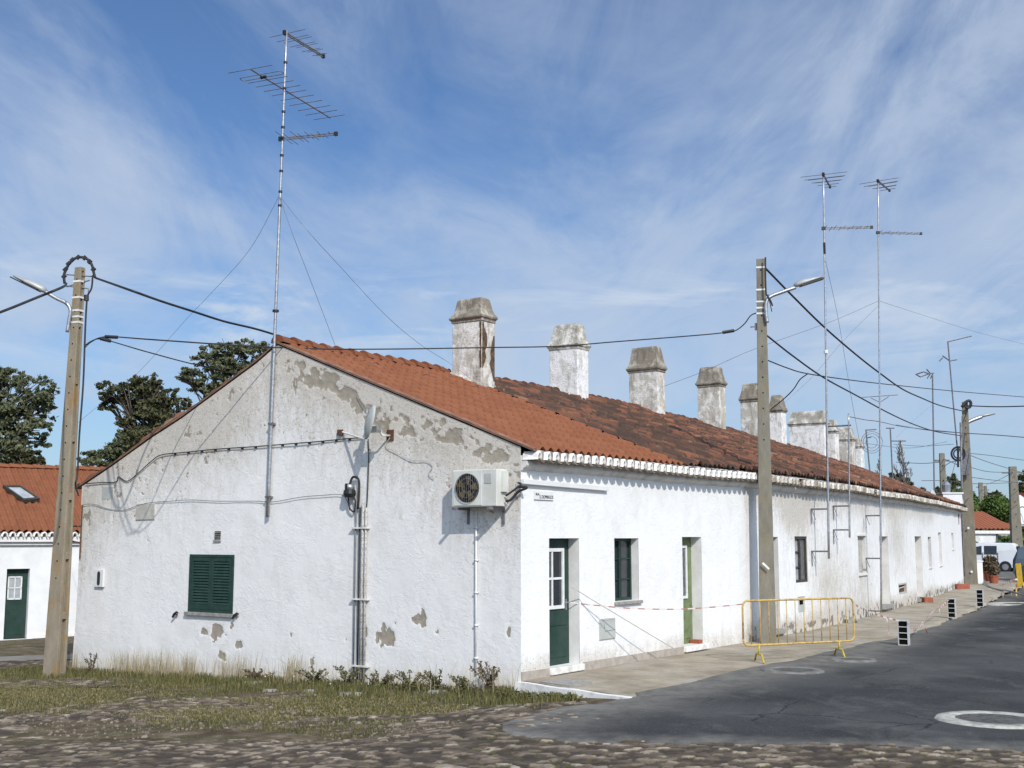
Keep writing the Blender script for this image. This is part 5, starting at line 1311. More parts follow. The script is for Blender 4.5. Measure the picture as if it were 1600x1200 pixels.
for i,pts in enumerate(([(1512,708,YF),(1550,712,60),(1620,722,66)],[(1512,710,YF),(1550,724,60),(1620,745,66)],[(1512,729,YF),(1545,737,62),(1583,738,78)],[(1583,738,78),(1560,750,95),(1541,757,125)],[(1512,745,YF),(1560,751,70),(1620,755,76)],[(1512,756,YF),(1560,755,70),(1620,752,80)],[(1400,722,75),(1440,724,66),(1470,722,62)],[(1440,751,80),(1470,751,70),(1500,753,YF)],[(1474,717,62),(1487,722,59),(1497,727,YF)],[(1476,728,62),(1486,722,60),(1497,720,YF)],[(1488,740,60),(1492,725,58),(1500,700,YF),(1503,650,YF)],[(1396,694,70),(1440,697,66),(1490,694,60)],[(1346,692,60),(1420,700,64),(1480,690,66)])):
    L_=['from the far pole to the right edge, upper of a sagging pair','from the far pole to the right edge, lower of a sagging pair','between the far pole and the pole at the right edge','rising to the pole at the right edge from the distant pair of poles','crossing low over the small house roof, upper one','crossing low over the small house roof, lower one','short span left of the stubby pole','low span behind the end of the tiled roof','from the stubby pole top to the cable coil','from the middle of the stubby pole to the cable coil','steep cable rising beside the far pole','faint span behind the bare tree','faint long span behind the T-shaped aerial'][i]
    wire('overhead_cable','thin cable '+L_,'overhead cable',pts,.018 if i<10 else .012,M['cable_grey'],'thin cables around the far pole')
# ================================================================ STREET THINGS
# crowd barrier
bl=onz(1172,1031); br_=onz(1330,1023)
L0=at(1163,940,onz(1178,1037).y); 
pA=onz(1185,1034); pB=onz(1310,1026)
dirb=(pB-pA); dirb.z=0; dirb.normalize(); nb_=Vector((-dirb.y,dirb.x,0))
cen=(pA+pB)/2
def alx(px): # distance along the barrier line for a pixel column
    lo,hi=-3,3
    for _ in range(40):
        m=(lo+hi)/2; p=cen+dirb*m; x=800+F*p.x/(p.y*cp+(.6-EYE)*sp)
        if x<px: lo=m
        else: hi=m
    return lo
xl,xr=alx(1161),alx(1334)
def zpx(a,py):
    p=cen+dirb*a; d=ray(800+F*p.x/(p.y*cp+(.6-EYE)*sp),py); return EYE+d[2]*p.y/d[1]
zt1,zt2=zpx(xl,939),zpx(xr,934); zb1,zb2=zpx(xl,1009),zpx(xr,1001)
bar=thing('crowd_barrier',(cen.x,cen.y,0),'yellow steel crowd barrier standing across the pavement edge by the grey pole','barrier')
def bp(a,z): return cen+dirb*a+Z*z
cr=.11; fr=[]
for (a,z,a0) in ((xl+cr,zb1+cr,180),(xr-cr,zb2+cr,270),(xr-cr,zt2-cr,0),(xl+cr,zt1-cr,90)):
    for k in range(6): t=math.radians(a0+90*k/5); fr.append(bp(a+cr*math.cos(t),z+cr*math.sin(t)))
fr.append(fr[0]); mb=MB(); mb.tube(fr,.018,8); mb.build('frame',M['yellow_paint'],bar,True)
for k in range(12):
    t=(k+.9)/12.8; a=xl+(xr-xl)*t; mb=MB(); mb.tube([bp(a,zb1+(zb2-zb1)*t+.01),bp(a,zt1+(zt2-zt1)*t-.01)],.009,6); mb.build('rail',M['yellow_paint'],bar,True)
for px in (1185,1310):
    a=alx(px); z0=zb1+(zb2-zb1)*(a-xl)/(xr-xl); mb=MB()
    hb=.13; mb.tube([bp(a,z0),bp(a,hb)],.018,6)
    q=[bp(a,0)-nb_*.26-dirb*.12+Z*.0,bp(a,hb)-nb_*.14-dirb*.06,bp(a,hb)+nb_*.14+dirb*.06,bp(a,0)+nb_*.26+dirb*.12]
    mb.tube(q,.018,6); mb.build('foot',M['yellow_leg'],bar,True)
# red and white tape
def tape(pts,label,wd=.045,cat='tape'):
    q=spline(pts,8); mb=MB(); L_=0; uv=[]
    for i,p in enumerate(q):
        tw=math.sin(i*.7)*.5; off_=Vector((math.sin(tw)*.5,0,math.cos(tw)))*wd/2
        if i: L_+=(p-q[i-1]).length
        mb.v+=[tuple(p-off_),tuple(p+off_)]; uv+=[(L_,0),(L_,1)]
        if i: k=2*i; mb.f.append((k-2,k,k+1,k-1))
    mb.uv=uv; t=mb.build('barrier_tape',M['tape'],None); tag(t,label,cat,'red and white barrier tape'); return t
s0,s1,z0,z1=O['d1']; H1=P(-.10,s1-.12,z0+.98)
He=at(1161,944,(cen+dirb*xl).y); tape([H1]+[H1.lerp(He,t)-Z*.10*math.sin(math.pi*t) for t in (.03,.15,.35,.6,.8)]+[He],'tape from the dark green door handle to the yellow barrier',.02)
mb=MB(); mb.tube(spline([at(893,917,19.4),at(930,940,19.6),at(975,967,20),at(1030,1000,20.6),at(1058,1016,20.9)],5),.008,5); tag(mb.build('string',M['beige_board'],None),'thin string slanting from the dark green door handle down to the pavement','string')
tape([at(1334,943,21.6),at(1345,950,22),at(1362,957,23),at(1385,965,23.6),at(1405,970,24)],'tape from the barrier to the nearest hollow block',.03)
tape([at(1385,966,23.6),at(1388,975,23.6),at(1389,990,23.6)],'loose tape end hanging left of the nearest hollow block')
tape([at(1363,955,23),at(1361,960,22.9),at(1362,967,22.9)],'short knotted tape end hanging near the barrier')
tape([at(1418,972,24),at(1424,985,24.6),at(1440,976,26),at(1455,958,28.5),at(1470,948,31),at(1484,936,32)],'tape from the nearest hollow block to the middle one')
tape([at(1441,972,26.5),at(1444,980,26.5),at(1450,990,26.4)],'fallen tape end between the nearest and middle hollow blocks',.06)
tape([at(1467,950,30),at(1470,962,30)],'short tape end left of the middle hollow block',.04)
tape([at(1550,918,44),at(1552,930,43),at(1553,936,42)],'tape end hanging right of the farthest hollow block',.05)
tape([at(1560,915,48),at(1568,913,47),at(1580,907,46),at(1590,905,46)],'tape tied near the yellow panel at the right edge',.07)
tape([at(1568,914,47),at(1569,925,46),at(1567,934,45)],'tape tail hanging left of the yellow panel',.06)
tape([at(1578,909,47),at(1581,920,46),at(1580,930,45)],'tape tail hanging under the yellow panel',.06)
# hollow blocks stood on end
def block(px,py,ptop,label,src=None):
    b=onz(px,py,0); b.z=max(0,gzf(b.x,b.y))+.0
    d=ray(px,ptop); h=EYE+d[2]*b.y/d[1]-b.z
    t=thing('hollow_block',tuple(b),label,'hollow block','hollow concrete blocks stood on end as posts')
    ax=Vector((.88,-.47,0)).normalized(); ay=Vector((.47,.88,0)).normalized()
    w_=.10; dep=.10; n=4; th=.016
    mb=MB()
    for x0,x1 in ((-w_,-w_+th),(w_-th,w_)): mb.box(b,ax,ay,Z,x0,x1,-dep,dep,0,h)
    mb.box(b,ax,ay,Z,-w_+th,w_-th,dep-.02,dep,0,h)
    for k in range(n+1):
        z=(h-th)*k/n; mb.box(b,ax,ay,Z,-w_+th,w_-th,-dep+.004,dep-.02,z,z+th)
    mb.build('shell',M['block_grey'],t)
    for k in range(n):
        z=(h-th)*k/n+th; mb=MB(); mb.box(b,ax,ay,Z,-w_+th+.001,w_-th-.001,-dep+.03,dep-.021,z+.001,z+h/n-th-.002); mb.build('cell',M['black_hole'],t)
block(1413,1008,969,'nearest grey hollow block stood on end at the pavement edge')
block(1488,965,935,'middle grey hollow block stood on end at the pavement edge')
block(1532,948,921,'farthest grey hollow block stood on end at the pavement edge')
# loose bricks by the wall
for (px,py,w_,h_,l) in ((1448,941,.34,.16,'terracotta brick leaning at the wall by the last door'),(1503,920,.62,.20,'terracotta brick lying at the far corner of the terrace')):
    b=onz(px,py,0); mb=MB(); mb.box(b,Vector((.95,.3,0)),Vector((-.3,.95,0)),Z,-w_/2,w_/2,-.12,.12,0,h_)
    for k in range(3): mb.box(b,Vector((.95,.3,0)),Vector((-.3,.95,0)),Z,-w_/2-.001,-w_/2+.002,-.09+.065*k,-.05+.065*k,.03,h_-.03)
    tag(mb.build('brick',M['terracotta'],None,bevel=.006),l,'brick')
b=onz(1334,973,0); mb=MB(); 
for k in range(5): mb.box(b+Vector((random.uniform(-.15,.15),random.uniform(-.1,.1),.02)),Vector((.9,.4,0)),Vector((-.4,.9,0)),Z,-.1,.08,-.05,.05,-.02,.03+.01*k)
tag(mb.build('rubble',M['stone'],None),'small dark pile of rubble at the wall foot behind the barrier','rubble')
b=onz(1370,955,0); mb=MB(); mb.box(b,Vector((.9,.4,0)),Vector((-.4,.9,0)),Z,-.25,.25,-.15,.15,0,.05); mb.box(b+Z*.05,Vector((.9,.4,0)),Vector((-.4,.9,0)),Z,-.12,.1,-.1,.1,0,.04); tag(mb.build('mast_base',M['stone'],None,bevel=.01),'dark stone slab on the pavement at the foot of the right tall mast','slab')
# box and pots by the far pole
b=onz(1527,912,0); mb=MB(); mb.box(b,Vector((1,.15,0)).normalized(),Vector((-.15,1,0)).normalized(),Z,-.20,.20,-.2,.2,0,1.0); mb.box(b,Vector((1,.15,0)).normalized(),Vector((-.15,1,0)).normalized(),Z,-.23,.23,-.23,.23,1.0,1.06)
tag(mb.build('white_post',M['clean_white'],None,bevel=.01),'short whitewashed post right of the far concrete pole','post')
def pot(px,py,rt,rb,h,label):
    b=onz(px,py,0); t=thing('potted_plant',tuple(b),label,'potted plant','potted plants by the far pole')
    mb=MB(); mb.tube([b,b+Z*h*.82,b+Z*h*.84,b+Z*h],[rb,rt*.95,rt*1.08,rt*1.1],14); mb.build('pot',M['terracotta'],t); return b,t
def leaves(mb,c,rx,ry,rz,n,size,tones,t0=0,t1=1,soft=0):
    C_=np.array(c); u=rng.normal(size=(n,3)); u/=np.linalg.norm(u,axis=1)[:,None]; rr=(np.abs(rng.normal(size=n))*.55 if soft else rng.random(n)**.45)
    p=C_+u*rr[:,None]*np.array([rx,ry,rz])
    a=rng.normal(size=(n,3)); a/=np.linalg.norm(a,axis=1)[:,None]; b=np.cross(a,rng.normal(size=(n,3))); b/=np.linalg.norm(b,axis=1)[:,None]
    sz=size*(.6+.8*rng.random(n))[:,None]
    base=len(mb.v)
    q=np.stack([p-a*sz,p+b*sz*.45,p+a*sz,p-b*sz*.45],1).reshape(-1,3)
    mb.v+=q.tolist(); mb.f+=[(base+4*i,base+4*i+1,base+4*i+2,base+4*i+3) for i in range(n)]
    tn=np.clip(t0+(t1-t0)*rng.random(n),0,1); tones+=np.repeat(tn,4).tolist()
for (px,py,rt,rb,h,lf,n,l) in ((1548,908,.33,.22,.5,.42,700,'large bushy plant in a dark terracotta pot beside the far pole'),(1553,911,.24,.18,.36,.28,300,'small leggy plant in a red pot, rightmost of the pots')):
    b,t=pot(px,py,rt,rb,h,l); mb=MB(); tn=[]
    leaves(mb,b+Z*(h+lf*.75),lf*.9,lf*.9,lf,n,.11,tn,0,.9)
    mb.build('foliage',M['leaf_brown'],t,attrs={'tone':tn}); mb=MB()
    for k in range(6): a=k*1.05; mb.tube([b+Z*h*.9,b+Z*(h+lf)+Vector((math.cos(a),math.sin(a),0))*lf*.5],.02,4)
    mb.build('stems',M['bark'],t)
b,t=pot(1541,906,.34,.26,.62,'tall orange terracotta urn half hidden between the post and the pots'); mb=MB(); tn=[]; leaves(mb,b+Z*.75,.25,.25,.16,90,.08,tn); mb.build('foliage',M['leaf_brown'],t,attrs={'tone':tn})
# yellow panel at the right edge
b=at(1585,914,47); b.z=0; t=thing('yellow_panel',(b.x+.1,b.y,0),'yellow plastic barrier panel leaning at the right edge in front of the blue car','panel')
mb=MB(); p=[at(1586.5,881,47),at(1595,880,46.8),at(1599,915,46.4),at(1590,918,46.6)]
mb.prism(p,Vector((.05,.12,0))); mb.build('panel',simple('panel_yellow',(.62,.40,.02),(.5,.3,.02),rough=.5),t,bevel=.02)
mb=MB(); mb.tube([at(1588,913,46.9),at(1588,932,46.2)],.03,6); mb.tube([at(1598,912,46.9),at(1605,930,46)],.03,6); mb.build('stand',M['yellow_paint'],t)
mb=MB(); q=[at(x,y,Y_) for x,y,Y_ in ((1536,906,57),(1545,916,52),(1560,921,49),(1580,924,46.5),(1600,930,44),(1630,936,42))]; mb.tube(spline(q,5),.035,5); tag(mb.build('hose',M['cable_grey'],None,True),'dark hose snaking over the pavement from the pots to the yellow panel','hose')
# ================================================================ CARS
def car(label,org,yaw,prof,W,wheels,body,glass,sides,scale=1,cat='car',name='parked_car',extra=None):
    """prof: closed side outline (x forward, z up); glass: quads on the side; body lofted with tuck-in above the belt"""
    t=thing(name,tuple(org),label,cat); fx=Vector((math.cos(yaw),math.sin(yaw),0)); fy=Vector((-math.sin(yaw),math.cos(yaw),0))
    o=Vector(org); belt=.95*scale
    def wy(z): 
        k=0 if z<belt else (z-belt)*.20
        k2=.05*max(0,(.45-z))*1
        return W/2-k-k2
    def pt(x,y,z): return o+fx*x*1.0+fy*y+Z*z
    mb=MB(); n=len(prof); rows=[]
    for f in (-1,-.93,-.55,0,.55,.93,1):
        row=[]
        for x,z in prof:
            inset=(0 if abs(f)<.95 else .03); zz_=z-(.035 if abs(f)>.9 and z>1.2 else 0)-(.02 if abs(f)==1 and z>1.2 else 0)
            xx=x*(1-.015*abs(f)**3) if abs(f)<1 else x*.985
            row.append(len(mb.v)); mb.v.append(tuple(pt(xx,wy(z)*(f if abs(f)<1 else f),zz_)))
        rows.append(row)
    for i in range(len(rows)-1):
        for k in range(n):
            k2=(k+1)%n; mb.f.append((rows[i][k],rows[i][k2],rows[i+1][k2],rows[i+1][k]))
    mb.f.append(tuple(rows[0])[::-1]); mb.f.append(tuple(rows[-1]))
    mb.build('body',M[body],t,False,bevel=.02)
    for gq in glass:
        for sd in (-1,1):
            mb=MB(); mb.poly([pt(x,sd*(wy(z)+.008),z) for x,z in gq]); mb.build('side_window',M['glass_dark'],t)
    for (xw,rw) in wheels:
        for sd in (-1,1):
            mb=MB(); c=pt(xw,sd*(W/2-.10),rw); mb.tube([c-fy*.11,c-fy*.10,c+fy*.10,c+fy*.11],[rw-.03,rw,rw,rw-.03],22); wl_=mb.build('wheel',M['rubber'],t)
            mb=MB(); mb.tube([c+fy*sd*.10,c+fy*sd*.118],rw*.62,16); 
            mb.build('rim',M['zinc'],wl_)
            mb=MB(); mb.tube([pt(xw,sd*(W/2-.02),rw)-fy*.02,pt(xw,sd*(W/2+.006),rw)],rw*1.18,20) ; mb.build('wheel_arch',M['black'],t)
    return t,pt,wy,fx,fy
# white van, seen from its left rear
vb=onz(1542,892,0); vb.z=gzf(vb.x,vb.y)
yawv=math.radians(180-31)
vprof=[(-2.02,.32),(-2.05,.55),(-2.03,1.0),(-1.93,1.45),(-1.86,1.72),(-1.7,1.80),(-.2,1.82),(.55,1.78),(.78,1.70),(1.32,1.14),(1.95,.98),(2.06,.85),(2.1,.5),(2.02,.28),(1.75,.24),(-1.8,.26)]
t,pt,wy,fx,fy=car('white panel van parked behind the far pole, seen from its rear quarter',vb,yawv,vprof,1.72,((1.35,.31),(-1.25,.31)),'car_white',
  [[(.12,1.08),(.98,1.08),(.72,1.52),(.12,1.62)],[(-.78,1.10),(-.02,1.10),(-.02,1.62),(-.78,1.62)]],None,name='parked_van',cat='van')
for y0,y1 in ((-.66,-.05),(.05,.66)):
    mb=MB(); mb.poly([pt(-2.045,y0,1.08),pt(-2.045,y1,1.08),pt(-1.925,y1*.95,1.60),pt(-1.925,y0*.95,1.60)]); mb.build('rear_window',M['glass_dark'],t)
mb=MB(); mb.box(pt(-2.07,0,.45),fx,fy,Z,-.05,.05,-.80,.80,-.16,.14); mb.build('bumper',M['black'],t,bevel=.03)
for sd in (-1,1):
    mb=MB(); mb.box(pt(-2.03,sd*.79,.88),fx,fy,Z,-.03,.05,-.06,.06,-.22,.22); mb.build('tail_light',M['lamp_red'],t,bevel=.01)
    mb=MB(); mb.box(pt(0,sd*.865,.52),fx,fy,Z,-.9,1.0,-.015,.015,-.07,.07); mb.build('side_trim',M['black'],t)
    mb=MB(); mb.box(pt(.78,sd*.93,1.12),fx,fy,Z,-.07,.07,-.09,.09,-.07,.09); mb.build('mirror',M['car_white'],t,bevel=.02)
mb=MB(); mb.box(pt(-2.06,0,.78),fx,fy,Z,-.02,.01,-.26,.26,-.05,.06); mb.build('number_plate',M['frame_white'],t)
mb=MB(); 
for x in (.06,-.84): mb.box(pt(x,-.0,.9),fx,fy,Z,-.006,.006,-.868,.868,-.45,.3)
mb.build('door_seam',M['black'],t)
# dark blue car facing the camera at the right edge
cb=onz(1637,911,0); yawc=math.radians(-97)
cprof=[(-2.15,.35),(-2.2,.7),(-2.12,1.0),(-1.95,1.25),(-1.55,1.62),(-1.1,1.70),(.0,1.70),(.45,1.62),(1.12,1.08),(1.95,.98),(2.15,.82),(2.22,.55),(2.15,.28),(1.8,.22),(-1.9,.25)]
cb=cb+Vector((.9,2.2,0))
t,pt,wy,fx,fy=car('dark blue car facing the camera, cut off by the right edge of the photo',cb,yawc,cprof,1.85,((1.35,.34),(-1.35,.34)),'car_blue',[[(.1,1.05),(.85,1.10),(.42,1.50),(.1,1.55)],[(-1.3,1.1),(.0,1.05),(.0,1.55),(-1.1,1.55)]],None)
mb=MB(); mb.poly([pt(1.10,-.78,1.12),pt(1.10,.78,1.12),pt(.50,.64,1.60),pt(.50,-.64,1.60)]); mb.build('windscreen',M['glass_dark'],t)
for sd in (-1,1):
    mb=MB(); mb.box(pt(2.10,sd*.68,.80),fx,fy,Z,-.08,.06,-.20,.20,-.07,.08); mb.build('headlight',M['lamp_clear'],t,bevel=.02)
    mb=MB(); mb.box(pt(.95,sd*1.0,1.14),fx,fy,Z,-.06,.06,-.13,.13,-.06,.10); mb.build('mirror',M['car_blue'],t,bevel=.02)
    mb=MB(); mb.tube([pt(2.19,sd*.66,.42),pt(2.215,sd*.66,.42)],.07,12); mb.build('fog_lamp',M['lamp_clear'],t)
mb=MB(); mb.box(pt(2.17,0,.70),fx,fy,Z,-.02,.04,-.42,.42,-.09,.09); mb.box(pt(2.19,0,.40),fx,fy,Z,-.02,.03,-.5,.5,-.09,.06); mb.build('grille',M['black'],t)
mb=MB(); mb.box(pt(2.235,0,.52),fx,fy,Z,-.005,.01,-.26,.26,-.055,.055); mb.build('number_plate',M['frame_white'],t)
# ================================================================ LEFT NEIGHBOUR HOUSE
hb=hit(5,1000,gzf); h2=Vector((hb.x,hb.y,hb.z))
nS=Vector((S.x*1.0,S.y*1.0,0)); 
# facade direction fitted to the base line (5,1000)->(115,995)
q2=onz(115,994,gzf(hb.x+2,hb.y+2)); fd=(q2-hb); fd.z=0; fd.normalize(); fn=Vector((fd.y,-fd.x,0))
if fn.y>0: fn=-fn
zb=hb.z; zE_=at(60,832,(hb+fd*1.5).y).z
print('left house',hb,fd,zE_)
lh=thing('neighbour_house',(hb.x,hb.y,zb),'white house with bright orange roof and skylight behind the left pole','house')
def lp(a,z,o=0): return hb+fd*a+fn*o+Z*(z-zb)
def lx(px,py):
    d=ray(px,py); t=(hb.x*fn.x+hb.y*fn.y)/(d[0]*fn.x+d[1]*fn.y); p=Vector((d[0]*t,d[1]*t,EYE+d[2]*t)); return ((p-hb).dot(fd),p.z)
a0,zt_=lx(11,889); a1,_=lx(47,889); ad0=-7.; ad1=14.
dz0=lx(30,998)[1]
mb=MB(); zw=zE_-.05
def lbox(mb,a,b,z0,z1,o0,o1): mb.hexa([lp(a,z0,o0),lp(b,z0,o0),lp(b,z0,o1),lp(a,z0,o1),lp(a,z1,o0),lp(b,z1,o0),lp(b,z1,o1),lp(a,z1,o1)])
for (a,b,z0,z1) in ((ad0,a0,zb-.6,zw),(a1,ad1,zb-.6,zw),(a0,a1,zt_,zw),(a0,a1,zb-.6,dz0)): mb.quad(lp(a,z0),lp(b,z0),lp(b,z1),lp(a,z1))
rd=3.4; rh=2.05
mb.poly([lp(ad0,zb-.6),lp(ad0,zw),lp(ad0,zw+rh,-rd),lp(ad0,zw,-2*rd),lp(ad0,zb-.6,-2*rd)]); mb.poly([lp(ad1,zb-.6),lp(ad1,zw),lp(ad1,zw+rh,-rd),lp(ad1,zw,-2*rd),lp(ad1,zb-.6,-2*rd)])
mb.build('wall',M['clean_white'],lh)
mb=MB()
for q in ((a0,a0,-.25,0),(a1,a1,-.25,0)): mb.quad(lp(q[0],dz0,-.25),lp(q[0],dz0,0),lp(q[0],zt_,0),lp(q[0],zt_,-.25))
mb.quad(lp(a0,zt_,0),lp(a1,zt_,0),lp(a1,zt_,-.25),lp(a0,zt_,-.25)); mb.build('reveal',M['clean_white'],lh)
mb=MB(); lbox(mb,a0,a1,dz0,zt_,-.27,-.20); lbox(mb,a0+.1,a1-.1,dz0+.12,dz0+.85,-.20,-.185); dr=mb.build('door',M['green_paint'],lh); dr['label']='green door with a small white four-pane window'
wa0,wz1=lx(15,901); wa1,wz0=lx(35.5,937); 
mb=MB()
for (a,b,c,d) in ((wa0,wa1,wz0,wz0+.04),(wa0,wa1,wz1-.04,wz1),(wa0,wa0+.04,wz0,wz1),(wa1-.04,wa1,wz0,wz1),((wa0+wa1)/2-.015,(wa0+wa1)/2+.015,wz0,wz1),(wa0,wa1,(wz0+wz1)/2-.015,(wz0+wz1)/2+.015)): lbox(mb,a,b,c,d,-.2,-.165)
mb.build('window_frame',M['frame_white'],dr)
mb=MB(); lbox(mb,wa0+.02,wa1-.02,wz0+.02,wz1-.02,-.2,-.19); mb.build('pane',M['glass_curtain'],dr)
mb=MB(); lbox(mb,ad0,a0-.03,zb-.3,zb+.12,0,.03); lbox(mb,a1+.03,ad1,zb-.3,zb+.12,0,.03); lbox(mb,a0-.15,a1+.15,zb-.4,dz0,0,.12); mb.build('plinth',M['clean_white'],lh)
# roof as height field
ns,nw=700,150; I,J=np.meshgrid(np.arange(ns),np.arange(nw),indexing='ij'); aa=ad0-.15+(ad1-ad0+.3)*I.ravel()/(ns-1); tt=J.ravel()/(nw-1); up_=tt*(rd+.28)
ph=aa/.22-np.floor(aa/.22); k_=np.floor(up_/.36); frr=up_/.36-k_
hh_=.038*np.cos(2*math.pi*ph)+.03*(1-frr)-.07*((frr>.85)&(np.cos(2*math.pi*ph)>.1))
H0=np.array(hb); fdn=np.array(fd); fnn=np.array(fn); pos=H0[None]+fdn[None]*aa[:,None]+fnn[None]*(.28-up_)[:,None]; pos[:,2]=zE_+.02+up_*rh/rd+hh_
mb=MB(); mb.v=pos.tolist(); mb.uv=np.stack([aa,up_],1); a=(I.reshape(ns,nw)[:-1,:-1]*nw+J.reshape(ns,nw)[:-1,:-1]).ravel(); mb.f=np.stack([a,a+nw,a+nw+1,a+1],1).tolist()
rf=mb.build('roof',M['tile_new'],lh,attrs={'tone':np.clip(.5+.35*(vnoise(np.floor(aa/.22),k_,4)-.5),0,1)})
mb=MB(); mb.quad(lp(ad0-.15,zE_+rh+.15,-rd),lp(ad1+.15,zE_+rh+.15,-rd),lp(ad1+.15,zE_,-2*rd-.2),lp(ad0-.15,zE_,-2*rd-.2)); mb.uv=[(0,0)]*4; mb.build('rear_roof',M['tile_new'],lh,attrs={'tone':[.5]*4})
mb=MB(); tn=[]
for i in range(55):
    a=ad0+i*.385; 
    for k in range(6): t=math.pi*k/5; mb.v.append(tuple(lp(a,zE_+rh+.16+math.sin(t)*.13+.02,-rd-.0-math.cos(t)*.14))); mb.v.append(tuple(lp(a+.40,zE_+rh+.16+math.sin(t)*.11,-rd-math.cos(t)*.12)))
    for k in range(5): b=i*12+k*2; mb.f.append((b,b+1,b+3,b+2))
    mb.f.append(tuple(i*12+2*k for k in range(6)))
mb.uv=[(0,0)]*len(mb.v); mb.build('ridge_tiles',M['tile_new'],lh,attrs={'tone':[.6]*len(mb.v)})
mb=MB(); mbm=MB(); a=ad0
while a<ad1:
    for e,o_ in ((0,.0),(1,.33)):
        for rr_ in (.09,.062):
            for k in range(8): t=math.pi*k/7; mb.v.append(tuple(lp(a+math.cos(t)*rr_,zE_-.13+math.sin(t)*rr_*1.7,o_)))
    b=len(mb.v)-32
    for k in range(7): mb.f+=[(b+k,b+k+1,b+17+k,b+16+k),(b+16+k,b+17+k,b+25+k,b+24+k),(b+8+k,b+24+k,b+25+k,b+9+k)]
    a+=.235
mb.build('eave_tiles',M['white_trim'],lh,True)
mb=MB(); 
for (z0,z1,o_) in ((-.30,-.14,.20),(-.40,-.30,.10)): lbox(mb,ad0,ad1,zE_+z0,zE_+z1,0,o_)
mb.build('cornice',M['clean_white'],lh,bevel=.015)
# skylight
def lroof(px,py,lift=.10):
    # point on roof plane under the pixel
    d=ray(px,py); k=rh/rd; A=(hb.x*fn.x+hb.y*fn.y); dn_=d[0]*fn.x+d[1]*fn.y
    # o=(t*dn-A); z=zE+.02+(.28-o)*k
    t=(zE_+.02+lift+(.28+A)*k-EYE)/(d[2]+k*dn_); return Vector((d[0]*t,d[1]*t,EYE+d[2]*t))
sk=[lroof(4,761),lroof(31,761),lroof(62,782),lroof(37,784)]
nn_=(sk[1]-sk[0]).cross(sk[3]-sk[0]).normalized(); nn_=nn_ if nn_.z>0 else -nn_
mb=MB(); cc_=sum(sk,Vector())/4
for i in range(4):
    a,b=sk[i],sk[(i+1)%4]; ai,bi=a.lerp(cc_,.2),b.lerp(cc_,.2); mb.hexa([a-nn_*.05,b-nn_*.05,bi-nn_*.05,ai-nn_*.05,a+nn_*.08,b+nn_*.08,bi+nn_*.08,ai+nn_*.08])
sky_=mb.build('skylight',M['dark_brown'],lh); mb=MB(); mb.poly([p.lerp(cc_,.18)+nn_*.04 for p in sk]); mb.build('pane',M['glass_curtain'],sky_)
# higher roof block behind (right part of the ridge)
bk=thing('rear_annexe',tuple(lp(5,zb,-7.5)),'low annexe with a red ridge showing between the left pole and the gable','house')
mb=MB(); lbox(mb,1.5,12,zb,zE_+1.2,-12,-8); mb.build('wall',M['clean_white'],bk)
mb=MB(); z1_=at(112,733,(lp(3,0,-9)).y).z; mb.hexa([lp(1.2,zE_+.9,-7.4),lp(12.2,zE_+.9,-7.4),lp(12.2,zE_+.9,-12.4),lp(1.2,zE_+.9,-12.4),lp(1.2,z1_,-9.9),lp(12.2,z1_-.15,-9.9),lp(12.2,z1_-.15,-10.0),lp(1.2,z1_,-10.0)]); mb.build('roof',M['tile_far'],bk)
mb=MB(); mb.tube([lp(1.2,z1_,-9.95),lp(12.2,z1_-.15,-9.95)],.14,8); mb.build('ridge_tiles',M['tile_far'],bk)
# ================================================================ FAR RIGHT: small house, white building, walls
def frontbox(name,label,cat,x0,x1,ye,yr,Y,wallh,depth,matroof,yr1=None,xr0=None,xr1=None):
    A=at(x0,ye,Y); B=at(x1,ye,Y+1.5); t=thing(name,(A.x,A.y,gzf(A.x,A.y)),label,cat)
    d=(B-A); d.z=0; L_=d.length; d.normalize(); n_=Vector((d.y,-d.x,0)); z=A.z
    zg=z-wallh
    mb=MB(); mb.box(Vector((A.x,A.y,0)),d,-n_,Z,0,L_,0,depth,zg,z); mb.build('wall',M['clean_white'],t)
    zr=at((x0+x1)/2,yr,Y+depth/2).z
    f=lambda a,o,zz_:Vector((A.x,A.y,0))+d*a-n_*o+Z*zz_
    ns,nw=int(L_/.05),40; v=[];I,J=np.meshgrid(np.arange(ns),np.arange(nw),indexing='ij'); aa=-.2+(L_+.4)*I.ravel()/(ns-1); tt=J.ravel()/(nw-1)
    hip=0 if xr1 is None else xr1
    aa=aa-(tt*hip)*(I.ravel()/(ns-1))
    pos=np.array(f(0,0,0))[None]+np.array(d)[None]*aa[:,None]-np.array(n_)[None]*(-.3+tt*(depth/2+.3))[:,None]; pos[:,2]=z+.05+(zr-z)*tt+.12*np.abs(np.cos(math.pi*aa/.38))
    mb=MB(); mb.v=pos.tolist(); mb.uv=np.stack([aa,tt*3],1); a=(I[:-1,:-1]*nw+J[:-1,:-1]).ravel(); mb.f=np.stack([a,a+nw,a+nw+1,a+1],1).tolist()
    mb.build('roof',matroof,t,attrs={'tone':np.clip(.15+.75*np.abs(np.cos(math.pi*aa/.38)),0,1)})  # light and shade of the ribs painted into tone, with darker mortar joints
    mb=MB(); mb.uv=[(0,0)]*4; mb.quad(f(-.2,depth/2,zr+.1),f(L_+.2-hip,depth/2,zr+.1),f(L_+.2,depth+.3,z),f(-.2,depth+.3,z)); mb.build('rear_roof',matroof,t,attrs={'tone':[.4]*4})
    mb=MB(); mb.box(Vector((A.x,A.y,0)),d,-n_,Z,-.1,L_+.1,-.22,-.001,z-.22,z+.0); mb.build('eave',M['white_trim'],t)
    return t,f,L_,z,zg
t,f,L_,z,zg=frontbox('small_house','small white house with a ribbed red roof behind the white van','house',1508,1585,829,801,86,2.6,6,M['tile_far'],xr1=.5)
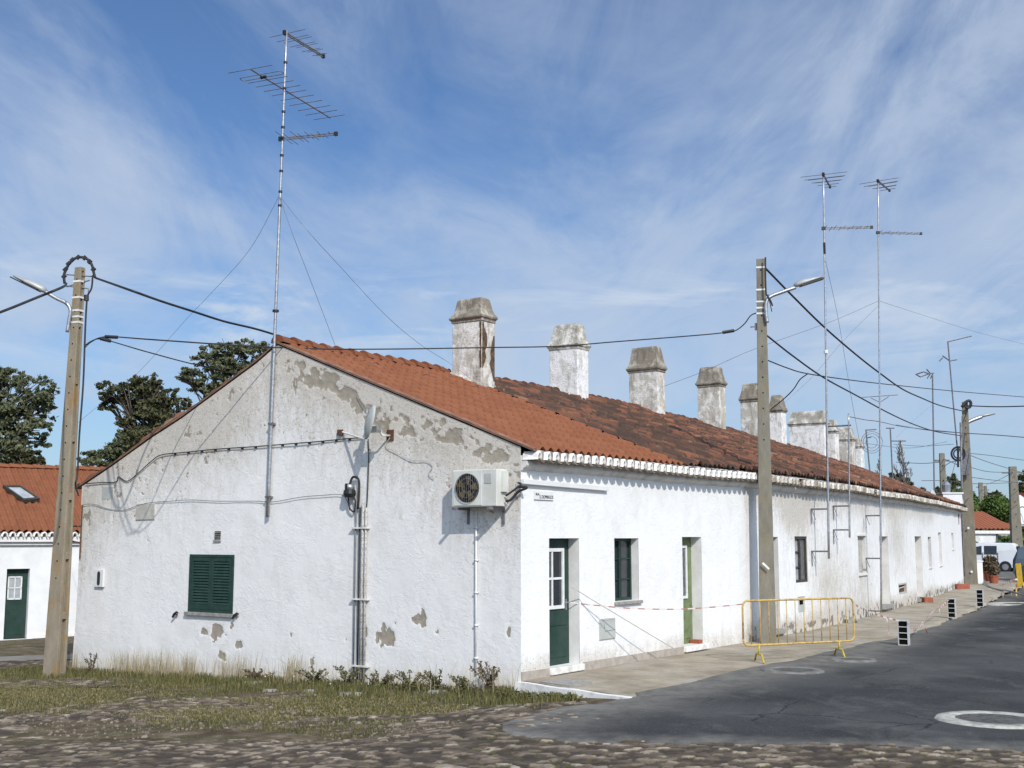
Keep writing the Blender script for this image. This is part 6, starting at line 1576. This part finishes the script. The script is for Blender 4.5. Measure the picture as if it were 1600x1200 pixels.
def fbx(mb,a0,a1,o0,o1,z0,z1):
    mb.hexa([f(a0,o0,z0),f(a1,o0,z0),f(a1,o1,z0),f(a0,o1,z0),f(a0,o0,z1),f(a1,o0,z1),f(a1,o1,z1),f(a0,o1,z1)])
mb=MB(); fbx(mb,2.45,3.2,-.06,.0,z-1.05,z-.42) if False else fbx(mb,L_*.66,L_*.88,-.06,-.002,z-1.15,z-.52); wn=mb.build('window',M['black'],t)
for k in range(3):
    mb=MB(); a=L_*.675+k*L_*.068; fbx(mb,a,a+L_*.05,-.075,-.06,z-1.05,z-.62); mb.build('pane',M['glass_curtain'],wn)
mb=MB(); mb.hexa([f(L_*.62,-.002,z-.30),f(L_*.93,-.002,z-.30),f(L_*.95,-.6,z-.42),f(L_*.60,-.6,z-.42),f(L_*.62,-.002,z-.22),f(L_*.93,-.002,z-.22),f(L_*.95,-.6,z-.34),f(L_*.60,-.6,z-.34)]); mb.build('awning',M['stone'],t)
mb=MB(); mb.tube([f(.9,-.12,z-.55),f(.9,-.02,z-.6)],[.3,.2],14); mb.build('wall_dish',M['grey_box'],t)
A=at(1578,829,92); t=thing('white_building',(A.x,A.y,gzf(A.x,A.y)),'bright white low building above the hedge at the right edge','building')
q=[at(1583,774,92),at(1660,770,96),at(1660,822,96),at(1592,822,92)]
mb=MB(); mb.prism([Vector((q[0].x,q[0].y,q[0].z)),q[1],q[2],q[3]],Vector((2.75,6,0))); mb.build('wall',M['clean_white'],t)
mb=MB(); mb.box(at(1610,772,93),Vector((1,0,0)),Vector((0,1,0)),Z,-1.25,3.5,-.4,.4,-.12,.10); mb.build('roof',M['tile_far'],t)
p=at(1598,806,91.8); mb=MB(); mb.tube([p+Vector((.5*math.cos(k*.5),0,.7*math.sin(k*.5))) for k in range(13)],.05,5); mb.build('wall_ring',M['dull_steel'],t)
def hedge(name,label,x0,x1,yt,yb,Y,dep,mat,n,size,kind=None,cat='hedge'):
    A=at(x0,yt,Y); B=at(x1,yb,Y); zt_=A.z; mb=MB(); tn=[]
    cxs=np.linspace(A.x,B.x,max(2,int(abs(B.x-A.x)/1.4)))
    for c in cxs:
        hgt=(zt_-B.z); k=.72+.38*random.random(); leaves(mb,(c+random.uniform(-.3,.3),A.y+random.uniform(0,dep),B.z+hgt*k*.5),1.1+hgt*.12,1.2,hgt*k*.55,int(n/len(cxs)),size,tn,random.random()*.4,.5+random.random()*.5)
    o=mb.build(name,mat,None,attrs={'tone':tn}); return tag(o,label,cat,kind=kind)
hedge('hedge','bright green hedge under the white building at the right edge',1587,1660,824,872,84,1.5,M['leaf_bright'],5000,.14)
hedge('hedge','bright green leafy hedge behind the small house roof',1512,1572,762,812,100,3,M['leaf_bright'],9000,.22)
hedge('woodland','',1430,1680,772,840,150,14,M['leaf_dark'],26000,.5,kind='stuff'); 
bpy.data.objects['woodland']['label']='dark mass of trees along the far right horizon'; del bpy.data.objects['woodland']['category']
hedge('woodland','',1490,1680,778,842,118,10,M['leaf_dark'],16000,.34,kind='stuff',cat='trees')['label']='lower belt of dark trees between the houses and the horizon'
hedge('woodland','',-140,480,742,842,120,18,M['leaf_olive'],26000,.40,kind='stuff',cat='trees')['label']='belt of scrub behind the left houses'
hedge('woodland','',300,1500,815,845,170,18,M['leaf_dark'],20000,.6,kind='stuff',cat='trees')['label']='far scrub hidden behind the terrace'
# roof clutter at the far end
p=at(1483,783,52); ch_=MB(); t=thing('roof_stack',tuple(P(-1.2,39,3.6)),'square white chimney with dark cowl at the far end of the roof','chimney')
b=P(-1.6,38.4,3.9); zt_=at(1483,772,b.y).z
mb=MB(); w_=.42; mb.box(Vector((at(1483,775,b.y).x,b.y,0)),Vector((1,0,0)),Vector((0,1,0)),Z,-w_,w_,-w_,w_,3.6,zt_); mb.box(Vector((at(1483,775,b.y).x,b.y,0)),Vector((1,0,0)),Vector((0,1,0)),Z,-w_-.05,w_+.05,-w_-.05,w_+.05,zt_,zt_+.06); mb.build('stack',M['clean_white'],t)
mb=MB(); c=Vector((at(1479,768,b.y).x,b.y,zt_+.3)); mb.tube([c-Z*.24,c+Z*.1,c+Z*.25],[.16,.2,.08],10); mb.build('cowl',M['zinc'],t)
def rdish(px,py,rpx,Y,lab):
    c=at(px,py,Y); t=thing('satellite_dish',(c.x,c.y,c.z-1),lab,'satellite dish','dishes at the far end of the terrace')
    r_=rpx/F*Y; mb=MB(); n_=Vector((.45,-.86,.25)).normalized(); u=n_.cross(Z).normalized(); v=u.cross(n_)
    mb.v=[tuple(c-n_*.06)]+[tuple(c+u*math.cos(k*math.pi/10)*r_*.75+v*math.sin(k*math.pi/10)*r_*1.1) for k in range(20)]
    mb.f=[(0,1+k,1+(k+1)%20) for k in range(20)]; o=mb.build('reflector',M['grey_box'],t,True); sm=o.modifiers.new('thick','SOLIDIFY'); sm.thickness=.03
    mb=MB(); mb.tube([c+n_*.02-v*r_,c+n_*.5],.02,5); mb.tube([c-n_*.1,c-n_*.15-Z*1.0],.03,6); mb.build('arm',M['dull_steel'],t)
rdish(1458,773,7,50,'dish on the roof left of the far white chimney'); rdish(1500,783,9,53,'dish on the roof just left of the far pole')
# ================================================================ TREES
def tree(px,pyb,Y,blobs,mat,label,trunk=None,n=9000,leaf=.16,group='trees behind the left houses',hole=.0):
    """blobs: (px,py,rx_px,ry_px)"""
    base=at(px,pyb,Y); gb_=gzf(base.x,base.y); t=thing('tree',(base.x,base.y,gb_),label,'tree',group)
    k=Y/F; root=Vector((base.x,base.y,gb_)); cs=[]
    mb=MB(); tn=[]
    tot=sum(b[2]*b[3] for b in blobs); 
    for (x,y,rx,ry) in blobs:
        dy=random.uniform(-1,1)*rx*k*.6; c=at(x,y,Y+dy); cs.append((c,rx*k,ry*k))
        m=max(6,int(rx*ry*.07)); cnt=int(n*rx*ry/tot)
        base_t=random.uniform(0,.25)
        for j in range(m):                      # sub clumps on the blob
            u=Vector((random.gauss(0,1),random.gauss(0,1),random.gauss(0,1))).normalized()*(random.random()**.4)
            cc_=c+Vector((u.x*rx*k*.95,u.y*rx*k*.95,u.z*ry*k*.95)); s_=random.uniform(.10,.30)
            leaves(mb,cc_,rx*k*s_*1.1,rx*k*s_,ry*k*s_*.8,int(cnt/m*random.uniform(.4,1.6)),leaf,tn,base_t+.1,base_t+.9,1)
    mb.build('crown',mat,t,attrs={'tone':tn})
    mb=MB(); top=max(cs,key=lambda c:c[1]*c[2])[0]; fork=root.lerp(top,.66); h=(top-root).length
    mb.tube(spline([root,root.lerp(fork,.5)+Vector((.15,0,0)),fork],4),[.035*h*(1-.5*i/8) for i in range(9)],9)
    for (c,a,b) in cs:
        mid_=fork.lerp(c,.5)+Vector((random.uniform(-.4,.4),random.uniform(-.4,.4),.3)); q=spline([fork,mid_,c+Vector((0,0,b*.3))],4); mb.tube(q,[max(.012,.006*h*(1-.85*i/8)) for i in range(9)],6)
        for j in range(9):
            e=c+Vector((random.uniform(-a,a)*.9,random.uniform(-a,a)*.6,random.uniform(-.6,.9)*b)); mb.tube([q[5],(q[5]+e)/2+Vector((0,0,.1)),e],[.05,.03,.012],4)
    mb.build('trunk',M['bark'],t,True); return t
tree(20,760,55,[(-45,610,50,40),(5,590,26,22),(35,605,25,22),(70,612,22,26),(60,640,30,22),(5,640,40,30),(20,670,45,22),(60,668,30,16),(-30,680,50,30),(15,700,35,18),(60,692,18,10)],M['leaf_olive'],'spreading grey-green tree at the left edge behind the orange-roofed house',n=30000,leaf=.10)
tree(55,760,62,[(45,715,22,12),(22,712,20,12),(55,722,14,8),(30,722,30,10)],M['leaf_dark'],'low tree top just above the orange roof at the left',n=5000,leaf=.15)
tree(222,760,58,[(180,612,30,18),(170,630,18,14),(215,600,22,14),(235,603,26,20),(262,620,24,18),(285,632,14,14),(230,635,45,24),(245,660,42,26),(200,665,20,16),(225,690,34,26),(190,660,14,10),(270,655,20,22)],M['leaf_dark'],'dense dark green tree between the left pole and the gable slope',n=33000,leaf=.10)
tree(350,760,66,[(335,560,34,22),(368,545,34,18),(400,548,28,16),(305,590,26,14),(320,605,26,14),(355,580,34,20),(395,575,30,20),(345,610,30,16),(290,583,14,10)],M['leaf_olive'],'open grey-green tree rising over the left slope of the gable',n=22000,leaf=.11)
tree(165,800,70,[(150,715,26,14),(180,705,26,18),(135,722,16,8),(195,690,20,20),(170,728,40,10)],M['leaf_olive'],'low bushy tree beside the foot of the gable slope',n=10000,leaf=.12)
tree(1500,800,110,[(1470,768,14,10),(1490,755,12,16),(1497,770,14,12),(1482,775,18,9)],M['leaf_olive'],'grey-green tree behind the far end of the terrace',n=7000,leaf=.2,group='trees beyond the far end')
tree(1455,800,105,[(1440,768,12,9),(1447,775,10,7)],M['leaf_dark'],'small dark tree just above the end of the tiled roof',n=3000,leaf=.2,group='trees beyond the far end')
tree(1398,790,100,[(1400,748,16,9),(1392,755,14,8),(1415,757,12,8)],M['leaf_dark'],'dark shrub at the foot of the bare tree',n=4500,leaf=.2,group='trees beyond the far end')
tree(1595,810,120,[(1592,760,12,14),(1605,750,14,16),(1590,775,12,9)],M['leaf_dark'],'dark tree behind the white building at the right edge',n=5000,leaf=.25,group='trees beyond the far end')
def bare(px,yb,yt,wpx,Y,label):
    b=at(px,yb,Y); b.z=gzf(b.x,b.y); top=at(px-2,yt,Y); t=thing('bare_tree',tuple(b),label,'bare tree','bare trees'); H=(top-b).length; k=Y/F
    mb=MB(); mb.tube([b,b.lerp(top,.5)+Vector((.1,0,0)),top],[.16,.10,.02],7); mb.build('trunk',M['bare_bark'],t,True)
    mb=MB(); 
    def br(p,d,l,r,lv):
        q=p+d*l; mid_=p+d*l*.5+Vector((random.uniform(-.1,.1),random.uniform(-.1,.1),.05))*l*.4
        mb.tube([p,mid_,q],[r,r*.7,r*.35],4,False)
        if lv>0:
            for _ in range(4):
                dd=(d+Vector((random.uniform(-.6,.6),random.uniform(-.6,.6),random.uniform(0,.6)))).normalized(); br(p.lerp(q,random.uniform(.35,1)),dd,l*random.uniform(.4,.65),max(r*.5,.014),lv-1)
    for i in range(34):
        f_=.36+.62*i/34; p=b.lerp(top,f_); a=random.uniform(0,6.28); sp_=(1-f_)*1.0+.35
        d=Vector((math.cos(a)*sp_,math.sin(a)*sp_,1.0)).normalized(); br(p,d,wpx*k*(1.35-f_)*random.uniform(.7,1.2),.035,3)
    mb.build('branches',M['bare_bark'],t)
bare(1412,790,697,26,92,'larger leafless tree beyond the terrace roof')
bare(1376,780,715,16,100,'smaller leafless tree behind the right tall mast')
# ================================================================ GRASS AND WEEDS
def blades(name,label,pts,hmin,hmax,wd,mat,lean=.35,kind='stuff',seg=2):
    n=len(pts); mb=MB(); tn=[]
    for (x,y) in pts:
        z=gzf(x,y); h=random.uniform(hmin,hmax); a=random.uniform(0,6.28); ln=random.gauss(0,lean)*h; b=random.uniform(0,6.28)
        wx,wy_=math.cos(a)*wd/2,math.sin(a)*wd/2; lx_,ly=math.cos(b)*ln,math.sin(b)*ln; i=len(mb.v); tt_=random.random()
        mb.v+=[(x-wx,y-wy_,z),(x+wx,y+wy_,z),(x+wx*.7+lx_*.35,y+wy_*.7+ly*.35,z+h*.6),(x-wx*.7+lx_*.35,y-wy_*.7+ly*.35,z+h*.6),(x+lx_,y+ly,z+h)]
        mb.f+=[(i,i+1,i+2,i+3),(i+3,i+2,i+4)]; tn+=[tt_]*5
    o=mb.build(name,mat,None,attrs={'tone':tn}); return tag(o,label,None,kind=kind)
def gp(w_,o): p=C-R*w_-S*o; return (p.x,p.y)
pts=[]
dens=lambda w_,o:vnoise(np.array([w_*1.1]),np.array([o*1.5]),91)[0]
while len(pts)<15000:
    w_=random.uniform(-1.6,12.5); o_=abs(random.gauss(0,.75))+.02; 
    if w_<0 and o_<.34-w_*.27: continue
    if random.random()<dens(w_,o_)**1.5*1.6 and o_<2.8: pts.append(gp(w_,o_))
blades('grass','low green grass and weeds along the foot of the gable',pts,.03,.14,.014,M['grass_green'])
pts=[]
while len(pts)<15000:
    w_=random.uniform(-1,14); o_=random.uniform(.6,5.5)
    if dens(w_*.6+7,o_*.6)>.44 and random.random()<.6: 
        p=gp(w_,o_)
        if road_mask(np.array([p[0]]),np.array([p[1]]))[0]<-.1: pts.append(p)
blades('grass','thin tufts of grass between the cobbles',pts,.015,.055,.014,M['grass_green'],.5)
pts=[]
while len(pts)<30000:
    w_=random.uniform(-.5,13.5); o_=random.uniform(.9,4.6)
    if fbm(np.array([w_*.55]),np.array([o_*1.1]),3,23)[0]+.12*math.exp(-((o_-2.6)/.9)**2)>.52:
        p=gp(w_,o_)
        if road_mask(np.array([p[0]]),np.array([p[1]]))[0]<-.1: pts.append(p)
blades('short_grass','short olive and straw-coloured turf spreading over the cobbles',pts,.012,.040,.016,M['turf'],.6)
pts=[]
for _ in range(800):
    c=random.choice([9.35,9.1,8.6,8.35,8.3,7.9,7.35,7.3,6.2,5.8,10.6]); pts.append(gp(random.gauss(c,random.choice([.10,.22])),random.uniform(.05,.4)))
for _ in range(170): pts.append(gp(random.gauss(4.55,.10),random.uniform(.1,.4)))
for _ in range(260): pts.append(gp(random.uniform(0,11),random.uniform(.05,.6)))
blades('dry_grass','tall thin straw-coloured grass stalks against the gable',pts,.18,.62,.007,M['grass_dry'],.22)
def weed(w_,o_,h,spread,n,mat,label,stems=6,leaf=.045,flowers=0):
    x,y=gp(w_,o_); b=Vector((x,y,gzf(x,y))); t=thing('weed',tuple(b),label,'weed','weeds at the foot of the gable')
    ms=MB(); ml=MB(); tn=[]; tips=[]
    for k in range(stems):
        a=random.uniform(0,6.28); sp_=spread*random.uniform(.3,1); tip=b+Vector((math.cos(a)*sp_,math.sin(a)*sp_*.6,h*random.uniform(.6,1))); mid_=b.lerp(tip,.5)+Vector((0,0,h*.1)); q=spline([b,mid_,tip],4); ms.tube(q,[.006]*len(q),4); tips.append(tip)
        for p in q[1:]:
            leaves(ml,p,.04,.04,.03,max(1,int(n/stems/7)),leaf,tn)
    leaves(ml,b+Z*.06,spread*.8,spread*.5,.06,n//3,leaf*1.2,tn)
    ms.build('stems',M['grass_dry'] if False else M['bark'],t); ml.build('leaves',mat,t,attrs={'tone':tn})
    if flowers:
        mf=MB()
        for _ in range(flowers): p=b+Vector((random.uniform(-1,1)*spread,random.uniform(-.5,.5)*spread,random.uniform(.05,h*.7))); mf.disc(p,(random.uniform(-.5,.5),-1,.6),.014,.006,6)
        mf.build('flowers',M['petal'],t)
GG,GB=M['grass_green'],M['leaf_brown']
for i,(w_,o_,h,sp_,n,mt,st,fl,l) in enumerate((
 (10.0,.35,.42,.22,120,GB,8,0,'branching dry thistle near the left corner of the gable'),
 (10.9,.5,.26,.30,260,M['leaf_dark'],9,0,'dark green weed at the foot of the left pole'),
 (11.6,1.6,.26,.25,220,M['leaf_dark'],9,0,'dark spiky weed left of the pole foot'),
 (5.4,.25,.22,.35,260,GB,8,3,'reddish weed under the small bare patch left of the conduits'),
 (4.0,.3,.30,.35,320,GG,10,4,'leafy weed left of the conduit bundle'),
 (3.2,.35,.34,.30,320,GG,10,2,'leafy weed right at the conduit bundle'),
 (2.5,.35,.28,.35,320,GG,10,2,'leafy weed just right of the conduits'),
 (1.85,.4,.32,.35,340,GG,10,0,'tall leafy weed left of the drain pipe foot'),
 (1.3,.4,.34,.30,300,GG,9,1,'tall leafy weed by the drain pipe foot'),
 (.35,.30,.50,.32,380,GB,10,0,'dark branching weed near the right corner of the gable'),
 (.75,.4,.26,.30,260,GG,8,0,'low green weed left of the dark branching one'),
 (-.35,.62,.10,.35,300,GG,9,0,'green weed against the left end of the white kerb'),
 (-1.0,.80,.09,.35,260,GG,9,0,'green weed in front of the middle of the white kerb'),
 (-1.5,.95,.10,.22,160,GG,8,0,'small green weed near the right end of the white kerb'))):
    weed(w_,o_,h,sp_,n,mt,l,st,.026,fl)
# stones and clods scattered by the verge
k=0
spots=[]
for _ in range(26):
    w_=random.uniform(0,5.5); o_=random.uniform(.9,2.2); spots.append((w_,o_))
for i,(w_,o_) in enumerate([(5.2,.55),(3.2,1.15),(2.3,1.25),(1.2,.5),(4.0,1.3),(7.4,.9)]):
    x,y=gp(w_,o_); z=gzf(x,y); mb=MB(); r_=random.uniform(.08,.17)
    for a_ in range(9): an=2*math.pi*a_/9; rr_=r_*random.uniform(.75,1.2); mb.v.append((x+rr_*math.cos(an)*1.3,y+rr_*math.sin(an),z-.03))
    for a_ in range(9): p=mb.v[a_]; mb.v.append((x+(p[0]-x)*.75,y+(p[1]-y)*.75,z+r_*.22+random.uniform(0,.012)))
    for a_ in range(9): b_=(a_+1)%9; mb.f.append((a_,b_,9+b_,9+a_))
    mb.f.append(tuple(range(9,18)))
    tag(mb.build('flat_stone',M['stone'],None,bevel=.01),['flat stone half sunk in the verge below the lone dry tuft','flat pale stone in the verge in front of the conduits','flat pale stone in the verge in front of the drain pipe','small flat stone at the wall by the drain pipe','flat stone left of the two pale ones','stone at the grass edge below the shuttered window'][i],'stone','flat stones in the verge')
mb=MB(); a_=onz(0,1113,-.3); mb.tube([onz(-20,1118,-.42),onz(20,1113,-.42),onz(65,1110,-.40),onz(122,1114,-.40)],.03,4); tag(mb.build('timber_lath',M['bark'],None),'thin wooden lath lying on the ground at the left edge','lath')

mb=MB()
for _ in range(5200):
    w_=random.uniform(-1.5,13); o_=random.uniform(.3,6.0); x,y=gp(w_,o_)
    if vnoise(np.array([w_*.9]),np.array([o_*1.2]),17)[0]<.35: continue
    z=gzf(x,y)+.004; r_=random.uniform(.006,.017)*(1 if random.random()<.93 else 1.9); n0=len(mb.v)
    for k in range(5): a=k*1.257+random.uniform(-.3,.3); rr_=r_*random.uniform(.7,1.3); mb.v.append((x+rr_*1.3*math.cos(a),y+rr_*math.sin(a),z-.008))
    for k in range(5): q_=mb.v[n0+k]; mb.v.append((x+(q_[0]-x)*.6,y+(q_[1]-y)*.6,z+r_*random.uniform(.4,.8)))
    for k in range(5): k2=(k+1)%5; mb.f.append((n0+k,n0+k2,n0+5+k2,n0+5+k))
    mb.f.append(tuple(n0+5+k for k in range(5)))
tag(mb.build('gravel',simple('gravel_stone',(.24,.205,.155),(.10,.08,.06),rough=.95,scale=3,detail=8),None),'loose gravel and plaster chips scattered over the verge',kind='stuff')
